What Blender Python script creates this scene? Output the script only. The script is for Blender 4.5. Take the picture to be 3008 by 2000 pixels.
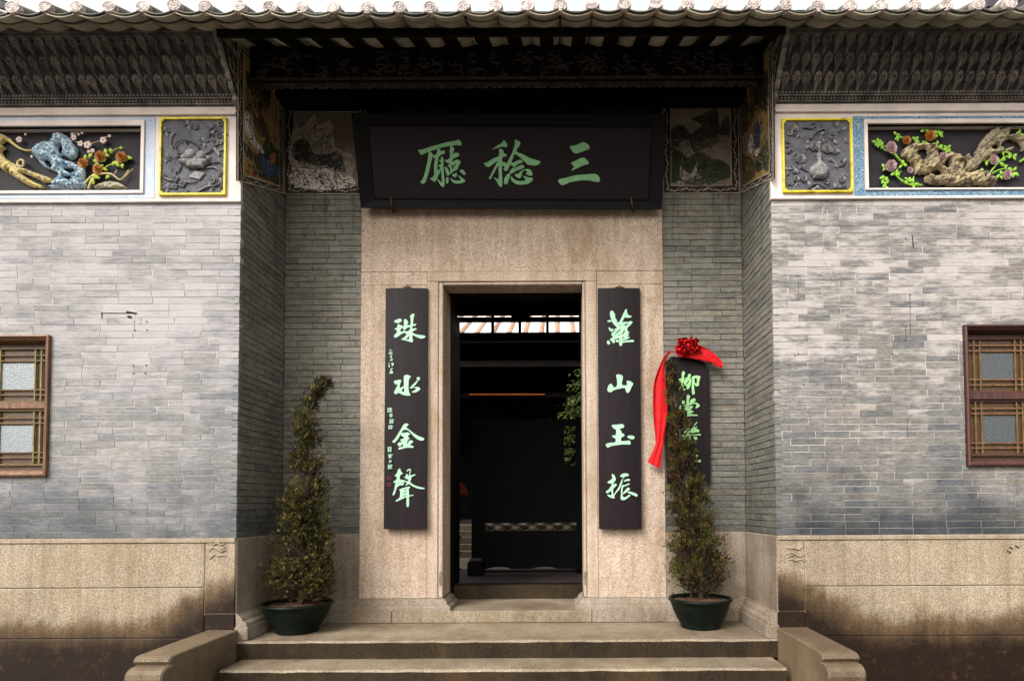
import bpy, math, random
import numpy as np
from mathutils import Vector, Matrix

for _o in list(bpy.data.objects):
    bpy.data.objects.remove(_o)
scene = bpy.context.scene
COL = scene.collection
rnd = random.Random(7)
R = math.radians

# ------------------------------------------------------------------ camera
IW, IH = 3008.0, 2000.0            # measuring grid of the layout
FPX = 1703.0                       # focal length in that grid
EYE = 1.56                         # camera height over the courtyard paving
PITCH, ROLL = 1.9, -0.27
PPX, PPY = 1644.0, 1427.0
cam_data = bpy.data.cameras.new('camera')
cam = bpy.data.objects.new('camera', cam_data)
COL.objects.link(cam)
cam_data.sensor_width = 36.0
cam_data.sensor_fit = 'HORIZONTAL'
cam_data.lens = FPX / IW * 36.0
cam_data.shift_x = (IW / 2 - PPX) / IW
cam_data.shift_y = (PPY - IH / 2) / IW
cam_data.clip_start = 0.05
cam_data.clip_end = 500
CAMROT = (Matrix.Rotation(R(90 + PITCH), 3, 'X') @ Matrix.Rotation(R(ROLL), 3, 'Z'))
cam.matrix_world = Matrix.Translation((0, 0, EYE)) @ CAMROT.to_4x4()
scene.camera = cam

# ------------------------------------------------------------------ sky, sun, exposure
SUN_EL, SUN_AZ = 42.0, -36.0       # azimuth measured from straight behind the camera, minus = from the left
world = bpy.data.worlds.new('World')
scene.world = world
world.use_nodes = True
wn = world.node_tree
for n in list(wn.nodes):
    wn.nodes.remove(n)
sky = wn.nodes.new('ShaderNodeTexSky')
sky.sky_type = 'NISHITA'
sky.sun_disc = False
sky.sun_elevation = R(SUN_EL)
sky.sun_rotation = R(180 - SUN_AZ)
sky.air_density = 4.0
sky.dust_density = 5.0
sky.ozone_density = 1.0
hsv = wn.nodes.new('ShaderNodeHueSaturation')
hsv.inputs['Saturation'].default_value = 0.22
bg = wn.nodes.new('ShaderNodeBackground')
bg.inputs['Strength'].default_value = 0.15
out = wn.nodes.new('ShaderNodeOutputWorld')
wn.links.new(sky.outputs['Color'], hsv.inputs['Color'])
wn.links.new(hsv.outputs['Color'], bg.inputs['Color'])
wn.links.new(bg.outputs['Background'], out.inputs['Surface'])

sun_data = bpy.data.lights.new('sun', 'SUN')
sun_data.energy = 1.15
sun_data.angle = R(22)
sun_data.color = (1.0, 0.97, 0.93)
sun = bpy.data.objects.new('sun', sun_data)
COL.objects.link(sun)
_d = Vector((math.sin(R(-SUN_AZ)) * math.cos(R(SUN_EL)), math.cos(R(SUN_AZ)) * math.cos(R(SUN_EL)), -math.sin(R(SUN_EL))))
sun.rotation_euler = _d.to_track_quat('-Z', 'Y').to_euler()
sun.location = (-3, -6, 8)

vs = scene.view_settings
vs.view_transform = 'Standard'
vs.look = 'None'
vs.gamma = 1.0
vs.use_curve_mapping = False
vs.exposure = 1.22
scene.render.engine = 'CYCLES'

# ------------------------------------------------------------------ layout helpers
def ray(px, py):
    d = Vector(((px - PPX) / FPX, (PPY - py) / FPX, -1.0))
    return CAMROT @ d

def P(px, py, Y):
    """point of the place seen at (px, py) of the measuring grid, on the vertical plane y = Y"""
    d = ray(px, py)
    t = Y / d.y
    return Vector((d.x * t, Y, EYE + d.z * t))

def PX(px, py, X):
    """the same on the vertical plane x = X"""
    d = ray(px, py)
    t = X / d.x
    return Vector((X, d.y * t, EYE + d.z * t))

def PZ(px, py, Z):
    d = ray(px, py)
    t = (Z - EYE) / d.z
    return Vector((d.x * t, d.y * t, Z))

def PPL(px, py, p0, n):
    d = ray(px, py)
    o = Vector((0, 0, EYE))
    t = (p0 - o).dot(n) / d.dot(n)
    return o + d * t

# ------------------------------------------------------------------ object helpers
WLOC = {}

def link(o, parent=None, wloc=None):
    COL.objects.link(o)
    wloc = Vector(wloc) if wloc is not None else Vector((0, 0, 0))
    o.location = wloc
    WLOC[o.name] = wloc
    if parent is not None:
        o.parent = parent
        o.matrix_parent_inverse = Matrix.Translation(-WLOC[parent.name])
    return o

def tag(o, label=None, cat=None, group=None, kind=None):
    if label: o['label'] = label
    if cat: o['category'] = cat
    if group: o['group'] = group
    if kind: o['kind'] = kind
    return o

def thing(name, loc, label, cat, group=None):
    o = bpy.data.objects.new(name, None)
    o.empty_display_size = 0.1
    link(o, None, loc)
    return tag(o, label, cat, group)

def mesh_data(name, verts, faces, mat, smooth=False):
    me = bpy.data.meshes.new(name)
    me.from_pydata([tuple(v) for v in verts], [], faces)
    if mat is not None:
        me.materials.append(mat)
    if smooth:
        me.polygons.foreach_set('use_smooth', [True] * len(me.polygons))
    me.update()
    return me

def obj(name, verts, faces, mat, parent=None, smooth=False, kind=None):
    vs_ = [Vector(v) for v in verts]
    lo = Vector((min(v.x for v in vs_), min(v.y for v in vs_), min(v.z for v in vs_)))
    hi = Vector((max(v.x for v in vs_), max(v.y for v in vs_), max(v.z for v in vs_)))
    c = (lo + hi) / 2
    if parent is None:
        c.z = lo.z
    me = mesh_data(name, [v - c for v in vs_], faces, mat, smooth)
    o = bpy.data.objects.new(name, me)
    link(o, parent, c)
    if kind: o['kind'] = kind
    return o

def inst(name, me, loc, parent, rot=None, scale=None):
    o = bpy.data.objects.new(name, me)
    link(o, parent, loc)
    if rot is not None: o.rotation_euler = rot
    if scale is not None: o.scale = scale
    return o

class MB:
    def __init__(self):
        self.v = []; self.f = []
    def add(self, v, f):
        k = len(self.v)
        self.v += [Vector(a) for a in v]
        self.f += [tuple(i + k for i in q) for q in f]
        return self
    def box(self, x0, x1, y0, y1, z0, z1, b=0.0):
        """box; with b > 0 its edges are chamfered"""
        if b <= 0:
            v = [(x, y, z) for z in (z0, z1) for y in (y0, y1) for x in (x0, x1)]
            f = [(0, 2, 3, 1), (4, 5, 7, 6), (0, 1, 5, 4), (2, 6, 7, 3), (0, 4, 6, 2), (1, 3, 7, 5)]
            return self.add(v, f)
        xs, ys, zs = (x0, x1), (y0, y1), (z0, z1)
        v = []; idx = {}
        for i in (0, 1):
            for j in (0, 1):
                for k in (0, 1):
                    sx, sy, sz = (1, -1)[i], (1, -1)[j], (1, -1)[k]
                    for a in range(3):
                        p = [xs[i] + sx * b, ys[j] + sy * b, zs[k] + sz * b]
                        p[a] = (xs[i], ys[j], zs[k])[a]
                        idx[(i, j, k, a)] = len(v); v.append(p)
        f = []
        for i in (0, 1):
            q = [idx[(i, 0, 0, 0)], idx[(i, 1, 0, 0)], idx[(i, 1, 1, 0)], idx[(i, 0, 1, 0)]]
            f.append(q if i else q[::-1])
            q = [idx[(0, i, 0, 1)], idx[(0, i, 1, 1)], idx[(1, i, 1, 1)], idx[(1, i, 0, 1)]]
            f.append(q if i else q[::-1])
            q = [idx[(0, 0, i, 2)], idx[(1, 0, i, 2)], idx[(1, 1, i, 2)], idx[(0, 1, i, 2)]]
            f.append(q if i else q[::-1])
        for i in (0, 1):
            for j in (0, 1):
                f.append([idx[(i, j, 0, 0)], idx[(i, j, 0, 1)], idx[(i, j, 1, 1)], idx[(i, j, 1, 0)]])
                f.append([idx[(i, 0, j, 0)], idx[(i, 0, j, 2)], idx[(i, 1, j, 2)], idx[(i, 1, j, 0)]])
                f.append([idx[(0, i, j, 1)], idx[(0, i, j, 2)], idx[(1, i, j, 2)], idx[(1, i, j, 1)]])
                for k in (0, 1):
                    f.append([idx[(i, j, k, 0)], idx[(i, j, k, 1)], idx[(i, j, k, 2)]])
        # make the outside consistent
        c = Vector(((x0 + x1) / 2, (y0 + y1) / 2, (z0 + z1) / 2))
        V = [Vector(p) for p in v]
        ff = []
        for q in f:
            n = (V[q[1]] - V[q[0]]).cross(V[q[2]] - V[q[0]])
            m = sum((V[a] for a in q), Vector()) / len(q) - c
            ff.append(tuple(q) if n.dot(m) > 0 else tuple(q[::-1]))
        return self.add(v, ff)
    def extrude(self, poly, vec):
        """poly: closed list of 3-D points, pushed along vec"""
        n = len(poly); vec = Vector(vec)
        a = [Vector(p) for p in poly]; b = [p + vec for p in a]
        nm = Vector()
        for i in range(n):
            nm += a[i].cross(a[(i + 1) % n])
        f = [tuple(range(n)), tuple(range(2 * n - 1, n - 1, -1))]
        f += [(i, i + n, (i + 1) % n + n, (i + 1) % n) for i in range(n)]
        if nm.dot(vec) > 0:
            f = [q[::-1] for q in f]
        return self.add(a + b, f)
    def tube(self, path, rad, n=6, cap=True):
        path = [Vector(p) for p in path]
        if not hasattr(rad, '__len__'): rad = [rad] * len(path)
        k = len(self.v); m = len(path)
        up = Vector((0, 0, 1)); prev = None
        for i, p in enumerate(path):
            t = (path[min(i + 1, m - 1)] - path[max(i - 1, 0)])
            t = t.normalized() if t.length > 1e-9 else Vector((0, 1, 0))
            if prev is None:
                a = t.cross(up)
                if a.length < 0.1: a = t.cross(Vector((1, 0, 0)))
            else:
                a = prev - t * prev.dot(t)
            a.normalize(); prev = a
            b = t.cross(a)
            for j in range(n):
                q = 2 * math.pi * j / n
                self.v.append(p + (a * math.cos(q) + b * math.sin(q)) * rad[i])
        for i in range(m - 1):
            for j in range(n):
                self.f.append((k + i * n + j, k + i * n + (j + 1) % n, k + (i + 1) * n + (j + 1) % n, k + (i + 1) * n + j))
        if cap:
            self.f.append(tuple(k + j for j in range(n))[::-1])
            self.f.append(tuple(k + (m - 1) * n + j for j in range(n)))
        return self
    def lathe(self, prof, c, n=28, sx=1.0, sy=1.0):
        """prof: (r, z) from bottom to top round the vertical through c"""
        k = len(self.v)
        for r, z in prof:
            for j in range(n):
                a = 2 * math.pi * j / n
                self.v.append(Vector((c[0] + r * sx * math.cos(a), c[1] + r * sy * math.sin(a), c[2] + z)))
        for i in range(len(prof) - 1):
            for j in range(n):
                self.f.append((k + i * n + j, k + i * n + (j + 1) % n, k + (i + 1) * n + (j + 1) % n, k + (i + 1) * n + j))
        return self
    def ball(self, c, r, n=8, m=6, sy=1.0, sx=1.0, sz=1.0):
        k = len(self.v); c = Vector(c)
        for i in range(m + 1):
            t = math.pi * i / m
            for j in range(n):
                a = 2 * math.pi * j / n
                self.v.append(c + Vector((r * sx * math.sin(t) * math.cos(a), r * sy * math.sin(t) * math.sin(a), -r * sz * math.cos(t))))
        for i in range(m):
            for j in range(n):
                self.f.append((k + i * n + j, k + i * n + (j + 1) % n, k + (i + 1) * n + (j + 1) % n, k + (i + 1) * n + j))
        return self
    def build(self, name, mat, parent=None, smooth=False, kind=None):
        return obj(name, self.v, self.f, mat, parent, smooth, kind)

def bx(name, x0, x1, y0, y1, z0, z1, mat, parent=None, b=0.0):
    return MB().box(x0, x1, y0, y1, z0, z1, b).build(name, mat, parent)

def smooth_poly(pts, k=3, closed=True):
    """Catmull-Rom through the points"""
    n = len(pts); res = []
    rng = range(n) if closed else range(n - 1)
    for i in rng:
        if closed:
            p0, p1, p2, p3 = pts[i - 1], pts[i], pts[(i + 1) % n], pts[(i + 2) % n]
        else:
            p0, p1, p2, p3 = pts[max(i - 1, 0)], pts[i], pts[i + 1], pts[min(i + 2, n - 1)]
        for j in range(k):
            t = j / k
            res.append(tuple(0.5 * (2 * p1[c] + (p2[c] - p0[c]) * t + (2 * p0[c] - 5 * p1[c] + 4 * p2[c] - p3[c]) * t * t
                       + (3 * p1[c] - p0[c] - 3 * p2[c] + p3[c]) * t ** 3) for c in range(len(p1))))
    if not closed:
        res.append(tuple(pts[-1]))
    return res

def flat_shape(contours, depth):
    """triangulated plate of 2-D contours (outer + holes, even-odd) -> verts (x, y, z), faces"""
    cu = bpy.data.curves.new('tmp', 'CURVE')
    cu.dimensions = '2D'
    cu.fill_mode = 'BOTH'
    cu.extrude = depth / 2
    for c in contours:
        sp = cu.splines.new('POLY')
        sp.points.add(len(c) - 1)
        for i, p in enumerate(c):
            sp.points[i].co = (p[0], p[1], 0, 1)
        sp.use_cyclic_u = True
    o = bpy.data.objects.new('tmp', cu)
    me = bpy.data.meshes.new_from_object(o)
    v = [tuple(a.co) for a in me.vertices]
    f = [tuple(p.vertices) for p in me.polygons]
    bpy.data.objects.remove(o); bpy.data.curves.remove(cu); bpy.data.meshes.remove(me)
    return v, f
# ------------------------------------------------------------------ materials
MATS = {}


def nodes_of(name):
    m = bpy.data.materials.new(name)
    m.use_nodes = True
    nt = m.node_tree
    b = nt.nodes.get('Principled BSDF')
    MATS[name] = m
    return m, nt, b

class NT:
    """small wrapper to wire nodes"""
    def __init__(self, nt): self.nt = nt
    def n(self, t, **kw):
        nd = self.nt.nodes.new(t)
        for k, v in kw.items(): setattr(nd, k, v)
        return nd
    def l(self, a, b): self.nt.links.new(a, b)
    def pos(self, scale=(1, 1, 1), off=(0, 0, 0)):
        g = self.n('ShaderNodeNewGeometry')
        mp = self.n('ShaderNodeMapping')
        mp.inputs['Scale'].default_value = scale
        mp.inputs['Location'].default_value = off
        self.l(g.outputs['Position'], mp.inputs['Vector'])
        return mp.outputs['Vector']
    def noise(self, vec, scale, detail=4, rough=0.55, dist=0.0):
        t = self.n('ShaderNodeTexNoise')
        t.inputs['Scale'].default_value = scale
        t.inputs['Detail'].default_value = detail
        t.inputs['Roughness'].default_value = rough
        t.inputs['Distortion'].default_value = dist
        self.l(vec, t.inputs['Vector'])
        return t.outputs['Fac']
    def voro(self, vec, scale, feature='F1'):
        t = self.n('ShaderNodeTexVoronoi', feature=feature)
        t.inputs['Scale'].default_value = scale
        self.l(vec, t.inputs['Vector'])
        return t.outputs['Distance']
    def ramp(self, fac, stops, interp='LINEAR'):
        r = self.n('ShaderNodeValToRGB')
        r.color_ramp.interpolation = interp
        el = r.color_ramp.elements
        while len(el) < len(stops): el.new(0.5)
        for e, (p, c) in zip(el, stops):
            e.position = p
            e.color = (c[0], c[1], c[2], 1) if hasattr(c, '__len__') else (c, c, c, 1)
        self.l(fac, r.inputs['Fac'])
        return r.outputs['Color']
    def mix(self, a, b, fac, mode='MIX'):
        m = self.n('ShaderNodeMix', data_type='RGBA', blend_type=mode)
        for s, v in ((m.inputs[0], fac), (m.inputs[6], a), (m.inputs[7], b)):
            if hasattr(v, 'links') or hasattr(v, 'is_linked'): self.l(v, s)
            elif hasattr(v, '__len__'): s.default_value = (v[0], v[1], v[2], 1)
            else: s.default_value = v
        return m.outputs[2]
    def math(self, op, a, b=0.0, c=None, clamp=False):
        m = self.n('ShaderNodeMath', operation=op, use_clamp=clamp)
        for i, v in enumerate((a, b) if c is None else (a, b, c)):
            if hasattr(v, 'is_linked'): self.l(v, m.inputs[i])
            else: m.inputs[i].default_value = v
        return m.outputs[0]
    def remap(self, v, a, b, c=0.0, d=1.0, smooth=False):
        m = self.n('ShaderNodeMapRange')
        if smooth: m.interpolation_type = 'SMOOTHSTEP'
        self.l(v, m.inputs['Value'])
        for k, x in (('From Min', a), ('From Max', b), ('To Min', c), ('To Max', d)):
            m.inputs[k].default_value = x
        return m.outputs['Result']
    def xyz(self):
        g = self.n('ShaderNodeNewGeometry')
        s = self.n('ShaderNodeSeparateXYZ')
        self.l(g.outputs['Position'], s.inputs[0])
        return s.outputs
    def rand(self):
        return self.n('ShaderNodeObjectInfo').outputs['Random']
    def bump(self, h, strength, dist, bsdf, normal=None):
        b = self.n('ShaderNodeBump')
        b.inputs['Strength'].default_value = strength
        b.inputs['Distance'].default_value = dist
        self.l(h, b.inputs['Height'])
        self.l(b.outputs['Normal'], bsdf.inputs['Normal'])

def simple(name, c1, c2=None, scale=6.0, rough=0.7, bump=0.0, bscale=None, spec=0.4, stretch=(1, 1, 1), rnd_amt=0.0, detail=5,
           lo=0.35, hi=0.65, metal=0.0, coat=0.0):
    m, nt, b = nodes_of(name)
    w = NT(nt)
    v = w.pos(stretch)
    if c2 is None: c2 = tuple(x * 0.75 for x in c1)
    f = w.noise(v, scale, detail)
    col = w.ramp(f, [(lo, c2), (hi, c1)])
    if rnd_amt:
        g = w.remap(w.rand(), 0, 1, 1 - rnd_amt, 1 + rnd_amt)
        hs = w.n('ShaderNodeHueSaturation')
        w.l(col, hs.inputs['Color']); w.l(g, hs.inputs['Value'])
        col = hs.outputs['Color']
    w.l(col, b.inputs['Base Color'])
    b.inputs['Roughness'].default_value = rough
    b.inputs['Specular IOR Level'].default_value = spec
    b.inputs['Metallic'].default_value = metal
    b.inputs['Coat Weight'].default_value = coat
    if bump:
        w.bump(w.noise(v, bscale or scale * 6, 4), bump, 0.01, b)
    return m

def brick_material(name, tones, bloom_col, bloom, bloom_rng, damp, speck=0.5, streak=None, soot=0.12, mottle=0.8):
    """fired grey brick: every brick its own tone, lime bloom in level streaks, soot specks, damp foot"""
    m, nt, b = nodes_of(name)
    w = NT(nt)
    r = w.rand()
    n = len(tones)
    base = w.ramp(r, [((i + 0.5) / n, t) for i, t in enumerate(tones)])
    v = w.pos()
    # grain inside a brick
    fine = w.noise(w.pos((1, 1, 2.6)), 26, 5, 0.62)
    base = w.mix(base, w.ramp(fine, [(0.3, 0.5), (0.72, 1.32)]), 0.8, 'MULTIPLY')
    mot = w.noise(w.pos((0.55, 0.55, 1.5)), 15, 7, 0.72)
    base = w.mix(base, w.ramp(mot, [(0.36, 0.66), (0.64, 1.3)]), mottle, 'MULTIPLY')
    big = w.noise(v, 1.3, 4, 0.6)
    base = w.mix(base, w.ramp(big, [(0.3, (0.90, 0.93, 0.96)), (0.7, (1.12, 1.06, 0.98))]), 0.7, 'MULTIPLY')
    # lime bloom
    bl = w.math('MULTIPLY', w.noise(w.pos((0.8, 0.8, 1.0)), 1.5, 7, 0.66), 0.62)
    bl = w.math('ADD', bl, w.math('MULTIPLY', w.noise(w.pos((1, 1, 4.5)), 7.5, 6, 0.7), 0.48))
    z = w.xyz()[2]
    bl = w.math('ADD', bl, w.remap(z, 1.5, 3.3, -0.12, 0.06))  # bloom thins downwards, partly painting the wall's light falloff
    bl = w.math('ADD', bl, w.remap(w.math('FRACT', w.math('MULTIPLY', r, 7.13)), 0, 1, -0.06, 0.06))
    bf = w.remap(bl, bloom_rng[0], bloom_rng[1], 0.0, bloom, True)
    base = w.mix(base, bloom_col, bf)
    # soot flecks and chips
    sp = w.noise(w.pos((1, 1, 1.6)), 48, 3, 0.5)
    base = w.mix(base, (0.045, 0.045, 0.045), w.remap(sp, 0.66, 0.74, 0, speck))
    so = w.noise(w.pos((1.5, 1.5, 3.2)), 5.0, 6, 0.72)
    base = w.mix(base, (0.035, 0.034, 0.030), w.remap(so, 0.60, 0.72, 0, soot, True))
    # rising damp; its darkening also paints in the dimmer light low down
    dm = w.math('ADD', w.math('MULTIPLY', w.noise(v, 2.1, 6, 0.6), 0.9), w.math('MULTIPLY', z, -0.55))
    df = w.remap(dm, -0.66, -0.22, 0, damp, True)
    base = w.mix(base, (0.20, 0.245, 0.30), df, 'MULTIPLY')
    if streak:
        # dark weathering run-down under the frieze
        st = w.noise(w.pos((7, 7, 0.55)), 1.6, 4, 0.6)
        sf = w.math('MULTIPLY', w.remap(st, 0.5, 0.68, 0, 1, True), w.remap(z, streak[0], streak[1], 0, streak[2], True))
        base = w.mix(base, (0.06, 0.065, 0.06), sf)
    w.l(base, b.inputs['Base Color'])
    b.inputs['Roughness'].default_value = 0.82
    b.inputs['Specular IOR Level'].default_value = 0.3
    w.bump(w.noise(w.pos((1, 1, 1.4)), 60, 5, 0.6), 0.35, 0.004, b)
    return m

def granite_material(name, c_light, c_dark, speck=0.5, damp=None, rust=0.0, rough=0.75, wet_tread=False, spec=0.2):
    """coarse warm granite with mica flecks; damp = (level, wobble, corner X, corner X2)"""
    m, nt, b = nodes_of(name)
    w = NT(nt)
    v = w.pos()
    big = w.noise(v, 1.6, 6, 0.62)
    col = w.ramp(big, [(0.3, c_dark), (0.68, c_light)])
    g1 = w.noise(v, 88, 4, 0.85)
    col = w.mix(col, w.ramp(g1, [(0.36, 0.42), (0.5, 1.0), (0.64, 1.45)]), 1.0, 'MULTIPLY')
    st_ = w.noise(w.pos((7, 7, 0.5)), 1.7, 5, 0.65)
    col = w.mix(col, w.ramp(st_, [(0.36, (0.80, 0.76, 0.70)), (0.58, (1.06, 1.06, 1.06))]), 0.8, 'MULTIPLY')
    fl = w.noise(v, 115, 2, 0.6)
    col = w.mix(col, (0.05, 0.045, 0.04), w.remap(fl, 0.58, 0.68, 0, speck))
    col = w.mix(col, (0.20, 0.12, 0.05), w.math('MULTIPLY', w.remap(w.noise(w.pos((1, 1, 0.7)), 2.3, 7, 0.7, 0.6), 0.5, 0.72, 0, 1, True), rust))
    if damp:
        level, wob, xa, xb = damp
        o = w.xyz()
        da = w.math('ABSOLUTE', w.math('SUBTRACT', o[0], xa))
        db = w.math('ABSOLUTE', w.math('SUBTRACT', o[0], xb))
        dd = w.math('MINIMUM', da, db)
        up = w.remap(dd, 0.05, 0.75, 0.36, 0.0)
        lv = w.math('ADD', w.math('ADD', up, level), w.math('MULTIPLY', w.math('SUBTRACT', w.noise(v, 2.6, 9, 0.72), 0.5), wob))
        lv = w.math('ADD', lv, w.math('MULTIPLY', w.math('SUBTRACT', w.noise(w.pos((9, 9, 0.6)), 1.6, 5, 0.7), 0.5), 0.14))
        df = w.remap(w.math('SUBTRACT', lv, o[2]), -0.05, 0.12, 0, 1, True)
        deep = w.remap(w.math('SUBTRACT', lv, o[2]), 0.06, 0.30, 0, 1, True)
        patch = w.remap(w.noise(w.pos((1, 1, 0.8), (3, 1, 2)), 2.4, 8, 0.7), 0.50, 0.68, 0, 0.6, True)
        patch = w.math('MULTIPLY', patch, w.remap(o[2], 0.5, 1.0, 1, 0))
        df = w.math('MAXIMUM', df, patch)
        wet = w.mix(col, (0.34, 0.27, 0.19), df, 'MULTIPLY')
        wet = w.mix(wet, (0.11, 0.075, 0.05), deep, 'MULTIPLY')
        col = wet
        ru = w.math('MULTIPLY', df, w.remap(w.noise(v, 14, 6, 0.7), 0.56, 0.7, 0, 0.35))
        col = w.mix(col, (0.13, 0.055, 0.02), ru)
        w.l(w.remap(df, 0, 1, rough, 0.5), b.inputs['Roughness'])
    else:
        b.inputs['Roughness'].default_value = rough
    if wet_tread:
        pz = w.remap(w.noise(v, 1.7, 7, 0.65), 0.45, 0.62, 0, 0.5, True)
        col = w.mix(col, (0.5, 0.42, 0.33), pz, 'MULTIPLY')
    w.l(col, b.inputs['Base Color'])
    b.inputs['Specular IOR Level'].default_value = spec
    w.bump(g1, 0.7, 0.008, b)
    return m

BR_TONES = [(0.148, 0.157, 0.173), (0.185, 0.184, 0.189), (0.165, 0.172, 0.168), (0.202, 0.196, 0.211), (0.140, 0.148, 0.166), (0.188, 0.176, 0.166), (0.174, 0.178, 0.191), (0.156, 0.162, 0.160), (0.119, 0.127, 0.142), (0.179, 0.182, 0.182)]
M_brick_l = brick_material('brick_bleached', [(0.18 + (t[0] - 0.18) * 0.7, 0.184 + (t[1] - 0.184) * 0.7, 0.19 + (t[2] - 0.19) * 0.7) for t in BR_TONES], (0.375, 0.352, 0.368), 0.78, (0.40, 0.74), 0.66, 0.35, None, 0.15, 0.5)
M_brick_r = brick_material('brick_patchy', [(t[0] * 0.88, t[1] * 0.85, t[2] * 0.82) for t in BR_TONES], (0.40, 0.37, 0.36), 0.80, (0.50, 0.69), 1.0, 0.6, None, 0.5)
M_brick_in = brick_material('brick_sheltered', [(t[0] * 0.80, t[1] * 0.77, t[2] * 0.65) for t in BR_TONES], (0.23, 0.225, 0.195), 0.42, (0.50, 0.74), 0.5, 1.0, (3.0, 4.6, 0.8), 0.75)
M_mortar = simple('mortar_lime', (0.52, 0.47, 0.44), (0.36, 0.335, 0.315), 5, 0.9)
def damp_mortar():
    nt = M_mortar.node_tree; w = NT(nt); b = nt.nodes.get('Principled BSDF')
    src = b.inputs['Base Color'].links[0].from_socket
    z = w.math('ADD', w.xyz()[2], w.math('MULTIPLY', w.noise(w.pos(), 2.1, 5), -0.8))
    w.l(w.mix(src, (0.5, 0.5, 0.5), w.remap(z, 1.0, 1.7, 1, 0, True), 'MULTIPLY'), b.inputs['Base Color'])
damp_mortar()
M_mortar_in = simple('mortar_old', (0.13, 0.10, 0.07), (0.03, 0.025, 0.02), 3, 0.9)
M_granite = granite_material('granite_plinth', (0.330, 0.274, 0.208), (0.235, 0.188, 0.138), 0.6, (0.66, 0.36, -2.70, 1.81), 0.35)
M_granite_door = granite_material('granite_door', (0.45, 0.362, 0.296), (0.345, 0.268, 0.208), 0.42, None, 0.5)
M_granite_base = granite_material('granite_base', (0.285, 0.243, 0.20), (0.165, 0.132, 0.10), 0.55, None, 0.35, 0.7, True)
M_granite_step = granite_material('granite_step', (0.30, 0.25, 0.185), (0.15, 0.118, 0.082), 0.8, None, 0.25, 0.45, True, 0.25)
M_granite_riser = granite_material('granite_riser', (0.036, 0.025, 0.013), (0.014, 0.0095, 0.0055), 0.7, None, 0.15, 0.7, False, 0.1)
M_cheek = granite_material('granite_cheek', (0.185, 0.140, 0.092), (0.075, 0.053, 0.034), 0.85, None, 0.3, 0.4, False, 0.25)
M_paving = granite_material('paving', (0.11, 0.095, 0.078), (0.06, 0.05, 0.04), 0.5, None, 0.1)
M_plaster = simple('white_plaster', (0.60, 0.53, 0.505), (0.44, 0.385, 0.36), 3.5, 0.75, 0.15, 30, lo=0.3, hi=0.6)
M_yellow = simple('yellow_paint', (0.60, 0.50, 0.015), (0.34, 0.25, 0.02), 14, 0.5, 0.2, 60, lo=0.34, hi=0.52, detail=8)
M_slate = simple('grey_relief', (0.090, 0.090, 0.108), (0.040, 0.040, 0.052), 14, 0.75, 0.6, 45)
M_slate_hi = simple('grey_relief_rubbed', (0.21, 0.205, 0.205), (0.10, 0.10, 0.11), 22, 0.7, 0.3, 60)
M_niche = simple('niche_ground', (0.016, 0.013, 0.019), (0.008, 0.007, 0.010), 8, 0.8)
M_cornice = simple('carved_grey_brick', (0.165, 0.145, 0.135), (0.062, 0.055, 0.054), 9, 0.8, 0.4, 60, rnd_amt=0.18)
M_cornice_lt = simple('carved_grey_edge', (0.19, 0.175, 0.165), (0.09, 0.083, 0.08), 12, 0.8, 0.3, 60)
M_tile = simple('roof_tile', (0.15, 0.138, 0.115), (0.07, 0.07, 0.058), 8, 0.75, 0.3, 40, rnd_amt=0.2)
M_pan = simple('pan_tile_lime', (0.30, 0.265, 0.205), (0.19, 0.17, 0.12), 7, 0.8, 0.2, 40, rnd_amt=0.18)
M_cap = simple('tile_end', (0.56, 0.49, 0.46), (0.20, 0.16, 0.155), 30, 0.7, 0.3, 60, rnd_amt=0.12)
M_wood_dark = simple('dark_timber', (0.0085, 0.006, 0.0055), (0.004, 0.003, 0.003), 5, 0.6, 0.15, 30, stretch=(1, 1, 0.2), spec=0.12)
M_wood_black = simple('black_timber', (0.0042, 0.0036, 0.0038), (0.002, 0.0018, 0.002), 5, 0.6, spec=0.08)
M_carve = simple('carved_timber', (0.062, 0.050, 0.048), (0.022, 0.018, 0.018), 14, 0.5, 0.2, 50, spec=0.2)
M_lacq = simple('aubergine_lacquer', (0.0095, 0.0044, 0.0072), (0.0042, 0.0022, 0.0034), 9, 0.5, 0.10, 60, spec=0.16, stretch=(5, 5, 0.35), detail=7)
M_lacq_blk = simple('black_lacquer', (0.0032, 0.0032, 0.0038), (0.002, 0.002, 0.0025), 3, 0.6, 0.05, 60, spec=0.12)
M_jade = simple('jade_paint', (0.20, 0.43, 0.20), (0.145, 0.34, 0.175), 30, 0.5)
M_mint = simple('mint_paint', (0.32, 0.52, 0.39), (0.25, 0.44, 0.32), 22, 0.45)
M_jade_lt = simple('light_jade_paint', (0.28, 0.53, 0.23), (0.21, 0.44, 0.185), 30, 0.5)
M_seal = simple('seal_red', (0.16, 0.012, 0.014), (0.09, 0.01, 0.012), 60, 0.6)
M_silk = simple('red_silk', (0.52, 0.006, 0.010), (0.36, 0.003, 0.006), 9, 0.65, 0.0, spec=0.2)
M_win = simple('window_timber', (0.20, 0.105, 0.052), (0.085, 0.038, 0.022), 7, 0.5, 0.25, 40, stretch=(6, 6, 0.8), detail=6)
M_win_dk = simple('window_timber_dark', (0.070, 0.024, 0.019), (0.028, 0.010, 0.010), 7, 0.5, 0.25, 40, stretch=(6, 6, 0.8), detail=6)
M_sash = simple('sash_timber', (0.13, 0.080, 0.026), (0.065, 0.034, 0.012), 12, 0.5)
M_sash_bar = simple('sash_bar', (0.19, 0.155, 0.032), (0.11, 0.075, 0.020), 16, 0.45)
M_pot = simple('green_glaze', (0.0045, 0.0090, 0.0058), (0.0020, 0.0040, 0.0028), 9, 0.4, 0.25, 18, spec=0.12)
M_soil = simple('soil', (0.075, 0.030, 0.013), (0.022, 0.011, 0.006), 30, 0.95, 0.8, 60)
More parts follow.
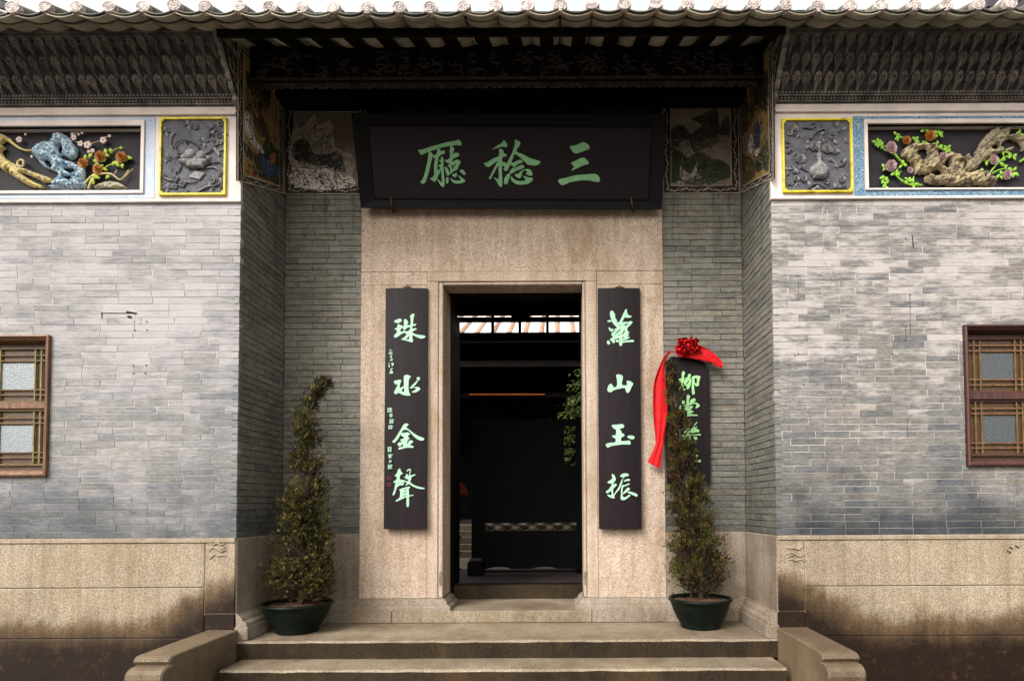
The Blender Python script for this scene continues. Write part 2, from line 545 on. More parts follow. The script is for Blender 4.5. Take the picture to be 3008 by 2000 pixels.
M_bark = simple('bark', (0.045, 0.03, 0.02), (0.02, 0.014, 0.01), 20, 0.9)
M_floor_in = simple('hall_floor', (0.085, 0.060, 0.064), (0.05, 0.037, 0.038), 3, 0.5)
M_rust = simple('rusty_iron', (0.12, 0.05, 0.025), (0.05, 0.02, 0.012), 30, 0.7)
M_black_hole = simple('dark_hole', (0.012, 0.011, 0.010), (0.008, 0.008, 0.008), 10, 0.9)

def foliage_material(name, cols, rough=0.55, thin=0.25):
    m, nt, b = nodes_of(name)
    w = NT(nt)
    at = w.n('ShaderNodeAttribute', attribute_name='tone')
    n = len(cols)
    c = w.ramp(at.outputs['Fac'], [((i + 0.5) / n, t) for i, t in enumerate(cols)])
    w.l(c, b.inputs['Base Color'])
    b.inputs['Roughness'].default_value = rough
    b.inputs['Specular IOR Level'].default_value = 0.15
    tr = w.n('ShaderNodeBsdfTranslucent')
    w.l(c, tr.inputs['Color'])
    mx = w.n('ShaderNodeMixShader')
    mx.inputs[0].default_value = thin
    o = nt.nodes.get('Material Output')
    w.l(b.outputs[0], mx.inputs[1]); w.l(tr.outputs[0], mx.inputs[2])
    w.l(mx.outputs[0], o.inputs['Surface'])
    return m

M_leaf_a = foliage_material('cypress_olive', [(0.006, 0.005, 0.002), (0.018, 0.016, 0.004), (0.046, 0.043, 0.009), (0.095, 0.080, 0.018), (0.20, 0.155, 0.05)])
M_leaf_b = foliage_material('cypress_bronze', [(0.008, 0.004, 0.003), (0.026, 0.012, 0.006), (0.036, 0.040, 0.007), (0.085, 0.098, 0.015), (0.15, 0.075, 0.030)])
M_leaf_c = foliage_material('courtyard_leaf', [(0.10, 0.16, 0.02), (0.24, 0.34, 0.06), (0.42, 0.52, 0.14), (0.60, 0.66, 0.28)], 0.3, 0.5)

def glass_material(name, c1, c2):
    m, nt, b = nodes_of(name)
    w = NT(nt)
    v = w.pos()
    f = w.noise(v, 95, 3, 0.6)
    w.l(w.ramp(f, [(0.35, c2), (0.65, c1)]), b.inputs['Base Color'])
    b.inputs['Roughness'].default_value = 0.25
    b.inputs['Transmission Weight'].default_value = 0.35
    b.inputs['Specular IOR Level'].default_value = 0.6
    w.bump(w.voro(v, 110), 0.6, 0.004, b)
    return m
M_glass_l = glass_material('pebbled_glass', (0.36, 0.41, 0.45), (0.20, 0.24, 0.265))
M_glass_r = glass_material('pebbled_glass_grey', (0.12, 0.135, 0.15), (0.05, 0.057, 0.066))
# ------------------------------------------------------------------ key measures (metres)
D0, D1 = 4.85, 5.64                # face of the wings / face of the recessed door wall
XL, XR = -2.70, 1.81               # corners of the recess
Z_LAND, Z_ST = 0.45, 1.30          # landing, top of the granite dado
Z_BR = P(400, 596, D0).z           # top of the brickwork of the wings
XMIN, XMAX = -8.0, 7.4

tag(bx('ground', -30, 30, -25, 40, -0.3, 0.0, M_paving), kind='structure')

# ------------------------------------------------------------------ brick walls
BRICKS = {}

def brick_mesh(L, H, axis, mat, var=0, T=0.05, wob=0.0022):
    """one brick, its face at local 0 looking along -axis normal; axis 'x' lies along x (face to -y), 'yl' along y face +x, 'yr' along y face -x"""
    key = (round(L, 4), round(H, 4), axis, mat.name, var)
    if key in BRICKS: return BRICKS[key]
    a, b, c = L / 2, H / 2, 0.0011
    loc = [(-a, T, -b), (a, T, -b), (a, T, b), (-a, T, b), (-a, c, -b), (a, c, -b), (a, c, b), (-a, c, b),
           (-a + c, 0, -b + c), (a - c, 0, -b + c), (a - c, 0, b - c), (-a + c, 0, b - c)]
    f = [(0, 1, 5, 4), (1, 2, 6, 5), (2, 3, 7, 6), (3, 0, 4, 7), (4, 5, 9, 8), (5, 6, 10, 9), (6, 7, 11, 10), (7, 4, 8, 11), (8, 9, 10, 11)]
    rv = random.Random(var * 31 + int(L * 1000))
    wj = [(rv.uniform(-wob, wob), rv.uniform(-wob, wob)) for _ in range(4)]
    loc = [(p[0] + wj[i % 4][0], p[1], p[2] + wj[i % 4][1] * 0.7) for i, p in enumerate(loc)]
    if axis == 'x': v = loc
    elif axis == 'yl': v = [(-d, u, z) for u, d, z in loc]
    else: v = [(d, -u, z) for u, d, z in loc]
    me = mesh_data('brick', v, f, mat)
    BRICKS[key] = me
    return me

def lay_bricks(root, axis, plane, u0, u1, z0, z1, n, mat, L=0.2845, gap=0.0042, holes=(), top=None, seed=1, limit=300, view=(-99, 99)):
    """running bond between u0 and u1; holes are (u0, u1, z0, z1) openings"""
    rr = random.Random(seed)
    ch = (z1 - z0) / n
    todo = []
    for i in range(n):
        za = z0 + i * ch
        zc = za + ch / 2
        off = (i % 2) * L / 2 + rr.uniform(-0.012, 0.012)
        if rr.random() < 0.12: off += L / 4
        us = [u0]
        u = u0 + (off if off > 0.05 else L + off)
        while u < u1 - 0.05:
            us.append(u)
            u += L * rr.uniform(0.985, 1.015) * (0.5 if rr.random() < 0.07 else 1)
        us.append(u1)
        for a, b in zip(us[:-1], us[1:]):
            segs = [(a, b)]
            for (h0, h1, g0, g1) in holes:
                if g0 < zc < g1:
                    ns = []
                    for (p, q) in segs:
                        if q <= h0 or p >= h1: ns.append((p, q)); continue
                        if p < h0 - 0.02: ns.append((p, h0))
                        if q > h1 + 0.02: ns.append((h1, q))
                    segs = ns
            for (p, q) in segs:
                um = (p + q) / 2
                if top is not None and zc > top(um) + 0.0: continue
                if q - p > 0.02:
                    Lq = round((q - p - gap) / 0.006) * 0.006
                    todo.append((um, zc, Lq, ch - gap))
    todo.sort(key=lambda t: (not view[0] < t[0] < view[1], -t[2]))
    seen = sum(1 for t in todo if view[0] < t[0] < view[1])
    limit = min(limit, seen)
    extra = MB()
    for i, (um, zc, Lq, Hq) in enumerate(todo):
        rough_ = 1.6 if gap > 0.005 else 0.8
        me = brick_mesh(Lq, Hq, axis, mat, rr.randint(0, 3), wob=0.0020 * rough_)
        j = rr.uniform(-0.0016, 0.0016) * rough_
        loc = {'x': (um, plane + j, zc), 'yl': (plane + j, um, zc), 'yr': (plane + j, um, zc)}[axis]
        if i < limit:
            o = inst('brick', me, loc, root, rot=(rr.uniform(-.003, .003), rr.uniform(-.002, .002), rr.uniform(-.003, .003)))
        else:
            extra.add([Vector(v.co) + Vector(loc) for v in me.vertices], [tuple(p.vertices) for p in me.polygons])
    if extra.v:
        extra.build('small_bricks', mat, root, kind='stuff')
    return len(todo)

MORT = 0.0030      # the joints lie this far behind the brick faces
MORT_IN = 0.0062
wall_l = thing('brick_wall', (-3.9, D0 + 0.2, 0), 'bleached grey brick wall left of the doorway recess, behind the left window', 'wall')
wall_r = thing('brick_wall', (3.0, D0 + 0.2, 0), 'patchy grey brick wall right of the recess, darker near its foot', 'wall')
wl = (-6.0, P(148, 1190, D0).x - 0.004, P(120, 1399, D0).z, P(120, 986, D0).z)
wr = (P(2831, 1160, D0).x + 0.004, 6.0, P(2900, 1369, D0).z, P(2900, 956, D0).z)
WIN_L, WIN_R = wl, wr
ZW = Z_BR + 0.004        # above this the frieze is set into the wall
MB().box(XMIN, wl[1] - 0.68, D0 + MORT, D0 + 0.35, 0, ZW).box(wl[1] - 0.68, wl[1], D0 + MORT, D0 + 0.35, 0, wl[2]).box(wl[1] - 0.68, wl[1], D0 + MORT, D0 + 0.35, wl[3], ZW) \
    .box(wl[1], XL - 0.052, D0 + MORT, D0 + 0.35, 0, ZW).box(XMIN, XL - 0.052, D0 + 0.085, D0 + 0.35, ZW, 5.4).build('mortar_bed', M_mortar, wall_l)
MB().box(wr[0] + 0.68, XMAX, D0 + MORT, D0 + 0.35, 0, ZW).box(wr[0], wr[0] + 0.68, D0 + MORT, D0 + 0.35, 0, wr[2]).box(wr[0], wr[0] + 0.68, D0 + MORT, D0 + 0.35, wr[3], ZW) \
    .box(XR + 0.052, wr[0], D0 + MORT, D0 + 0.35, 0, ZW).box(XR + 0.052, XMAX, D0 + 0.085, D0 + 0.35, ZW, 5.4).build('mortar_bed', M_mortar, wall_r)
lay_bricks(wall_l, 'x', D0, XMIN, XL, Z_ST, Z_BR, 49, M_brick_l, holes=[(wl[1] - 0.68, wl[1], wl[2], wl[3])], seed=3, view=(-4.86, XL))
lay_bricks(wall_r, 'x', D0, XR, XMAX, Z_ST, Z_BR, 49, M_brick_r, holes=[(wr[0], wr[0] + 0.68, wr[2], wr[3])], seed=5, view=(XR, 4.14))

def zf_side(y0, y1, z0, z1):
    return lambda u: z0 + (u - y0) / (y1 - y0) * (z1 - z0)
ZF_L0, ZF_L1 = PX(697, 531, XL).z, P(832, 569, D1).z
ZF_R0, ZF_R1 = PX(2273, 524, XR).z, P(2186, 567, D1).z
rev_l = thing('brick_wall', (XL - 0.05, 5.25, 0), 'dark weathered brick side wall on the left of the recess', 'wall')
rev_r = thing('brick_wall', (XR + 0.05, 5.25, 0), 'bluish brick side wall on the right of the recess', 'wall')
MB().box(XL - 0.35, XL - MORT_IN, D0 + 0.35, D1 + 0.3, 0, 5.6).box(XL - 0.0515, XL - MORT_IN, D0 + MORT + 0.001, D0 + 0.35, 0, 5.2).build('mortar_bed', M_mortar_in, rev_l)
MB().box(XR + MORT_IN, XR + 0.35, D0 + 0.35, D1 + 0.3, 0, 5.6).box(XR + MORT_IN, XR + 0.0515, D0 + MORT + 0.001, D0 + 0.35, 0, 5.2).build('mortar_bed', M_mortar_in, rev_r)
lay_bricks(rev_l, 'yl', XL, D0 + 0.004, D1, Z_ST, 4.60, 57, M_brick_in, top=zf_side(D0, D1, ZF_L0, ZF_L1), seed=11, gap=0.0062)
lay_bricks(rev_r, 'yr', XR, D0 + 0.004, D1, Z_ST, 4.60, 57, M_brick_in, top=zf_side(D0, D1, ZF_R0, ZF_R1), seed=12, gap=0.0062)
back_l = thing('brick_wall', (-2.3, D1 + 0.1, 0), 'grey green brick wall left of the granite doorway, behind the curved cypress', 'wall')
back_r = thing('brick_wall', (1.4, D1 + 0.1, 0), 'dark blotched brick wall right of the granite doorway, behind the ribboned board', 'wall')
DXL, DXR = P(1060, 1100, D1).x, P(1950, 1100, D1).x       # granite doorway, outer edges
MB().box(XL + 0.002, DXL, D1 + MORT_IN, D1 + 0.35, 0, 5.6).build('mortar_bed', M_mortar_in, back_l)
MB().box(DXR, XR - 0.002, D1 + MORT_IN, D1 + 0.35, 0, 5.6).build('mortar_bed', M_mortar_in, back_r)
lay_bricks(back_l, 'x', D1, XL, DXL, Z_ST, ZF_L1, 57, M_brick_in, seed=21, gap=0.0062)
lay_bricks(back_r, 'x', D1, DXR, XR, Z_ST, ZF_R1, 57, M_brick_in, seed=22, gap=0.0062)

# ------------------------------------------------------------------ granite dado of the wings
def stone(root, name, x0, x1, y0, y1, z0, z1, mat, b=0.006):
    return MB().box(x0, x1, y0, y1, z0, z1, b).build(name, mat, root)

def bat_carving(x, y, z, s, mat, root):
    m = MB()
    for pts in ([(-.9, .9), (-.4, .75), (.0, .9), (.35, .7), (.8, .85)], [(-.9, .1), (-.45, .45), (0., .3), (.4, .05), (.75, .2), (.95, .1)],
                [(-.8, -.75), (-.3, -.25), (.1, -.4), (.5, -.35), (.9, -.45)], [(.2, .5), (.5, .3), (.8, .55)]):
        path = [Vector((x + p[0] * s, y, z + p[1] * s)) for p in smooth_poly(pts, 4, False)]
        n = len(path)
        m.tube(path, [0.004 + 0.006 * math.sin(math.pi * i / (n - 1)) for i in range(n)], 6)
    m.build('carved_scroll', mat, root, True)

pl_l = thing('granite_plinth', (-3.9, D0, 0), 'long granite plinth under the left brick wing, damp and dark below', 'plinth')
pl_r = thing('granite_plinth', (3.0, D0, 0), 'long granite plinth under the right brick wing, damp and dark below', 'plinth')
FY = D0 - 0.012
za, zb = P(300, 1726, D0).z, P(300, 1874, D0).z
xc = P(604, 1700, D0).x
stone(pl_l, 'slab', XMIN, xc - 0.004, FY, D0 + 0.3, za + 0.002, Z_ST - 0.040, M_granite)
stone(pl_l, 'slab', XMIN, xc - 0.004, FY, D0 + 0.3, zb + 0.002, za - 0.002, M_granite)
stone(pl_l, 'slab', XMIN, XL - 0.006, FY - 0.004, D0 + 0.3, -0.02, zb - 0.002, M_granite)
stone(pl_l, 'corner_block', xc, XL - 0.002, FY, D0 + 0.3, P(640, 1801, D0).z + 0.002, Z_ST - 0.040, M_granite)
stone(pl_l, 'corner_block', xc, XL - 0.002, FY - 0.001, D0 + 0.3, zb + 0.002, P(640, 1801, D0).z - 0.002, M_granite)
stone(pl_l, 'top_fillet', XMIN, XL - 0.002, FY - 0.010, D0 + 0.3, Z_ST - 0.037, Z_ST, M_granite, 0.004)
bat_carving(P(642, 1620, D0).x, FY - 0.002, P(642, 1620, D0).z, 0.082, M_granite, pl_l)
xc = P(2362, 1700, D0).x
za, zb = P(2700, 1719, D0).z, P(2700, 1866, D0).z
stone(pl_r, 'slab', xc + 0.004, XMAX, FY, D0 + 0.3, za + 0.002, Z_ST - 0.040, M_granite)
stone(pl_r, 'slab', xc + 0.004, XMAX, FY, D0 + 0.3, zb + 0.002, za - 0.002, M_granite)
stone(pl_r, 'slab', XR + 0.006, XMAX, FY - 0.004, D0 + 0.3, -0.02, zb - 0.002, M_granite)
stone(pl_r, 'corner_block', XR + 0.002, xc, FY, D0 + 0.3, P(2320, 1793, D0).z + 0.002, Z_ST - 0.040, M_granite)
stone(pl_r, 'corner_block', XR + 0.002, xc, FY - 0.001, D0 + 0.3, zb + 0.002, P(2320, 1793, D0).z - 0.002, M_granite)
stone(pl_r, 'top_fillet', XR + 0.002, XMAX, FY - 0.010, D0 + 0.3, Z_ST - 0.037, Z_ST, M_granite, 0.004)
bat_carving(P(2336, 1620, D0).x, FY - 0.002, P(2336, 1620, D0).z, -0.082, M_granite, pl_r)
# bruised scars on the right slab
m = MB()
for (a, b) in (((2965, 1606), (2975, 1612)), ((2958, 1617), (2969, 1623)), ((2982, 1602), (2992, 1609))):
    m.tube([P(a[0], a[1], FY - 0.001), P(b[0], b[1], FY - 0.001)], 0.006, 5)
m.build('gouge', M_bark, pl_r)

# ------------------------------------------------------------------ granite inside the recess: dado, base moulding, platform
rec = thing('recess_base', (-0.4, 5.3, Z_LAND), 'moulded granite base and dado lining the doorway recess', 'base')
Z_PL, Z_MO = 0.562, 0.668
stone(rec, 'dado_slab', XL - 0.30, XL + 0.006, D0 - 0.004, D1 + 0.25, Z_MO - 0.02, Z_ST - 0.002, M_granite_base, 0.012)
stone(rec, 'dado_slab', XR - 0.006, XR + 0.30, D0 - 0.004, D1 + 0.25, Z_MO - 0.02, Z_ST - 0.002, M_granite_base, 0.012)
stone(rec, 'dado_slab', XL + 0.008, DXL - 0.002, D1 - 0.006, D1 + 0.3, Z_MO - 0.02, Z_ST - 0.002, M_granite_base, 0.004)
stone(rec, 'dado_slab', DXR + 0.002, XR - 0.008, D1 - 0.006, D1 + 0.3, Z_MO - 0.02, Z_ST - 0.002, M_granite_base, 0.004)
PROF = [(0.0, Z_MO), (0.018, Z_MO), (0.024, Z_MO - 0.012), (0.040, Z_MO - 0.022), (0.052, Z_MO - 0.040), (0.056, Z_MO - 0.056), (0.072, Z_MO - 0.060),
        (0.088, Z_MO - 0.075), (0.092, Z_PL + 0.002), (0.0, Z_PL + 0.002)]
JX0, JX1 = -1.135, 0.233           # door opening
def moulding(name, path, root, prof=PROF, mat=M_granite_base):
    """sweep the profile along a plan path; the profile's offset goes to the left-hand side of the path"""
    m = MB(); pts = [Vector((p[0], p[1], 0)) for p in path]; k = len(pts); rings = []
    for i, p in enumerate(pts):
        d0 = (pts[i] - pts[i - 1]).normalized() if i > 0 else None
        d1 = (pts[i + 1] - pts[i]).normalized() if i < k - 1 else None
        n0 = Vector((-d0.y, d0.x, 0)) if d0 else None
        n1 = Vector((-d1.y, d1.x, 0)) if d1 else None
        if n0 and n1:
            nn = (n0 + n1); nn = nn / nn.dot(n0)
        else: nn = n0 or n1
        rings.append([p + nn * o + Vector((0, 0, z)) for o, z in prof])
    q = len(prof)
    v = [a for r_ in rings for a in r_]
    f = []
    for i in range(k - 1):
        for j in range(q):
            f.append((i * q + j, i * q + (j + 1) % q, (i + 1) * q + (j + 1) % q, (i + 1) * q + j))
    f.append(tuple(range(q))[::-1]); f.append(tuple((k - 1) * q + j for j in range(q)))
    m.add(v, f)
    return m.build(name, mat, root)
YB = D1 - 0.006
moulding('base_moulding', [(JX0 + 0.001, 6.0), (JX0 + 0.001, YB), (XL + 0.006, YB), (XL + 0.006, D0 - 0.004)], rec)
moulding('base_moulding', [(XR - 0.006, D0 - 0.004), (XR - 0.006, YB), (JX1 - 0.001, YB), (JX1 - 0.001, 6.0)], rec)
# plinth course below the moulding, in long blocks
for (a, b, mt) in ((XL + 0.11, -1.6, M_granite_base), (-1.596, 0.30, M_granite_step), (0.304, XR - 0.11, M_granite_base)):
    stone(rec, 'plinth_block', a, b, YB - 0.104, YB + 0.8 if mt is M_granite_step else YB, Z_LAND + 0.001, Z_PL, mt, 0.006)
stone(rec, 'plinth_block', XL - 0.02, XL + 0.108, D0 - 0.008, YB, Z_LAND + 0.001, Z_PL, M_granite_base, 0.006)
stone(rec, 'plinth_block', XR - 0.108, XR + 0.02, D0 - 0.008, YB, Z_LAND + 0.001, Z_PL, M_granite_base, 0.006)

# ------------------------------------------------------------------ landing and steps
steps = thing('stone_steps', (-0.43, 4.5, 0), 'granite steps and landing in front of the doorway', 'steps')
def step(x0, x1, y0, y1, z1, h, name='tread'):
    o = MB()
    n = 36
    xs = [x0 + (x1 - x0) * i / n for i in range(n + 1)]
    w1 = [rnd.uniform(-0.005, 0.004) for _ in xs]; w2 = [rnd.uniform(-0.004, 0.003) for _ in xs]
    v = []
    for i, x in enumerate(xs):
        yy = y0 + w1[i]
        v += [(x, yy, z1 - h), (x, yy, z1 - 0.016 + w2[i]), (x, yy + 0.012, z1 + w2[i] * 0.3), (x, y1, z1)]
    f = []; g = []
    for i in range(n):
        k = i * 4
        g.append((k, k + 4, k + 5, k + 1))
        f += [(k + 1, k + 5, k + 6, k + 2), (k + 2, k + 6, k + 7, k + 3)]
    f += [(0, 1, 2, 3)[::-1], (n * 4, n * 4 + 1, n * 4 + 2, n * 4 + 3)]
    o.add(v, f)
    t = o.build(name, M_granite_step, steps)
    r_ = MB().add([(x, yv + 0.006, z) for x, yv in ((x0, y0), (x1, y0)) for z in (z1 - h, z1 - 0.012)], [(0, 2, 3, 1)])
    rr = MB().add(v, g)
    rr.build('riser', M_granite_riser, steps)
step(-2.668, 1.792, D0 - 0.03, YB - 0.10, Z_LAND, 0.150, 'landing')
step(-2.62, 1.74, 4.495, D0 + 0.05, 0.304, 0.150)
step(-2.62, 1.74, 4.14, 4.6, 0.155, 0.160)

def cheek(x0, x1, label):
    o = thing('stone_cheek', ((x0 + x1) / 2, 4.4, 0), label, 'cheek wall')
    zt = 0.538
    pr = [(D0 - 0.006, 0.0), (D0 - 0.006, zt + 0.004), (4.06, zt), (4.025, zt - 0.004), (4.005, zt - 0.016), (4.0, zt - 0.034), (4.012, zt - 0.048), (4.03, zt - 0.055),
          (4.03, zt - 0.063), (3.975, zt - 0.066), (3.945, zt - 0.078), (3.925, zt - 0.10), (3.92, zt - 0.135), (3.93, zt - 0.165), (3.96, zt - 0.19), (4.0, zt - 0.20), (4.0, zt - 0.215),
          (3.95, zt - 0.22), (3.90, zt - 0.25), (3.88, zt - 0.30), (3.88, 0.0)]
    pr = [(a, b) for a, b in pr]
    m = MB(); nx = 2
    b = 0.010
    rings = []
    for x, s in ((x0, 1.0), (x0 + b, 0.0), (x1 - b, 0.0), (x1, 1.0)):
        rings.append([Vector((x, y + (b * s if y < D0 - 0.1 else 0), z - (b * 0.8 * s if z > 0.02 else 0))) for y, z in pr])
    q = len(pr); v = [a for r_ in rings for a in r_]; f = []
    for i in range(3):
        for j in range(q):
            f.append((i * q + j, (i + 1) * q + j, (i + 1) * q + (j + 1) % q, i * q + (j + 1) % q))
    f.append(tuple(range(q))); f.append(tuple(3 * q + j for j in range(q))[::-1])
    m.add(v, f)
    m.build('scroll_block', M_cheek, o)
    return o
cheek(-2.928, -2.672, 'granite cheek block with rounded nose left of the steps')
cheek(1.796, 2.052, 'granite cheek block with rounded nose right of the steps')

# ------------------------------------------------------------------ granite doorway
door = thing('stone_doorway', (-0.45, D1, Z_LAND), 'pinkish granite doorway surround with a huge plain lintel', 'doorway')
G = M_granite_door
zl0, zl1 = P(1150, 839, D1).z, P(1500, 612, D1).z
fx0, fx1 = P(1256, 1200, D1).x, P(1754, 1200, D1).x
zf1 = P(1500, 799, D1).z
Z_OP = P(1500, 838, D1).z
gx0, gx1 = P(1289, 1200, D1).x, P(1722, 1200, D1).x
zg = P(1500, 829, D1).z
YF = D1 - 0.010
stone(door, 'lintel', DXL, DXR, YF, D1 + 0.3, zf1 + 0.002, zl1 + 0.3, G, 0.004)
stone(door, 'lintel_ear', DXL, fx0 - 0.002, YF, D1 + 0.3, zl0 + 0.001, zf1 - 0.001, G, 0.003)
stone(door, 'lintel_ear', fx1 + 0.002, DXR, YF, D1 + 0.3, zl0 + 0.001, zf1 - 0.001, G, 0.003)
stone(door, 'jamb_slab', DXL, fx0 - 0.002, YF, D1 + 0.3, Z_MO + 0.001, zl0 - 0.001, G, 0.003)
stone(door, 'jamb_slab', fx1 + 0.002, DXR, YF, D1 + 0.3, Z_MO + 0.001, zl0 - 0.001, G, 0.003)
# the frame, 6 mm proud, with a sunk groove and a bead round the opening
YP = YF - 0.006
stone(door, 'frame_head', fx0, fx1, YP, D1 + 0.35, zg + 0.006, zf1, G, 0.003)
stone(door, 'frame_post', fx0, gx0 - 0.006, YP, D1 + 0.35, Z_MO + 0.002, zg + 0.003, G, 0.003)
stone(door, 'frame_post', gx1 + 0.006, fx1, YP, D1 + 0.35, Z_MO + 0.002, zg + 0.003, G, 0.003)
stone(door, 'groove_bed', gx0 - 0.02, JX0 + 0.0 - 0.012, YP + 0.014, 6.0, Z_MO + 0.003, zg, G, 0.0)
stone(door, 'groove_bed', JX1 + 0.012, gx1 + 0.02, YP + 0.014, 6.0, Z_MO + 0.003, zg, G, 0.0)
def bead(name, x0, x1, z0, z1):
    return MB().box(x0, x1, YP, 6.02, z0, z1, 0.008).build(name, G, door)
bead('bead', gx0 + 0.004, JX0, Z_MO + 0.003, zg - 0.004)
bead('bead', JX1, gx1 - 0.004, Z_MO + 0.003, zg - 0.004)
MB().box(JX0 + 0.001, JX1 - 0.001, YP + 0.002, 5.86, Z_OP, zg - 0.003, 0.008).build('bead', G, door)
# carved stops at the foot of the beads
for xx in (P(1291, 1700, D1).x + 0.012, P(1722, 1700, D1).x - 0.012):
    m = MB()
    for i in range(14):
        zz = P(1500, 1678, D1).z - 0.0095 * i
        m.ball((xx + 0.009 * math.sin(i * 2.1), YP - 0.001, zz), 0.0085 + 0.003 * math.sin(i * 1.7), 6, 4)
    m.build('carved_stop', M_granite_base, door, True)
# threshold and timber sill
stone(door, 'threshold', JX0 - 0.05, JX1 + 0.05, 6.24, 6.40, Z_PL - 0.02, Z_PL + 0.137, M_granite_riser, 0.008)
# ------------------------------------------------------------------ roof
roof = thing('tiled_roof', (-0.5, 6.0, 5.2), 'grey tiled roof eave with round tile ends over the whole front', 'roof')
EY = 4.25
SL = 0.50                                   # rise per metre
EZ = P(1500, 38, EY).z                      # lip of the pan tiles
TS = 0.2425
x_first = P(39, 18, EY).x
X0 = x_first - 16 * TS
NCOL = 66
def zroof(y): return EZ + SL * (y - EY)
# deck and ridge (keeps the hall dark); slopes up to the ridge and down again
RY = 7.2
MB().extrude([(X0 - .3, EY + 0.16, zroof(EY + 0.16) + 0.03), (X0 - .3, RY, zroof(RY) + 0.03), (X0 - .3, RY + 1.35, zroof(RY) + 0.03 - 0.675), (X0 - .3, RY + 1.35, zroof(RY) + 0.07 - 0.675),
              (X0 - .3, RY, zroof(RY) + 0.07), (X0 - .3, EY + 0.16, zroof(EY + 0.16) + 0.07)], (NCOL * TS + 0.6, 0, 0)).build('roof_deck', M_wood_black, roof)
MB().box(X0 - .3, X0 + NCOL * TS + .3, RY - 0.12, RY + 0.12, zroof(RY), zroof(RY) + 0.35, 0.03).build('ridge', M_tile, roof)

def pan_mesh(y0, y1, sag, th, half):
    """sagging pan tile, local x across, lip at origin"""
    n = 8; v = []; f = []
    for j, y in enumerate((y0, y1)):
        for i in range(n + 1):
            t = -1 + 2 * i / n
            z = sag * (t * t - 1) + SL * y
            v += [(t * half, y, z), (t * half, y, z + th)]
    w = 2 * (n + 1)
    for i in range(n):
        k = 2 * i
        f += [(k, k + w, k + 2 + w, k + 2), (k + 1, k + 3, k + 3 + w, k + 1 + w), (k, k + 2, k + 3, k + 1), (k + w, k + 1 + w, k + 3 + w, k + 2 + w)]
    f += [(0, 1, 1 + w, w), (2 * n, 2 * n + w, 2 * n + 1 + w, 2 * n + 1)]
    return v, f
v, f = pan_mesh(0.0, 0.17, 0.034, 0.012, TS / 2 - 0.003)
me_pan = mesh_data('pan_tile', v, f, M_pan, True)
v, f = pan_mesh(0.10, 2.9, 0.034, 0.012, TS / 2 - 0.004)
v = [(a, b, c - 0.016) for a, b, c in v]
me_pan2 = mesh_data('pan_course', v, f, M_pan, True)
v, f = pan_mesh(-0.012, 0.05, 0.030, 0.010, TS / 2 - 0.012)
v = [(a, b, c + 0.020) for a, b, c in v]
me_lip = mesh_data('drip_lip', v, f, M_tile, True)
# barrel cover tile
v = []; f = []; n = 10
for y in (0.0, 2.9):
    for i in range(n + 1):
        a = math.pi * i / n - 0.25 + 0.5 * (0 if i < n else 0)
        a = -0.35 + (math.pi + 0.7) * i / n
        v.append((0.046 * math.cos(a), y, 0.046 * math.sin(a) + SL * y))
for i in range(n): f.append((i, i + n + 1, i + n + 2, i + 1))
me_bar = mesh_data('cover_tile', v, f, M_tile, True)
# round tile end with petals
def cap_mesh():
    m = MB(); N = 32; R0 = 0.052
    rings = [(0.0, 0.006), (0.010, 0.008), (0.013, 0.002), (0.018, 0.009), (0.032, 0.010), (0.038, 0.001), (0.042, 0.008), (R0 - 0.002, 0.008), (R0, 0.0), (R0, -0.03)]
    k0 = 0
    for r_, h in rings:
        for j in range(N):
            a = 2 * math.pi * j / N
            hh = h
            if 0.015 < r_ < 0.036: hh = h * (0.35 + 0.65 * abs(math.cos(4 * a)))
            m.v.append(Vector((r_ * math.cos(a), -hh, r_ * math.sin(a) * 0.93)))
    for i in range(len(rings) - 1):
        for j in range(N):
            m.f.append((i * N + j, i * N + (j + 1) % N, (i + 1) * N + (j + 1) % N, (i + 1) * N + j))
    return mesh_data('tile_end', m.v, m.f, M_cap, True)
me_cap = cap_mesh()
for i in range(NCOL):
    x = X0 + i * TS + rnd.uniform(-.008, .008)
    wv = 0.012 * math.sin(x * 1.7 + 0.6) + rnd.uniform(-.006, .006)
    inst('cover_tile', me_bar, (x, EY + 0.005, EZ + 0.045 + wv), roof)
    inst('tile_end', me_cap, (x, EY + rnd.uniform(-.006, .004), EZ + 0.050 + wv), roof, rot=(rnd.uniform(-.16, -.02), rnd.uniform(-.3, .3), rnd.uniform(-.12, .12)))
    xm = x + TS / 2
    inst('pan_tile', me_pan, (xm, EY + rnd.uniform(-.008, .008), EZ + wv * 0.6), roof, rot=(0, rnd.uniform(-.025, .025), 0))
    inst('drip_lip', me_lip, (xm, EY, EZ + wv * 0.6), roof)
    inst('pan_course', me_pan2, (xm, EY, EZ), roof)
# fascia under the first tiles, rafters and the carved beam over the recess
bx('eave_board', XL + 0.01, XR - 0.01, EY + 0.20, EY + 0.225, zroof(EY + .2) - 0.105, zroof(EY + 0.2) - 0.045, M_wood_black, roof)
rs = 97.4 * (EY + 0.42) / FPX
xr = P(752, 100, EY + 0.42).x
k = -1
me_raf = mesh_data('rafter', *(lambda m: (m.v, m.f))(MB().extrude([(-0.058, 0.235, SL * 0.235 - 0.075), (0.058, 0.235, SL * 0.235 - 0.075), (0.058, 0.235, SL * 0.235 - 0.052), (-0.058, 0.235, SL * 0.235 - 0.052)], (0, 1.7, SL * 1.7))), M_wood_dark)
while xr + k * rs < XR + 0.1:
    x = xr + k * rs
    if x > XL - 0.02: inst('rafter', me_raf, (x, EY, EZ), roof)
    k += 1
bm = thing('carved_beam', (-0.45, 4.95, 4.9), 'black carved timber beam hanging under the eave above the name board', 'beam')
BY = 4.95
zb1, zb0 = zroof(BY) - 0.03, P(1500, 243, BY).z
bx('beam_board', XL + 0.004, XR - 0.004, BY, BY + 0.07, zb0, zb1, M_wood_dark, bm)
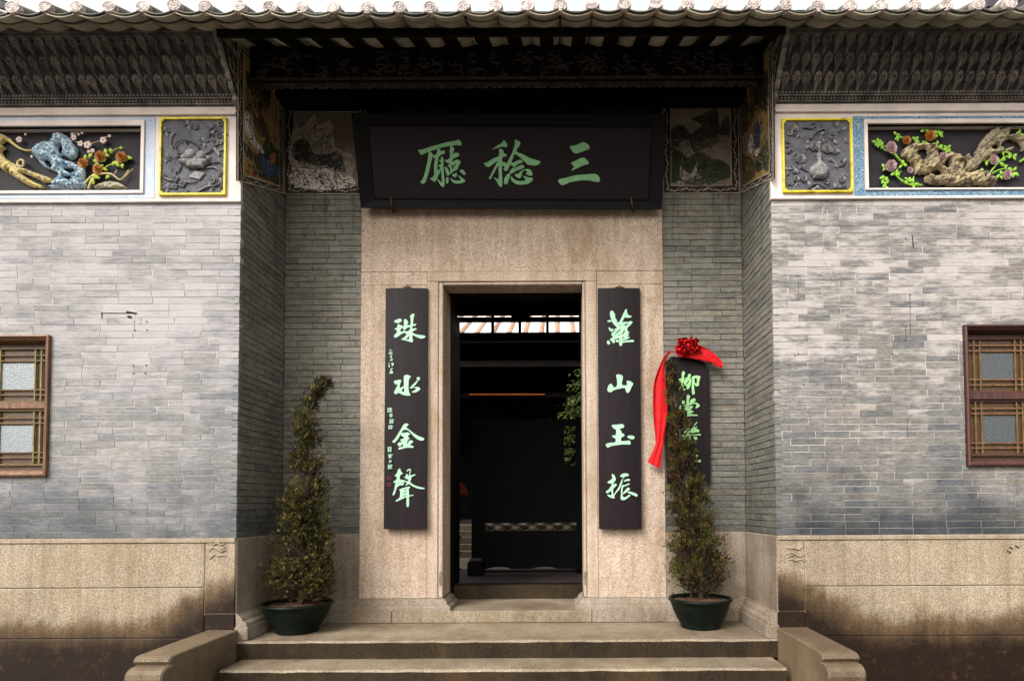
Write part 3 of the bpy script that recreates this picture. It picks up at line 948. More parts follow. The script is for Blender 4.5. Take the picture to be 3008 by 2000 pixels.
bx('fillet', XL + 0.004, XR - 0.004, BY - 0.02, BY - 0.001, P(1500, 232, BY).z - 0.008, P(1500, 232, BY).z + 0.008, M_carve, bm)
rc = random.Random(4)
m = MB()
for i in range(150):
    cx = rc.uniform(XL + 0.1, XR - 0.1); cz = rc.uniform(zb0 + 0.06, zb1 - 0.09)
    a0 = rc.uniform(0, 6.28); sgn = rc.choice((-1, 1)); r0 = rc.uniform(0.02, 0.055)
    pts = []
    for j in range(9):
        t = j / 8; a = a0 + sgn * t * 4.2; r_ = r0 * (1 - 0.75 * t)
        pts.append((cx + r_ * math.cos(a) * 1.5, BY - 0.006 - 0.012 * t, cz + r_ * math.sin(a)))
    m.tube(pts, [0.007 * (1 - 0.6 * j / 8) + 0.002 for j in range(9)], 5)
m.build('scroll_carving', M_carve, bm, True)
# scalloped fringe
me_s = MB()
n = 15; pts = []
for i in range(n + 1):
    t = i / n
    pts.append((-0.062 + 0.124 * t, 0, -0.026 - 0.018 * abs(math.sin(t * math.pi * 2)) - 0.006 * math.cos(t * math.pi * 2)))
me_s.extrude([(0.062, 0, 0.0), (-0.062, 0, 0.0)] + [(p[0], p[1], p[2]) for p in pts], (0, 0.02, 0))
me_fr = mesh_data('fringe', me_s.v, me_s.f, M_carve)
xx = XL + 0.07
while xx < XR - 0.06:
    inst('fringe', me_fr, (xx, BY - 0.004, zb0 + 0.002), bm)
    xx += 0.127
# inner purlin, added as black fill for the shaded gap above the frescoes
bx('dark_gap_bar', XL + 0.004, XR - 0.004, 5.40, 5.60, P(1500, 300, 5.5).z, 5.9, M_wood_black, bm)

# ------------------------------------------------------------------ carved brick cornices
CT = (4.50, zroof(4.50) - 0.052)             # top edge  (y, z)
CB = (4.835, P(400, 316, 4.835).z)           # bottom edge
def cy(z):
    t = (z - CB[1]) / (CT[1] - CB[1])
    return CB[0] + (CT[0] - CB[0]) * t
CK = (CB[0] - CT[0]) / (CT[1] - CB[1])       # how far the cornice leans out per metre of height
def leaf_bracket(H):
    """acanthus bracket: lobed leaf leaning out with the cornice, swelling and curling over at the tip; origin at its foot"""
    m = MB(); n = 10
    rows = []
    for i in range(n + 1):
        t = i / n
        z = H * t
        y = -CK * z * (0.70 + 0.30 * t) - 0.026 * math.sin(math.pi * t * 0.9) - 0.004
        wd = float(np.interp(t, [0, .3, .55, .8, 1], [.007, .010, .014, .018, .010])) + (0.003 if i % 2 else -0.003)
        if i == n: wd = 0.007
        rows.append([(-wd, y + 0.030, z - 0.012), (-wd, y + 0.008, z - 0.004), (-wd * 0.5, y - 0.002, z), (0, y - 0.012, z + 0.002), (wd * 0.5, y - 0.002, z), (wd, y + 0.008, z - 0.004), (wd, y + 0.030, z - 0.012)])
    v = [p for r_ in rows for p in r_]
    f = [(i * 7 + j, i * 7 + j + 1, i * 7 + j + 8, i * 7 + j + 7) for i in range(n) for j in range(6)]
    f.append(tuple(n * 7 + j for j in range(7)))
    m.add(v, f)
    yt = -CK * H
    for fx, ft, fr in ((0, 0.98, .016), (.015, 0.92, .0145), (.024, 0.80, .0135), (.024, 0.66, .012), (.019, 0.53, .010), (.013, 0.41, .008)):
        for sg in ((1,) if fx == 0 else (-1, 1)):
            m.ball((sg * fx, yt * ft * (0.70 + 0.30 * ft) - 0.026 * math.sin(math.pi * ft * 0.9) - 0.002 - (0.006 if ft > 0.9 else 0), H * ft), fr, 5, 4, sz=1.25)
    return mesh_data('leaf_bracket', m.v, m.f, M_cornice)
me_leaf = leaf_bracket((CT[1] - CB[1]) * 0.26 * 1.04)
me_dent = mesh_data('dentil', *(lambda m: (m.v, m.f))(MB().box(-0.009, 0.009, -0.008, 0.012, -0.008, 0.008)), M_cornice)

def cornice(x0, x1, inner, label, phase):
    o = thing('carved_cornice', ((x0 + x1) / 2, 4.7, CB[1]), label, 'cornice')
    MB().extrude([(x0, CB[0] + 0.05, CB[1]), (x0, CB[0] + 0.03, CB[1]), (x0, CT[0] + 0.105, CT[1]), (x0, CT[0] + 0.105, CT[1] + 0.05), (x0, CB[0] + 0.3, CT[1] + 0.05), (x0, CB[0] + 0.3, CB[1])], (x1 - x0, 0, 0)).build('core', M_cornice, o)
    zs = [P(400, y, cy_).z for y, cy_ in ((286, 4.80), (226, 4.70), (163, 4.60), (97, 4.50))]
    zs = [CB[1] + (CT[1] - CB[1]) * t for t in (0.15, 0.41, 0.67, 0.92)]
    # moulded strips between the tiers
    for z, t in ((CB[1] + 0.012, 0.018), (CB[1] + 0.044, 0.014)):
        bx('strip', x0, x1, cy(z) - t, cy(z) + 0.03, z - 0.005, z + 0.004, M_cornice, o)
    bx('crown_strip', x0, x1, CT[0] - 0.012, CT[0] + 0.06, CT[1] - 0.004, CT[1] + 0.03, M_cornice, o)
    bx('crown_strip', x0, x1, CT[0] + 0.006, CT[0] + 0.08, CT[1] - 0.022, CT[1] - 0.008, M_cornice, o)
    bx('crown_strip', x0, x1, CT[0] - 0.030, CT[0] + 0.06, CT[1] + 0.032, CT[1] + 0.046, M_cornice, o)
    for z in (CB[1] + 0.028, CB[1] + 0.060):
        x = x0 + 0.02
        dm = MB()
        while x < x1 - 0.01:
            dm.box(x - 0.008, x + 0.008, cy(z) - 0.012, cy(z) + 0.02, z - 0.009, z + 0.007)
            x += 0.030
        dm.build('dentil_row', M_cornice, o, kind='stuff')
    z = CT[1] + 0.013; x = x0 + 0.02; dm = MB()
    while x < x1:
        dm.ball((x, CT[0] - 0.014, z), 0.008, 5, 4); x += 0.034
    dm.build('bead_row', M_cornice, o, kind='stuff')
    for ti in range(3):
        z = zs[ti]; y = cy(z) + 0.006
        hs = 1.0
        sp = 0.0900 + 0.0012 * ti
        n = int((x1 - x0) / sp)
        for i in range(n):
            x = (x1 - 0.045 - i * sp) if inner == 'hi' else (x0 + 0.045 + i * sp)
            x += (sp * 0.5 if ti == 1 else 0) * (-1 if inner == 'hi' else 1)
            if x < x0 + 0.02 or x > x1 - 0.02: continue
            inst('leaf_bracket', me_leaf, (x, y, z), o, rot=(rnd.uniform(-.05, .05), rnd.uniform(-.06, .06), rnd.uniform(-.08, .08)), scale=(1.0, 1.0, hs))
        bx('shelf', x0, x1, cy(zs[ti + 1]) + 0.030, cy(zs[ti + 1]) + 0.11, zs[ti + 1] - 0.010, zs[ti + 1] - 0.002, M_cornice, o)
    # stepped corbel end facing the recess
    xa = x1 - 0.002 if inner == 'hi' else x0 - 0.036
    pts = [(CB[0] + 0.05, CB[1] - 0.10), (CB[0] - 0.012, CB[1] - 0.10), (CB[0] - 0.03, CB[1] - 0.075), (CB[0] - 0.012, CB[1] - 0.05), (CB[0] - 0.02, CB[1] - 0.03)]
    k = 7
    for i in range(k):
        z0_, z1_ = CB[1] + (CT[1] + 0.05 - CB[1]) * i / k, CB[1] + (CT[1] + 0.05 - CB[1]) * (i + 1) / k
        yy = min(cy((z0_ + z1_) / 2), CB[0]) - 0.045
        pts += [(yy + 0.018, z0_), (yy, z0_ + 0.012), (yy - (0.012 if i % 2 else 0.0), z1_ - 0.016), (yy - 0.016, z1_ - 0.004)]
    pts += [(CB[0] + 0.05, CT[1] + 0.05)]
    MB().extrude([(xa, y, z) for y, z in pts], (0.038, 0, 0)).build('stepped_end', M_cornice_lt, o)
    return o, pts, xa
cor_l, ENDPTS, _ = cornice(XMIN, XL - 0.036, 'hi', 'dark carved brick cornice with three tiers of leaves over the left wing', 0)
cor_r, ENDPTS, _ = cornice(XR + 0.036, XMAX, 'lo', 'dark carved brick cornice with three tiers of leaves over the right wing', 1)
# ------------------------------------------------------------------ relief tools
def in_poly(px, py, poly):
    inside = np.zeros(px.shape, bool)
    n = len(poly)
    for i in range(n):
        x0, y0 = poly[i]; x1, y1 = poly[(i + 1) % n]
        c = ((y0 > py) != (y1 > py))
        with np.errstate(divide='ignore', invalid='ignore'):
            xx = (x1 - x0) * (py - y0) / (y1 - y0 if y1 != y0 else 1e-9) + x0
        inside ^= c & (px < xx)
    return inside

def seg_dist(px, py, poly):
    d = np.full(px.shape, 1e9)
    n = len(poly)
    for i in range(n):
        x0, y0 = poly[i]; x1, y1 = poly[(i + 1) % n]
        dx, dy = x1 - x0, y1 - y0
        L = dx * dx + dy * dy + 1e-9
        t = np.clip(((px - x0) * dx + (py - y0) * dy) / L, 0, 1)
        d = np.minimum(d, np.hypot(px - x0 - t * dx, py - y0 - t * dy))
    return d

def vnoise(x, y, seed=0):
    """cheap smooth value noise"""
    def h(i, j):
        v = np.sin(i * 127.1 + j * 311.7 + seed * 74.7) * 43758.5453
        return v - np.floor(v)
    i, j = np.floor(x), np.floor(y)
    fx, fy = x - i, y - j
    fx = fx * fx * (3 - 2 * fx); fy = fy * fy * (3 - 2 * fy)
    return (h(i, j) * (1 - fx) + h(i + 1, j) * fx) * (1 - fy) + (h(i, j + 1) * (1 - fx) + h(i + 1, j + 1) * fx) * fy

def pillow(name, outer, holes, Y, depth, mat, parent, rad=14.0, step=1.6, rough=0.0, rscale=9.0, seed=0, smooth=3):
    """swelling plaster form with the outline given on the measuring grid, standing on the plane y = Y"""
    outer = smooth_poly(outer, smooth); holes = [smooth_poly(h, 3) for h in holes]
    xs = [p[0] for p in outer]; ys = [p[1] for p in outer]
    gx, gy = np.meshgrid(np.arange(min(xs), max(xs) + step, step), np.arange(min(ys), max(ys) + step, step))
    ins = in_poly(gx, gy, outer)
    d = seg_dist(gx, gy, outer)
    for h in holes:
        ins &= ~in_poly(gx, gy, h)
        d = np.minimum(d, seg_dist(gx, gy, h))
    t = np.clip(d / rad, 0, 1)
    hgt = depth * np.sqrt(1 - (1 - t) ** 2)
    if rough:
        nz = vnoise(gx / rscale, gy / rscale, seed) * 0.6 + vnoise(gx / rscale * 2.3, gy / rscale * 2.3, seed + 5) * 0.4
        hgt = hgt * (1 - rough + 2 * rough * nz)
    idx = -np.ones(gx.shape, int); v = []; f = []
    for r_, c_ in zip(*np.nonzero(ins)):
        idx[r_, c_] = len(v)
        p = P(gx[r_, c_], gy[r_, c_], Y)
        p.y -= float(hgt[r_, c_])
        v.append(p)
    for r_ in range(gx.shape[0] - 1):
        for c_ in range(gx.shape[1] - 1):
            q = (idx[r_, c_], idx[r_, c_ + 1], idx[r_ + 1, c_ + 1], idx[r_ + 1, c_])
            if min(q) >= 0: f.append(q[::-1])
            else:
                w = [a for a in q if a >= 0]
                if len(w) == 3: f.append(tuple(w[::-1]))
    return obj(name, v, f, mat, parent, True)

def T(pts, ox, oy, s):
    return [(ox + p[0] / s, oy + p[1] / s) for p in pts]

def twig(name, pts, r0, r1, Y, mat, parent, out=0.02, n=6):
    sp = smooth_poly(pts, 4, False)
    k = len(sp)
    path = []
    for i, p in enumerate(sp):
        q = P(p[0], p[1], Y)
        q.y -= out * (0.4 + 0.6 * math.sin(math.pi * i / (k - 1)))
        path.append(q)
    return MB().tube(path, [r0 + (r1 - r0) * i / (k - 1) for i in range(k)], n).build(name, mat, parent, True)

def leaf_mesh(name, mat, L=0.05, W=0.026):
    v = [(0, 0, 0), (W * .35, -.004, L * .25), (W * .5, -.006, L * .5), (W * .32, -.004, L * .8), (0, -.001, L), (-W * .32, -.004, L * .8), (-W * .5, -.006, L * .5), (-W * .35, -.004, L * .25),
         (0, -.010, L * .3), (0, -.011, L * .6)]
    f = [(0, 1, 8), (1, 2, 9, 8), (2, 3, 9), (3, 4, 9), (4, 5, 9), (5, 6, 9), (6, 7, 8, 9), (7, 0, 8)]
    f = [q[::-1] for q in f]
    v2 = [(a, 0.002, c) for a, b, c in v[:8]]
    k = len(v)
    v += v2
    f += [(i, (i + 1) % 8, k + (i + 1) % 8, k + i) for i in range(8)]
    return mesh_data(name, v, f, mat)

def rose_mesh(name, mat, rings=((1.0, 7, 0.25), (0.72, 6, 0.6), (0.45, 5, 0.85), (0.2, 3, 1.0))):
    """unit rose looking to -y"""
    m = MB(); a0 = 0.0
    for r_, n, h in rings:
        for i in range(n):
            a = a0 + 2 * math.pi * i / n
            d = 2 * math.pi / n * 0.62
            pts = []
            for s in (-1, -0.5, 0, 0.5, 1):
                rr = r_ * (1.0 - 0.16 * s * s)
                pts.append((rr * math.cos(a + s * d), -0.42 * h - 0.10, rr * math.sin(a + s * d)))
            inn = [(p[0] * 0.35, -0.42 * h + 0.12, p[2] * 0.35) for p in pts]
            m.add(pts + inn, [(j, j + 1, j + 6, j + 5) for j in range(4)])
            m.add(pts + [(p[0] * 0.9, 0.12, p[2] * 0.9) for p in pts], [(j + 5, j + 6, j + 1, j) for j in range(4)])
        a0 += 0.5
    return mesh_data(name, m.v, m.f, mat)

def blossom_mesh(name, mat, n=5):
    m = MB()
    for i in range(n):
        a = 2 * math.pi * i / n
        m.ball((0.55 * math.cos(a), -0.12, 0.55 * math.sin(a)), 0.48, 7, 5, sy=0.45)
    m.ball((0, -0.3, 0), 0.22, 6, 4)
    return mesh_data(name, m.v, m.f, mat, True)

def put(name, me, px, py, Y, parent, r, rot=0.0):
    p = P(px, py, Y)
    return inst(name, me, p, parent, rot=(0, rot, 0), scale=(r, r, r))

M_rock_blue = simple('blue_rock_paint', (0.46, 0.58, 0.66), (0.075, 0.16, 0.26), 34, 0.6, 0.6, 60, lo=0.36, hi=0.60)
M_rock_brown = simple('ochre_rock_paint', (0.38, 0.31, 0.18), (0.05, 0.036, 0.024), 18, 0.6, 0.6, 50, lo=0.36, hi=0.62)
M_trunk_yel = simple('yellow_trunk_paint', (0.50, 0.40, 0.10), (0.36, 0.29, 0.20), 26, 0.6, 0.4, 50)
M_trunk_grey = simple('grey_trunk_paint', (0.3024, 0.2592, 0.1728), (0.1152, 0.0936, 0.0576), 22, 0.6, 0.5, 50)
M_petal_or = simple('orange_petal', (0.3456, 0.1368, 0.0108), (0.2016, 0.0648, 0.0072), 60, 0.5)
M_petal_wh = simple('white_petal', (0.62, 0.50, 0.47), (0.45, 0.33, 0.32), 60, 0.55)
M_petal_pk = simple('pink_petal', (0.3744, 0.2592, 0.2592), (0.2448, 0.1440, 0.1584), 60, 0.55)
M_leaf_yg = simple('lime_leaf_paint', (0.26, 0.50, 0.035), (0.16, 0.34, 0.03), 40, 0.5)
M_leaf_yl = simple('yellow_leaf_paint', (0.42, 0.50, 0.05), (0.28, 0.36, 0.035), 40, 0.5)
M_mound = simple('mound_paint', (0.3600, 0.3168, 0.2016), (0.2016, 0.1872, 0.1440), 40, 0.7)

def blue_border(name, c_bg, c_bg2, c_ln, thr):
    m, nt, b = nodes_of(name)
    w = NT(nt)
    v = w.pos()
    base = w.ramp(w.noise(v, 5, 5), [(0.35, c_bg2), (0.65, c_bg)])
    nz = w.noise(v, 34, 2, 0.5, 1.6)
    band = w.math('ABSOLUTE', w.math('SUBTRACT', nz, 0.5))
    base = w.mix(base, c_ln, w.remap(band, thr, thr * 0.5, 0, 1))
    w.l(base, b.inputs['Base Color'])
    b.inputs['Roughness'].default_value = 0.7
    return m
M_blue_pale = blue_border('pale_blue_border', (0.3960, 0.4464, 0.5328), (0.2592, 0.3456, 0.4896), (0.4752, 0.4896, 0.5184), 0.035)
M_blue_deep = blue_border('deep_blue_border', (0.0468, 0.1440, 0.2448), (0.0360, 0.1008, 0.1872), (0.3024, 0.3744, 0.4032), 0.040)

ZT_BAND = P(400, 342, D0).z

def rect(px0, py0, px1, py1, Y):
    a, b = P(px0, py0, Y), P(px1, py1, Y)
    return min(a.x, b.x), max(a.x, b.x), min(a.z, b.z), max(a.z, b.z)

def frame_of(name, r, w, y0, y1, mat, parent, wx=None):
    """four mitred-looking bars round the rectangle r (x0, x1, z0, z1), going inwards by w"""
    x0, x1, z0, z1 = r
    wx = wx or w
    m = MB()
    m.box(x0, x1, y0, y1, z1 - w, z1, 0.002).box(x0, x1, y0, y1, z0, z0 + w, 0.002)
    m.box(x0, x0 + wx, y0 + 0.0005, y1, z0 + w, z1 - w, 0.002).box(x1 - wx, x1, y0 + 0.0005, y1, z0 + w, z1 - w, 0.002)
    return m.build(name, mat, parent)

def band(side):
    """white plaster band of one wing: ground with openings left for the panels"""
    left = side == 'l'
    o = thing('plaster_frieze', (-3.9 if left else 3.0, D0, Z_BR), 'white plaster frieze band above the %s brick wing' % ('left' if left else 'right'), 'frieze')
    xa, xb = (XMIN, XL + 0.004) if left else (XR - 0.004, XMAX)
    bx('cap_ledge', xa, xb, D0 - 0.035, D0 + 0.02, P(400, 345, D0).z, P(400, 338, D0).z, M_plaster, o, 0.004)
    bx('upper_fascia', xa, xb, D0 - 0.018, D0 + 0.02, P(400, 337, D0).z, CB[1] + 0.004, M_plaster, o, 0.004)
    bx('foot_fillet', xa - (0 if left else 0.006), xb + (0.006 if left else 0), D0 - 0.024, D0 + 0.02, Z_BR - 0.006, Z_BR + 0.018, M_plaster, o, 0.004)
    return o
fr_l, fr_r = band('l'), band('r')
YG = D0 - 0.012         # face of the white ground
# left wing: ground strips round the niche and the framed tile
def ground(o, xa, xb, niche, name='ground'):
    x0, x1, z0, z1 = niche
    zt = P(400, 345, D0).z
    m = MB()
    m.box(xa, xb, YG, D0 + 0.02, Z_BR + 0.018, z0).box(xa, xb, YG, D0 + 0.02, z1, zt)
    if x0 > xa: m.box(xa, x0, YG, D0 + 0.02, z0, z1)
    if x1 < xb: m.box(x1, xb, YG, D0 + 0.02, z0, z1)
    return m.build(name, M_plaster, o)
nl = rect(-60, 374, 414, 561, YG); nl = (-5.45, nl[1], nl[2], nl[3])
nr = rect(2546, 366, 3060, 553, YG); nr = (nr[0], 4.75, nr[2], nr[3])
ground(fr_l, XMIN, XL + 0.002, nl)
ground(fr_r, XR - 0.002, XMAX, nr)
YN = D0 + 0.062         # back of the niches

# ---- left niche
nic_l = thing('painted_relief', (-4.2, D0, Z_BR + 0.1), 'painted plaster relief of blue rocks and orange roses, left frieze', 'relief')
bx('back', nl[0] - 0.02, nl[1] + 0.02, YN, YN + 0.02, nl[2] - 0.02, nl[3] + 0.06, M_niche, nic_l)
MB().box(nl[0], nl[1] + 0.001, D0 - 0.01, YN, nl[3], nl[3] + 0.012).box(nl[0], nl[1] + 0.001, D0 - 0.01, YN, nl[2] - 0.012, nl[2]).box(nl[1], nl[1] + 0.012, D0 - 0.01, YN, nl[2], nl[3]).box(nl[0] - 0.012, nl[0], D0 - 0.01, YN, nl[2], nl[3]).build('reveal', M_plaster, nic_l)
def ubar(name, r, w, y0, y1, mat, parent, side):
    """three-sided border: top, bottom and the inner upright"""
    x0, x1, z0, z1 = r
    m = MB().box(x0, x1, y0, y1, z1 - w[0], z1, 0.0015).box(x0, x1, y0, y1, z0, z0 + w[1], 0.0015)
    wo = 0.034 if 'white' in name else 0.086
    wl_, wr_ = (wo, w[2]) if side == 'l' else (w[2], wo)
    m.box(x1 - wr_, x1, y0 + 0.0004, y1, z0 + w[1], z1 - w[0], 0.0015).box(x0, x0 + wl_, y0 + 0.0004, y1, z0 + w[1], z1 - w[0], 0.0015)
    return m.build(name, mat, parent)
px = 1 / 351.0
fr = (nl[0] - 0.034, P(426, 450, YG).x, P(400, 570, YG).z, P(400, 356, YG).z)
bl = (nl[0] - 0.12, P(456, 450, YG).x, P(400, 583, YG).z, P(400, 345, YG).z)
ubar('blue_border', bl, (bl[3] - fr[3], fr[2] - bl[2], bl[1] - fr[1]), YG - 0.003, YG + 0.001, M_blue_pale, nic_l, 'l')
ubar('white_frame', fr, (fr[3] - nl[3], nl[2] - fr[2], fr[1] - nl[1]), YG - 0.016, YG + 0.001, M_plaster, nic_l, 'l')
S = 2.529
YB2 = YN - 0.002
L_ = lambda pts: T(pts, 0, 0, S)
pillow('rock', L_([(395, 1060), (430, 1015), (480, 1005), (530, 1040), (560, 1080), (595, 1130), (585, 1180), (540, 1195), (490, 1165), (470, 1190), (540, 1210), (600, 1240), (655, 1270), (645, 1340), (640, 1412), (390, 1412),
        (430, 1360), (460, 1310), (380, 1270), (340, 1250), (300, 1200), (265, 1160), (290, 1090), (340, 1075)]),
       [L_([(450, 1110), (475, 1090), (490, 1120), (475, 1160), (455, 1140)]), L_([(345, 1215), (375, 1205), (410, 1250), (385, 1258)]), L_([(490, 1265), (550, 1262), (580, 1285), (545, 1300)]), L_([(490, 1322), (540, 1325), (560, 1352), (520, 1345)])],
       YB2, 0.062, M_rock_blue, nic_l, 16, 1.3, 0.45, 7.0, 2)
pillow('trunk', L_([(-90, 1010), (0, 1000), (40, 1010), (90, 1040), (104, 1080), (60, 1064), (34, 1090), (60, 1116), (34, 1150), (70, 1195), (150, 1238), (260, 1285), (380, 1328), (412, 1368), (350, 1372), (290, 1340), (180, 1300), (250, 1350), (340, 1395), (335, 1412),
        (250, 1402), (150, 1345), (60, 1290), (0, 1250), (-90, 1230)]), [L_([(-20, 1270), (20, 1262), (40, 1290), (0, 1300)]), L_([(70, 1275), (95, 1280), (90, 1300), (72, 1294)])], YB2, 0.055, M_trunk_yel, nic_l, 12, 1.3, 0.3, 8.0, 4)
loop = [(150, 1215), (185, 1207), (213, 1225), (212, 1258), (185, 1262), (160, 1240), (150, 1215)]
twig('knot', L_(loop), 0.010, 0.010, YB2, M_trunk_yel, nic_l, 0.05)
twig('branch', L_([(84, 1050), (130, 1090), (190, 1130), (240, 1140), (285, 1118)]), 0.014, 0.006, YB2, M_trunk_yel, nic_l, 0.045)
twig('branch', L_([(640, 1375), (700, 1325), (760, 1310), (850, 1312), (910, 1352), (945, 1318), (965, 1270)]), 0.013, 0.004, YB2, M_trunk_yel, nic_l, 0.035)
twig('branch', L_([(670, 1412), (705, 1360), (725, 1320)]), 0.013, 0.008, YB2, M_trunk_yel, nic_l, 0.03)
twig('twig', L_([(940, 1330), (975, 1300), (1000, 1262)]), 0.005, 0.003, YB2, M_trunk_yel, nic_l, 0.03)
twig('twig', L_([(860, 1312), (882, 1290), (880, 1268)]), 0.005, 0.003, YB2, M_trunk_yel, nic_l, 0.03)
twig('stem', L_([(790, 1255), (850, 1235), (890, 1205)]), 0.006, 0.004, YB2, M_leaf_yl, nic_l, 0.03)
twig('stem', L_([(830, 1150), (870, 1130), (900, 1105)]), 0.005, 0.004, YB2, M_leaf_yl, nic_l, 0.03)
twig('stem', L_([(560, 1050), (640, 1090), (740, 1070), (820, 1015)]), 0.005, 0.003, YB2, M_trunk_yel, nic_l, 0.03)
twig('stem', L_([(540, 1035), (580, 1010), (615, 985)]), 0.004, 0.003, YB2, M_trunk_yel, nic_l, 0.03)
pillow('mound', L_([(715, 1412), (760, 1372), (830, 1355), (900, 1366), (948, 1400), (945, 1412)]), [], YB2, 0.04, M_mound, nic_l, 10, 1.5, 0.3)
me_rose_or = rose_mesh('rose', M_petal_or); me_bl = blossom_mesh('blossom', M_petal_wh)
me_lf = leaf_mesh('leaf', M_leaf_yl); me_lf2 = leaf_mesh('leaf', M_leaf_yg)
for x, y, r_ in ((620, 1215, 38), (745, 1165, 40), (905, 1170, 42), (730, 1262, 38)):
    put('rose', me_rose_or, x / S, y / S, YB2 - 0.035, nic_l, r_ / S / 351 * 1.05, rnd.uniform(0, 6))
for x, y, r_ in ((145, 1040, 25), (190, 1000, 11), (428, 1000, 17), (550, 1025, 24), (600, 1070, 24), (655, 1080, 32), (770, 1045, 28), (690, 1122, 18), (610, 990, 12), (815, 1012, 13), (660, 1128, 13), (540, 1000, 14), (235, 1165, 11), (585, 1000, 10)):
    put('blossom', me_bl, x / S, y / S, YB2 - 0.03, nic_l, r_ / S / 351, rnd.uniform(0, 6))
put('bud', blossom_mesh('bud', M_leaf_yl, 3), 900 / S, 1100 / S, YB2 - 0.03, nic_l, 14 / S / 351)
for x, y, a in ((690, 1190, 250), (795, 1150, 20), (815, 1160, 80), (860, 1195, 210), (950, 1185, 110), (985, 1180, 75), (910, 1210, 180), (835, 1235, 330), (770, 1225, 130), (590, 1215, 270), (640, 1190, 10), (690, 1250, 300),
                (690, 1290, 215), (765, 1285, 100), (820, 1300, 130), (680, 1320, 200), (800, 1270, 60), (725, 1205, 175), (790, 1180, 120), (835, 1140, 30), (660, 1180, 330), (700, 1310, 250)):
    o = put('leaf', me_lf, x / S, y / S, YB2 - 0.028, nic_l, 1.15 * rnd.uniform(0.85, 1.15), -R(a) + math.pi * 2)

twig('branch', [(-40, 470), (-120, 440), (-190, 470), (-260, 430)], 0.020, 0.008, YB2, M_trunk_yel, nic_l, 0.05)
for i in range(16):
    put('leaf', me_lf, -60 - 13 * i, 440 + rnd.uniform(-30, 40), YB2 - 0.028, nic_l, 1.1, rnd.uniform(0, 6.28))
for i in range(5):
    put('blossom', me_bl, -70 - 42 * i, 430 + rnd.uniform(-30, 50), YB2 - 0.03, nic_l, 0.026, rnd.uniform(0, 6))
# ---- right niche
nic_r = thing('painted_relief', (3.4, D0, Z_BR + 0.1), 'painted plaster relief of gnarled brown rock with pink and orange flowers, right frieze', 'relief')
bx('back', nr[0] - 0.02, nr[1] + 0.02, YN, YN + 0.02, nr[2] - 0.02, nr[3] + 0.06, M_niche, nic_r)
MB().box(nr[0] - 0.001, nr[1], D0 - 0.01, YN, nr[3], nr[3] + 0.012).box(nr[0] - 0.001, nr[1], D0 - 0.01, YN, nr[2] - 0.012, nr[2]).box(nr[0] - 0.012, nr[0], D0 - 0.01, YN, nr[2], nr[3]).box(nr[1], nr[1] + 0.012, D0 - 0.01, YN, nr[2], nr[3]).build('reveal', M_plaster, nic_r)
fr = (P(2538, 450, YG).x, nr[1] + 0.034, P(2700, 560, YG).z, P(2700, 353, YG).z)
bl = (P(2507, 450, YG).x, nr[1] + 0.12, P(2700, 578, YG).z, P(2700, 342, YG).z)
ubar('blue_border', bl, (bl[3] - fr[3], fr[2] - bl[2], fr[0] - bl[0]), YG - 0.003, YG + 0.001, M_blue_deep, nic_r, 'r')
ubar('white_frame', fr, (fr[3] - nr[3], nr[2] - fr[2], nr[0] - fr[0]), YG - 0.016, YG + 0.001, M_plaster, nic_r, 'r')
R_ = lambda pts: T(pts, 2250, 0, S)
pillow('rock', R_([(985, 1180), (1010, 1120), (1060, 1085), (1120, 1075), (1240, 1090), (1265, 1130), (1272, 1235), (1300, 1180), (1360, 1145), (1420, 1165), (1465, 1220), (1450, 1260), (1480, 1300), (1560, 1275), (1640, 1300), (1690, 1350), (1680, 1393),
        (1560, 1390), (1380, 1392), (1200, 1380), (1160, 1330), (1200, 1308), (1100, 1310), (1090, 1260), (1040, 1210)]),
       [R_([(1110, 1150), (1150, 1120), (1180, 1140), (1180, 1180), (1140, 1198)]), R_([(1315, 1220), (1342, 1210), (1345, 1250), (1320, 1260)]), R_([(1215, 1292), (1270, 1282), (1290, 1308), (1240, 1318)])],
       YB2, 0.068, M_rock_brown, nic_r, 16, 1.3, 0.42, 8.0, 7)
pillow('trunk', R_([(1450, 1280), (1480, 1225), (1462, 1180), (1490, 1150), (1530, 1150), (1600, 1040), (1690, 955), (1715, 985), (1760, 962), (1806, 975), (1785, 1018), (1850, 1005), (1900, 1060), (1912, 1118), (1880, 1140), (1866, 1085), (1790, 1052),
        (1735, 1090), (1745, 1120), (1820, 1105), (1800, 1150), (1720, 1155), (1600, 1215), (1560, 1260), (1510, 1290)]), [R_([(1495, 1165), (1520, 1155), (1535, 1175), (1510, 1195)]), R_([(1655, 1115), (1690, 1092), (1712, 1102), (1680, 1128)])],
       YB2, 0.055, M_trunk_grey, nic_r, 11, 1.3, 0.4, 6.0, 9)
for pts, a, b in (([(1150, 1385), (1060, 1388), (1000, 1365), (955, 1320), (935, 1265)], 0.010, 0.005), ([(1040, 1240), (980, 1205), (930, 1160), (868, 1130), (832, 1065)], 0.010, 0.004),
                  ([(1640, 1315), (1680, 1255), (1740, 1195), (1800, 1170), (1840, 1160)], 0.009, 0.004), ([(1650, 1310), (1710, 1280), (1790, 1265)], 0.007, 0.005), ([(1070, 1385), (1075, 1345), (1090, 1320)], 0.006, 0.004),
                  ([(970, 1330), (975, 1300), (1000, 1285)], 0.005, 0.004), ([(1170, 1080), (1180, 1045), (1190, 1000)], 0.006, 0.004), ([(1040, 1080), (1010, 1050), (975, 1020)], 0.006, 0.004), ([(1745, 1195), (1745, 1160), (1750, 1130)], 0.005, 0.003),
                  ([(1330, 1150), (1345, 1130), (1345, 1105)], 0.005, 0.003)):
    twig('stem', R_(pts), a, b, YB2, M_leaf_yg, nic_r, 0.035)
me_rose_pk = rose_mesh('flower', M_petal_pk)
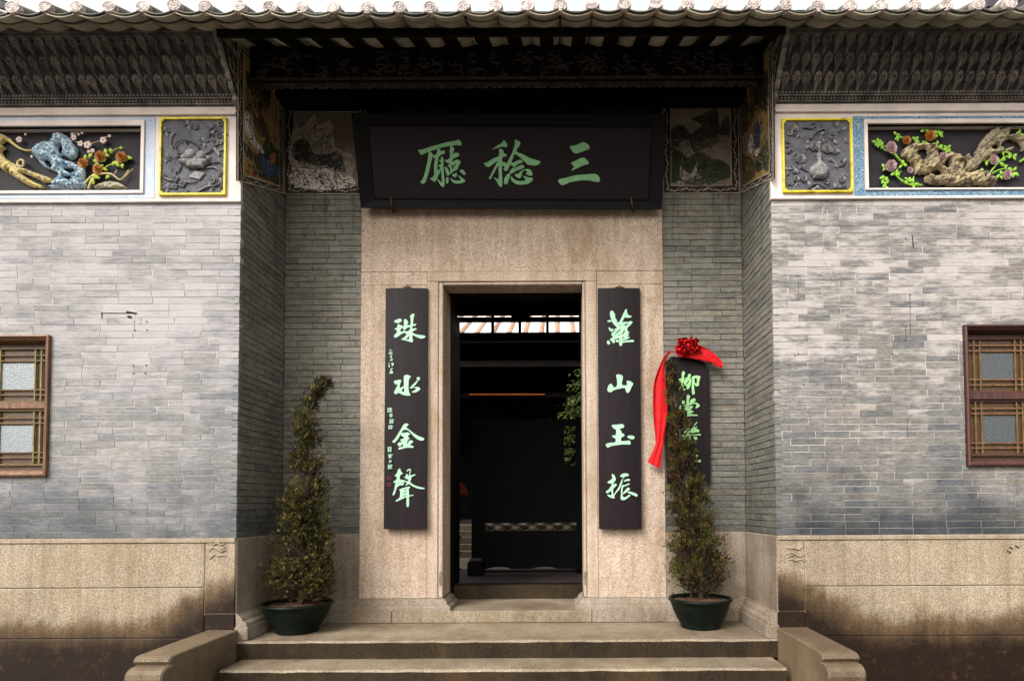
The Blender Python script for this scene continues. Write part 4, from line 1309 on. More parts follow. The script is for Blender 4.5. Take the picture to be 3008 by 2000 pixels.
for x, y, r_ in ((930, 1100, 50), (925, 1235, 50), (1070, 1265, 27), (1318, 1163, 36), (1690, 1190, 40), (1790, 1300, 42)):
    put('flower', me_rose_pk, 2250 + x / S, y / S, YB2 - 0.04, nic_r, r_ / S / 351, rnd.uniform(0, 6)).scale[2] *= 0.85
for x, y, r_ in ((1045, 1045, 34), (1218, 1012, 42)):
    put('flower', me_rose_or, 2250 + x / S, y / S, YB2 - 0.04, nic_r, r_ / S / 351, rnd.uniform(0, 6))
rl = random.Random(9)
clusters = ((832, 1065, 6), (975, 1015, 5), (880, 1090, 3), (1110, 1050, 4), (1185, 960, 3), (1280, 1000, 5), (1280, 1085, 5), (1350, 1110, 5), (880, 1250, 3), (880, 1330, 5), (890, 1375, 4), (960, 1290, 3), (1060, 1340, 4), (1100, 1370, 4),
            (1010, 1225, 3), (1640, 1200, 3), (1740, 1200, 4), (1770, 1235, 3), (1830, 1165, 4), (1620, 1290, 5), (1740, 1300, 4), (1840, 1275, 4), (1760, 1125, 4), (1890, 990, 3), (930, 1140, 2), (1150, 1070, 3))
for x, y, n in clusters:
    a0 = rl.uniform(0, 360)
    for i in range(n):
        a = a0 + i * 360 / max(n, 3) + rl.uniform(-18, 18)
        put('leaf', me_lf2, 2250 + (x + rl.uniform(-8, 8)) / S, (y + rl.uniform(-8, 8)) / S, YB2 - 0.03, nic_r, rl.uniform(0.75, 1.1), R(a))

twig('stem', [(2990, 480), (3070, 440), (3150, 470), (3250, 430)], 0.012, 0.005, YB2, M_leaf_yg, nic_r, 0.04)
for i in range(18):
    put('leaf', me_lf2, 3040 + 13 * i, 450 + rl.uniform(-40, 50), YB2 - 0.03, nic_r, 1.0, rl.uniform(0, 6.28))
for i in range(4):
    put('flower', me_rose_pk, 3060 + 55 * i, 450 + rl.uniform(-30, 40), YB2 - 0.04, nic_r, 0.045, rl.uniform(0, 6))
# ---- yellow framed grey reliefs
def framed(label, r, root_x):
    o = thing('framed_relief', (root_x, D0, r[2]), label, 'relief')
    bx('slab', r[0] + 0.01, r[1] - 0.01, YG - 0.008, YG + 0.004, r[2] + 0.01, r[3] - 0.01, M_slate, o)
    frame_of('yellow_frame', r, 0.017, YG - 0.024, YG + 0.004, M_yellow, o)
    m = MB()
    for x in (r[0] + 0.022, r[1] - 0.022):
        for z in (r[2] + 0.022, r[3] - 0.022):
            m.ball((x, YG - 0.016, z), 0.016, 8, 5, sy=0.5)
    m.build('corner_flower', M_yellow, o, True)
    return o
fa = framed('yellow framed grey relief of a fruit basket on the left wing', rect(470, 577, 669, 349, YG), -3.1)
fb = framed('yellow framed grey relief of a flower vase on the right wing', rect(2298, 569, 2499, 352, YG), 2.2)
YS = YG - 0.008
def bits(root, ox, oy, rects, curls, seed):
    rs_ = random.Random(seed)
    for pts, r_ in curls:
        twig('tendril', T(pts, ox, oy, S), r_ * 1.15, r_ * 0.7, YS, M_slate_hi if rs_.random() < 0.5 else M_slate, root, 0.012, 5)
me_bs = blossom_mesh('fruit_cluster', M_slate); me_bs2 = rose_mesh('stone_rose', M_slate_hi); me_sl = leaf_mesh('stone_leaf', M_slate); me_slh = leaf_mesh('stone_leaf', M_slate_hi)
pillow('basket', L_([(1340, 1192), (1572, 1192), (1556, 1225), (1530, 1245), (1520, 1262), (1392, 1262), (1396, 1244), (1362, 1230)]), [], YS, 0.045, M_slate_hi, fa, 9, 1.2, 0.15, smooth=2)
for x, y, r_ in ((1372, 1172, 26), (1420, 1152, 46), (1500, 1162, 40), (1552, 1176, 20), (1455, 1180, 22)):
    c = P(x / S, y / S, YS)
    MB().ball((c.x, c.y - 0.004, c.z), r_ / S / 351, 10, 7, sy=0.75, sz=0.9).build('fruit', M_slate_hi, fa, True)
twig('basket_handle', L_([(1482, 1135), (1470, 1085), (1405, 1050), (1345, 1052), (1308, 1085), (1325, 1130), (1372, 1158)]), 0.0065, 0.0065, YS, M_slate, fa, 0.016, 6)
pillow('book', L_([(1400, 1322), (1450, 1272), (1536, 1290), (1490, 1345)]), [], YS, 0.014, M_slate_hi, fa, 3, 1.2, 0.0, smooth=1)
pillow('fan', L_([(1268, 1215), (1310, 1190), (1350, 1215), (1355, 1255), (1320, 1290), (1275, 1275), (1262, 1245)]), [], YS, 0.014, M_slate, fa, 6, 1.3, 0.5, 3.0)
pillow('scroll_case', L_([(1580, 1108), (1600, 1092), (1645, 1155), (1632, 1172)]), [], YS, 0.016, M_slate_hi, fa, 4, 1.2, smooth=1)
for x, y, n, r_ in ((1455, 945, 0, 26), (1580, 965, 1, 0), (1495, 1040, 0, 18), (1300, 1330, 0, 34), (1355, 1370, 0, 30), (1300, 1385, 0, 26), (1390, 1420, 0, 16), (1640, 1360, 1, 0), (1230, 980, 1, 0), (1655, 990, 1, 0), (1560, 1400, 1, 0), (1240, 1400, 1, 0), (1240, 1180, 1, 0), (1400, 930, 1, 0), (1520, 1060, 1, 0)):
    if r_: put('stone_blossom', me_bs, x / S, y / S, YS - 0.003, fa, r_ / S / 351, rnd.uniform(0, 6))
    else:
        for i in range(4): put('stone_leaf', me_sl if i % 2 else me_slh, x / S, y / S, YS - 0.002, fa, 1.0, i * 1.5 + rnd.uniform(-.4, .4))
bits(fa, 0, 0, [], [([(1300, 990), (1275, 1040), (1280, 1100), (1330, 1150)], 0.005), ([(1235, 1180), (1275, 1195), (1320, 1170)], 0.005), ([(1540, 1250), (1600, 1250), (1640, 1290), (1610, 1330), (1580, 1300)], 0.0065), ([(1590, 1215), (1640, 1210), (1660, 1240)], 0.005),
     ([(1530, 1150), (1580, 1115), (1620, 1060)], 0.006), ([(1470, 1430), (1540, 1395), (1600, 1385)], 0.008), ([(1230, 1325), (1270, 1345), (1310, 1325)], 0.007), ([(1540, 940), (1580, 960), (1600, 930)], 0.005), ([(1370, 1350), (1410, 1360), (1470, 1350)], 0.006), ([(1620, 1380), (1650, 1350), (1640, 1400)], 0.006)], 3)
pillow('vase', R_([(368, 1150), (412, 1150), (408, 1208), (446, 1236), (466, 1280), (446, 1322), (440, 1340), (348, 1340), (340, 1322), (314, 1285), (332, 1240), (374, 1212)]), [], YS, 0.055, M_slate_hi, fb, 16, 1.2, 0.1, 4.0, smooth=2)
for x, y, r_ in ((358, 1090, 40), (452, 1108, 40), (256, 1182, 42), (225, 1330, 26), (280, 1325, 30), (185, 1360, 20), (565, 1330, 30), (200, 945, 26), (510, 1125, 26), (410, 1045, 20), (480, 1185, 16)):
    put('stone_rose', me_bs2, 2250 + x / S, y / S, YS - 0.008, fb, r_ / S / 351, rnd.uniform(0, 6)).scale[2] *= 0.85
for x, y in ((290, 1090), (320, 1040), (420, 1060), (500, 1040), (530, 1110), (210, 950), (235, 960), (520, 950), (560, 960), (260, 1220), (280, 1260), (230, 1290), (340, 1385), (400, 1380), (370, 1395), (520, 1400), (570, 1210), (160, 1110), (580, 1050), (500, 1230), (170, 1270), (400, 1000), (560, 1380)):
    for i in range(2): put('stone_leaf', me_sl if i else me_slh, 2250 + x / S, y / S, YS - 0.003, fb, rnd.uniform(0.8, 1.15), rnd.uniform(0, 6.28))
bits(fb, 2250, 0, [], [([(320, 1040), (370, 990), (430, 965), (440, 1000), (445, 1060)], 0.008), ([(245, 1215), (265, 1255), (310, 1280)], 0.007), ([(150, 1090), (180, 1110), (165, 1140), (140, 1130)], 0.007), ([(590, 1200), (570, 1230), (540, 1240)], 0.007), ([(310, 1400), (370, 1370), (440, 1400)], 0.008),
     ([(160, 1380), (200, 1350), (215, 1330)], 0.006), ([(480, 1190), (510, 1220), (530, 1255)], 0.006), ([(390, 1150), (395, 1100), (400, 1050)], 0.006), ([(470, 1410), (540, 1400), (600, 1415)], 0.007), ([(270, 950), (330, 960), (370, 940)], 0.006)], 5)

for root, r, sd in ((fa, (485, 655, 365, 565), 51), (fb, (2312, 2486, 366, 556), 52)):
    rq_ = random.Random(sd)
    for i in range(26):
        cx, cy_ = rq_.uniform(r[0], r[1]), rq_.uniform(r[2], r[3])
        mx, my = (r[0] + r[1]) / 2, (r[2] + r[3]) / 2
        if abs(cx - mx) < 42 and abs(cy_ - my - 10) < 45: continue
        sg = rq_.choice((-1, 1)); a0 = rq_.uniform(0, 6.28); R9 = rq_.uniform(5, 10)
        pts = [(cx + sg * R9 * (1 - 0.7 * t) * math.cos(a0 + 4.6 * t), cy_ + R9 * (1 - 0.7 * t) * math.sin(a0 + 4.6 * t)) for t in [j / 6 for j in range(7)]]
        twig('cloud_curl', pts, 0.0060, 0.0040, YS, M_slate_hi if i % 2 else M_slate, root, 0.010, 5)
# ------------------------------------------------------------------ frescoes of the recess
def paint(name, stops, scale, rough=0.8, lo=0.3, hi=0.7, stretch=(1, 1, 1), dist=0.0):
    m, nt, b = nodes_of(name)
    w = NT(nt)
    n = len(stops)
    f = w.noise(w.pos(stretch), scale, 7, 0.65, dist)
    w.l(w.ramp(f, [(lo + (hi - lo) * i / (n - 1), c) for i, c in enumerate(stops)]), b.inputs['Base Color'])
    b.inputs['Roughness'].default_value = rough
    return m
M_p_sky = paint('fresco_ground', [(0.1280, 0.0958, 0.0774), (0.1673, 0.1276, 0.1002), (0.2067, 0.1595, 0.1276)], 5)
M_p_mtn = paint('fresco_ink_rock', [(0.0911, 0.0781, 0.0651), (0.2864, 0.2474, 0.2083), (0.4427, 0.3776, 0.3189)], 9, dist=1.0)
M_p_ink = paint('fresco_ink_trees', [(0.0155, 0.0155, 0.0155), (0.0391, 0.0365, 0.0325), (0.2213, 0.1953, 0.1562)], 26, lo=0.35, hi=0.68)
M_p_stone = paint('fresco_pale_rocks', [(0.0252, 0.0210, 0.0189), (0.5460, 0.4935, 0.4305), (0.6000, 0.6000, 0.6000)], 17, lo=0.40, hi=0.6, dist=1.4)
M_p_peak = paint('fresco_dark_peak', [(0.0134, 0.0146, 0.0104), (0.0394, 0.0365, 0.0229), (0.0787, 0.0678, 0.0468)], 10, stretch=(0.5184, 0.4800, 0.4800))
M_p_mist = paint('fresco_mist', [(0.1476, 0.1185, 0.0911), (0.2657, 0.2141, 0.1732)], 5)
M_p_green = paint('fresco_green', [(0.0070, 0.0108, 0.0053), (0.0246, 0.0359, 0.0130), (0.0492, 0.0509, 0.0196)], 14)
M_p_gold = paint('fresco_ochre', [(0.1476, 0.0911, 0.0260), (0.2604, 0.1736, 0.0608), (0.3298, 0.2344, 0.0955)], 4, stretch=(3, 3, 0.8))
M_p_dkwood = paint('fresco_brown_shade', [(0.0217, 0.0157, 0.0087), (0.0608, 0.0391, 0.0157), (0.1215, 0.0738, 0.0217)], 12, stretch=(2, 2, 0.6))
M_p_white = paint('fresco_robe_white', [(0.3906, 0.3819, 0.3819), (0.5902, 0.5816, 0.5729)], 12)
M_p_blue = paint('fresco_robe_blue', [(0.0224, 0.0252, 0.0420), (0.0280, 0.0490, 0.1400), (0.0840, 0.1260, 0.2520)], 24)
M_p_skin = paint('fresco_orange', [(0.2430, 0.0868, 0.0174), (0.4340, 0.1910, 0.0434)], 18)
M_p_red = paint('fresco_red', [(0.1910, 0.0174, 0.0130), (0.2951, 0.0347, 0.0260)], 18)
M_p_inkline = simple('fresco_ink', (0.012, 0.010, 0.009), (0.006, 0.005, 0.005), 10, 0.8)
M_p_mistline = simple('fresco_mist_line', (0.20, 0.17, 0.135), (0.12, 0.10, 0.08), 10, 0.8)
M_p_green2 = simple('fresco_green_line', (0.045, 0.065, 0.022), (0.02, 0.03, 0.012), 10, 0.8)
M_p_border = simple('fresco_border_ground', (0.0279, 0.0155, 0.0087), (0.0124, 0.0074, 0.0050), 8, 0.8)
M_p_line = simple('fresco_line', (0.50, 0.45, 0.38), (0.32, 0.28, 0.23), 12, 0.8)

def map_shape(pts, fn, depth, nrm):
    """flat paint patch: 2-D pts -> 3-D by fn, lifted by depth along nrm"""
    v, f = flat_shape([pts], 0.0)
    vv = [fn(a[0], a[1]) + nrm * depth for a in v]
    return vv, f

def patch(name, pts, fn, lift, nrm, mat, parent, k=3):
    sp = smooth_poly(pts, k) if k > 1 else pts
    vv, f = map_shape(sp, fn, lift, nrm)
    return obj(name, vv, f, mat, parent)

def brush(strokes, fn, nrm, lift):
    """flat brush marks: list of (points on the measuring grid, half width in grid units)"""
    m = MB()
    for q, (pts, wd) in enumerate(strokes):
        k = len(pts); ring = []
        for i in range(k):
            tx, ty = pts[min(i + 1, k - 1)][0] - pts[max(i - 1, 0)][0], pts[min(i + 1, k - 1)][1] - pts[max(i - 1, 0)][1]
            l = math.hypot(tx, ty) + 1e-6
            ww = wd * (0.3 + 0.7 * math.sin(math.pi * (i + 0.6) / (k + 0.2)))
            for sg in (-1, 1):
                ring.append(fn(pts[i][0] - ty / l * ww * sg, pts[i][1] + tx / l * ww * sg) + nrm * (lift + (q % 7) * 0.00004))
        m.add(ring, [(2 * i, 2 * i + 1, 2 * i + 3, 2 * i + 2) for i in range(k - 1)])
    return m

def dabs(rr, poly, n, L, wd, ang=None):
    """short dabs scattered inside a polygon of the measuring grid"""
    xs = [p[0] for p in poly]; ys = [p[1] for p in poly]; out_ = []
    while len(out_) < n:
        x, y = rr.uniform(min(xs), max(xs)), rr.uniform(min(ys), max(ys))
        if not in_poly(np.array([x]), np.array([y]), poly)[0]: continue
        a = rr.uniform(0, 6.28) if ang is None else ang + rr.uniform(-.35, .35)
        l = L * rr.uniform(0.5, 1.3)
        out_.append(([(x, y), (x + l * math.cos(a) * 0.5 + rr.uniform(-.5, .5), y + l * math.sin(a) * 0.5), (x + l * math.cos(a), y + l * math.sin(a))], wd * rr.uniform(0.6, 1.3)))
    return out_

def scroll_strip(a, b, w, nrm, lift, seed):
    """running scroll between points a and b (centre line), strip width w"""
    m = MB(); a, b = Vector(a), Vector(b)
    d = (b - a); L = d.length; d.normalize(); s = nrm.cross(d)
    n = max(2, int(round(L / (w * 2.3)))); st = L / n
    rs_ = random.Random(seed)
    def stroke(pts, wd):
        q = []
        k = len(pts)
        for i in range(k):
            t = Vector((pts[min(i + 1, k - 1)][0] - pts[max(i - 1, 0)][0], pts[min(i + 1, k - 1)][1] - pts[max(i - 1, 0)][1]))
            t.normalize()
            ww = wd * (0.35 + 0.65 * math.sin(math.pi * (i + 0.5) / k))
            for sg in (-1, 1):
                u = pts[i][0] - t.y * ww * sg; v_ = pts[i][1] + t.x * ww * sg
                q.append(a + d * u + s * v_ + nrm * lift)
        m.add(q, [(2 * i, 2 * i + 1, 2 * i + 3, 2 * i + 2) for i in range(k - 1)])
    for i in range(n):
        c = (i + 0.5) * st; fl = 1 if i % 2 else -1
        pts = [(c - st * 0.48 + st * 0.6 * t, fl * w * 0.30 * math.sin(t * math.pi * 1.3 - 0.6)) for t in [j / 7 for j in range(8)]]
        stroke(pts, w * 0.085)
        pts = []
        for j in range(9):
            t = j / 8; an = t * 5.0; rr = w * 0.26 * (1 - 0.7 * t)
            pts.append((c + st * 0.14 + rr * math.cos(an) * fl, fl * rr * math.sin(an)))
        stroke(pts, w * 0.075)
        stroke([(c + st * 0.3, -fl * w * 0.25), (c + st * 0.38, -fl * w * 0.05), (c + st * 0.46, fl * w * 0.15)], w * 0.07)
    return m

def fresco(name, label, quad, fn, nrm, bw, group=None):
    """framed painted panel: quad = four corners on the measuring grid (TL, TR, BR, BL) of the outer border"""
    c = [fn(*q) for q in quad]
    base = sum(c, Vector()) / 4; base.z = min(p.z for p in c)
    o = thing(name, base, label, 'fresco', group)
    MB().extrude([p - nrm * 0.012 for p in c], nrm * 0.0165).build('border', M_p_border, o)
    return o, c
def inset(c, d0, d1, d2, d3):
    """shrink quad TL TR BR BL by left, right, top, bottom fractions"""
    tl, tr, br, bl_ = c
    def bi(u, v): return (tl * (1 - u) + tr * u) * (1 - v) + (bl_ * (1 - u) + br * u) * v
    return [bi(d0, d2), bi(1 - d1, d2), bi(1 - d1, 1 - d3), bi(d0, 1 - d3)]
def line_frame(c, w, nrm, lift, th=0.002):
    m = MB()
    for i in range(4):
        a, b = c[i], c[(i + 1) % 4]
        d = (b - a).normalized(); s = nrm.cross(d)
        cen = sum(c, Vector()) / 4
        if s.dot(cen - a) < 0: s = -s
        m.extrude([a + nrm * (lift - th) , b + nrm * (lift - th), b + s * w + nrm * (lift - th), a + s * w + nrm * (lift - th)], nrm * th)
        lift += 0.0002
    return m
NB = Vector((0, -1, 0))
YFR = D1 - 0.004
fnb = lambda x, y: P(x, y, YFR)
# back left
QL = [(838, 301), (1075, 301), (1075, 571), (836, 571)]
fo, c = fresco('fresco', 'ink landscape fresco with pale rocks left of the name board', QL, fnb, NB, 0.05)
ci = inset(c, 0.11, 0.10, 0.105, 0.085)
line_frame(c, 0.006, NB, 0.0055).build('outer_line', M_p_line, fo)
line_frame(ci, 0.005, NB, 0.0065).build('inner_line', M_p_line, fo)
MB().extrude([p + NB * 0.002 for p in ci], NB * 0.003).build('picture', M_p_sky, fo)
F2 = lambda pts: T(pts, 600, 0, 2.45)
patch('painted_mountain', F2([(640, 930), (680, 890), (695, 925), (750, 860), (800, 820), (815, 890), (860, 880), (905, 868), (930, 890), (940, 960), (945, 1060), (1000, 1070), (1062, 1110), (1062, 1270), (640, 1270)]), fnb, 0.0060, NB, M_p_mtn, fo, 2)
patch('painted_trees', F2([(640, 1040), (720, 1000), (770, 1060), (800, 1120), (900, 1110), (960, 1090), (1000, 1160), (1020, 1230), (950, 1240), (860, 1220), (760, 1180), (680, 1160), (640, 1140)]), fnb, 0.0068, NB, M_p_ink, fo, 2)
patch('painted_rocks', F2([(640, 1205), (720, 1210), (790, 1220), (860, 1200), (920, 1215), (960, 1260), (1062, 1275), (1062, 1356), (640, 1356)]), fnb, 0.0076, NB, M_p_stone, fo, 2)
rp = random.Random(41)
ink = []
for ln in ([(640, 930), (680, 890), (695, 925), (750, 860), (800, 820), (815, 890)], [(750, 1000), (790, 920), (860, 880), (905, 868), (935, 900), (940, 960), (948, 1060)], [(790, 960), (840, 930), (870, 960), (850, 1010), (880, 1040), (900, 1000)],
           [(780, 1080), (790, 1040), (830, 1030), (850, 1080), (830, 1120), (790, 1110)], [(945, 1060), (1000, 1075), (1062, 1110)], [(700, 950), (720, 1000), (750, 1040)], [(860, 1100), (900, 1060), (930, 1090)], [(640, 1205), (720, 1212), (790, 1222)],
           [(650, 1230), (700, 1240), (740, 1290), (760, 1350)], [(800, 1230), (850, 1210), (900, 1220), (960, 1262)], [(770, 1240), (810, 1290), (800, 1340)], [(870, 1240), (900, 1300), (940, 1350)], [(960, 1262), (1000, 1300), (1060, 1290)], [(670, 1260), (690, 1310), (660, 1350)],
           [(830, 1260), (860, 1310), (900, 1330)], [(970, 1330), (1010, 1310), (1060, 1340)], [(720, 1330), (750, 1310), (780, 1330)]):
    ink.append((F2(smooth_poly(ln, 3, False)), 1.3))
ink += dabs(rp, F2([(640, 1040), (720, 1000), (770, 1060), (800, 1120), (960, 1090), (1040, 1170), (1040, 1250), (860, 1230), (640, 1160)]), 210, 5, 1.3)
ink += dabs(rp, F2([(640, 1205), (1062, 1275), (1062, 1356), (640, 1356)]), 60, 8, 1.1, 0.6)
ink += dabs(rp, F2([(700, 900), (940, 880), (945, 1060), (700, 1020)]), 60, 7, 0.8, 1.3)
brush(ink, fnb, NB, 0.0084).build('ink_brushwork', M_p_inkline, fo, kind='stuff')
pale = dabs(rp, F2([(640, 1215), (1062, 1280), (1062, 1350), (640, 1350)]), 50, 9, 1.6, 0.5) + dabs(rp, F2([(700, 900), (930, 890), (940, 1040), (720, 1000)]), 30, 8, 1.6, 1.2)
brush(pale, fnb, NB, 0.0090).build('pale_brushwork', M_p_line, fo, kind='stuff')
co = inset(c, 0.055, 0.05, 0.05, 0.042)
for i, (a, b) in enumerate(((0, 1), (1, 2), (2, 3), (3, 0))):
    scroll_strip(co[a], co[b], 0.05, NB, 0.0052, i).build('border_scroll', M_p_line, fo, kind='stuff')
# back right
QR = [(1946, 289), (2168, 289), (2172, 569), (1948, 570)]
fo, c = fresco('fresco', 'dark mountain landscape fresco right of the name board', QR, fnb, NB, 0.05)
ci = inset(c, 0.10, 0.10, 0.10, 0.08)
line_frame(c, 0.006, NB, 0.0055).build('outer_line', M_p_line, fo)
line_frame(ci, 0.005, NB, 0.0065).build('inner_line', M_p_line, fo)
MB().extrude([p + NB * 0.002 for p in ci], NB * 0.003).build('picture', M_p_mist, fo)
F4 = lambda pts: T(pts, 1800, 0, 2.45)
patch('painted_peak', F4([(418, 935), (500, 900), (530, 930), (560, 970), (590, 950), (640, 900), (560, 860), (640, 830), (700, 800), (745, 785), (760, 850), (770, 930), (800, 850), (838, 855), (838, 990), (740, 960), (770, 1010), (700, 1060), (640, 1080), (590, 1100), (560, 1060), (540, 1000), (470, 1060), (418, 1090)]), fnb, 0.0060, NB, M_p_peak, fo, 2)
patch('painted_trees', F4([(418, 1110), (480, 1090), (540, 1140), (600, 1100), (660, 1110), (700, 1150), (760, 1150), (838, 1200), (838, 1290), (760, 1300), (700, 1340), (540, 1345), (480, 1300), (418, 1320)]), fnb, 0.0068, NB, M_p_green, fo, 2)
patch('painted_trunks', F4([(480, 1280), (488, 1200), (495, 1150), (503, 1150), (500, 1210), (560, 1260), (600, 1180), (612, 1180), (606, 1240), (640, 1290), (600, 1290), (560, 1300), (520, 1300)]), fnb, 0.0074, NB, M_p_mtn, fo, 2)
rp = random.Random(43)
ink = dabs(rp, F4([(418, 935), (500, 900), (560, 970), (640, 900), (745, 790), (770, 930), (700, 1060), (590, 1100), (418, 1090)]), 110, 13, 1.1, 1.45)
ink += dabs(rp, F4([(418, 1100), (540, 1140), (600, 1100), (760, 1150), (838, 1200), (838, 1290), (540, 1340), (418, 1320)]), 240, 5, 1.2)
for ln in ([(490, 1290), (500, 1220), (492, 1150), (500, 1100)], [(600, 1290), (610, 1220), (590, 1170)], [(610, 1220), (650, 1190), (690, 1200)], [(500, 1220), (530, 1190), (560, 1200)], [(640, 1330), (660, 1270), (720, 1230), (800, 1210)]):
    ink.append((F4(smooth_poly(ln, 3, False)), 1.6))
brush(ink, fnb, NB, 0.0084).build('ink_brushwork', M_p_inkline, fo, kind='stuff')
pale = dabs(rp, F4([(418, 1010), (560, 1020), (838, 960), (838, 1120), (600, 1090), (418, 1080)]), 60, 14, 1.6, 0.1) + dabs(rp, F4([(418, 1310), (540, 1300), (838, 1290), (838, 1350), (418, 1350)]), 40, 13, 1.5, -0.1) + dabs(rp, F4([(460, 1120), (720, 1120), (760, 1280), (460, 1280)]), 60, 3, 0.8)
brush(pale, fnb, NB, 0.0090).build('pale_brushwork', M_p_mistline, fo, kind='stuff')
gr = dabs(rp, F4([(640, 1200), (838, 1200), (838, 1290), (560, 1340), (500, 1330)]), 120, 6, 1.5, 1.2)
brush(gr, fnb, NB, 0.0094).build('green_brushwork', M_p_green2, fo, kind='stuff')
co = inset(c, 0.05, 0.05, 0.05, 0.04)
for i, (a, b) in enumerate(((0, 1), (1, 2), (2, 3), (3, 0))):
    scroll_strip(co[a], co[b], 0.05, NB, 0.0052, 10 + i).build('border_scroll', M_p_line, fo, kind='stuff')
# side panels
def side_fresco(X, nrm, label, quad, pics, S_, ox, oy):
    fn = lambda x, y: PX(x, y, X)
    o, c = fresco('fresco', label, quad, fn, nrm, 0.05)
    ci = inset(c, 0.10, 0.10, 0.03, 0.05)
    line_frame(c, 0.008, nrm, 0.0055).build('outer_line', M_p_line, o)
    line_frame(ci, 0.006, nrm, 0.0065).build('inner_line', M_p_line, o)
    MB().extrude([p + nrm * 0.002 for p in ci], nrm * 0.003).build('picture', M_p_gold, o)
    for i, (nm, pts, mt) in enumerate(pics):
        patch(nm, T(pts, ox, oy, S_), fn, 0.0060 + 0.0006 * i, nrm, mt, o, 2)
    rp = random.Random(int(abs(X) * 100))
    full = T([(75, 640), (390 if X < 0 else 285, 640), (385 if X < 0 else 285, 1360 if X < 0 else 1250), (75, 1290)], ox, oy, S_)
    up_ = T([(90, 440), (290, 440), (290, 760), (90, 760)], ox, oy, S_)
    dk = dabs(rp, full, 150, 9, 1.1, 1.2) + dabs(rp, up_, 90, 16, 1.6, 1.5)
    brush(dk, fn, nrm, 0.0130).build('dark_brushwork', M_p_inkline, o, kind='stuff')
    brush(dabs(rp, full, 70, 10, 1.2, 1.3), fn, nrm, 0.0134).build('ochre_brushwork', M_p_gold, o, kind='stuff')
    brush(dabs(rp, T(pics[3][1], ox, oy, S_), 26, 10, 0.8, 1.2), fn, nrm, 0.0138).build('robe_folds', M_p_inkline, o, kind='stuff')
    brush(dabs(rp, full, 50, 5, 0.9), fn, nrm, 0.0142).build('green_brushwork', M_p_green2, o, kind='stuff')
    co = inset(c, 0.05, 0.05, 0.015, 0.025)
    for i, (a, b) in enumerate(((1, 2), (2, 3), (3, 0))):
        scroll_strip(co[a], co[b], 0.05, nrm, 0.0052, 20 + i).build('border_scroll', M_p_line, o, kind='stuff')
s5 = 494 / 170.0
side_fresco(XL + 0.002, Vector((1, 0, 0)), 'fresco of a figure in a white robe on the left side of the recess', [(697, 128), (829, 262), (832, 569), (697, 531)],
    [('painted_foliage', [(90, 420), (160, 500), (240, 560), (300, 570), (300, 700), (260, 780), (230, 740), (190, 680), (130, 600), (100, 560)], M_p_dkwood), ('painted_slope', [(66, 1030), (130, 1100), (190, 1150), (260, 1000), (300, 1030), (350, 1110), (390, 1140), (390, 1400), (300, 1370), (200, 1340), (170, 1230), (100, 1160), (66, 1100)], M_p_green),
     ('painted_tree', [(150, 800), (190, 760), (240, 830), (275, 920), (300, 1040), (250, 1000), (200, 980), (160, 900)], M_p_dkwood), ('painted_robe', [(76, 800), (95, 782), (125, 820), (150, 890), (160, 990), (190, 1050), (240, 1120), (235, 1140), (180, 1100), (130, 1050), (90, 980), (76, 900)], M_p_white),
     ('painted_head', [(80, 740), (110, 705), (135, 720), (125, 770), (90, 775)], M_p_dkwood), ('painted_leaf', [(165, 720), (180, 700), (205, 740), (200, 800), (180, 830), (162, 790)], M_p_skin), ('painted_child', [(190, 1170), (250, 1170), (290, 1200), (330, 1230), (370, 1270), (365, 1320), (310, 1310), (290, 1350), (240, 1280)], M_p_blue),
     ('painted_face', [(290, 1170), (320, 1120), (345, 1150), (330, 1220), (300, 1230)], M_p_skin), ('painted_flower', [(130, 1310), (160, 1270), (185, 1320), (150, 1330)], M_p_red)], s5, 690, 60)
side_fresco(XR - 0.002, Vector((-1, 0, 0)), 'fresco of a figure in a blue robe on the right side of the recess', [(2175, 262), (2271, 118), (2273, 524), (2178, 567)],
    [('painted_cliff', [(170, 560), (280, 420), (285, 620), (260, 760), (230, 760), (190, 740), (170, 690)], M_p_dkwood), ('painted_cave', [(160, 790), (215, 750), (250, 820), (240, 900), (220, 960), (160, 960)], M_p_gold), ('painted_shade', [(60, 640), (100, 680), (120, 900), (90, 960), (60, 940)], M_p_dkwood),
     ('painted_robe', [(165, 900), (185, 850), (210, 870), (222, 960), (215, 1060), (200, 1110), (178, 1100), (162, 1000)], M_p_blue), ('painted_child', [(120, 1040), (140, 960), (160, 1010), (155, 1100), (140, 1140), (118, 1110)], M_p_white), ('painted_bush', [(180, 1200), (230, 1110), (290, 1010), (292, 1280), (240, 1260), (190, 1300)], M_p_green),
     ('painted_ground', [(60, 1150), (110, 1170), (150, 1180), (180, 1230), (170, 1330), (120, 1370), (66, 1400)], M_p_dkwood), ('painted_face', [(170, 870), (180, 820), (195, 845), (185, 880)], M_p_skin), ('painted_feet', [(180, 1120), (215, 1080), (220, 1110), (190, 1170)], M_p_white)], s5, 2160, 60)
# white-on-black scrollwork on the recess flank of each cornice end
for X, nrm, sg, nm in ((XL + 0.003, Vector((1, 0, 0)), 1, cor_l), (XR - 0.003, Vector((-1, 0, 0)), -1, cor_r)):
    zt = CT[1] - 0.02
    quad = [Vector((X, 4.845, CB[1] - 0.02)), Vector((X, 4.845, zt)), Vector((X, CT[0] + 0.02, zt)), Vector((X, 4.80, CB[1] - 0.02))]
    MB().extrude(quad, -nrm * 0.004).build('flank_panel', M_p_border, nm)
    m = MB()
    for t in (0.25, 0.5, 0.78):
        a = Vector((X, 4.83, CB[1]))
        q0 = Vector((X, 4.815 - 0.0 * t, CB[1] + 0.01)); q1 = Vector((X, 4.84 + (CT[0] - 4.80) * t, zt - 0.02))
        s_ = scroll_strip(q0, q1, 0.075, nrm, 0.002, int(t * 100))
        m.add(s_.v, s_.f)
    m.build('flank_scroll', M_p_line, nm, kind='stuff')
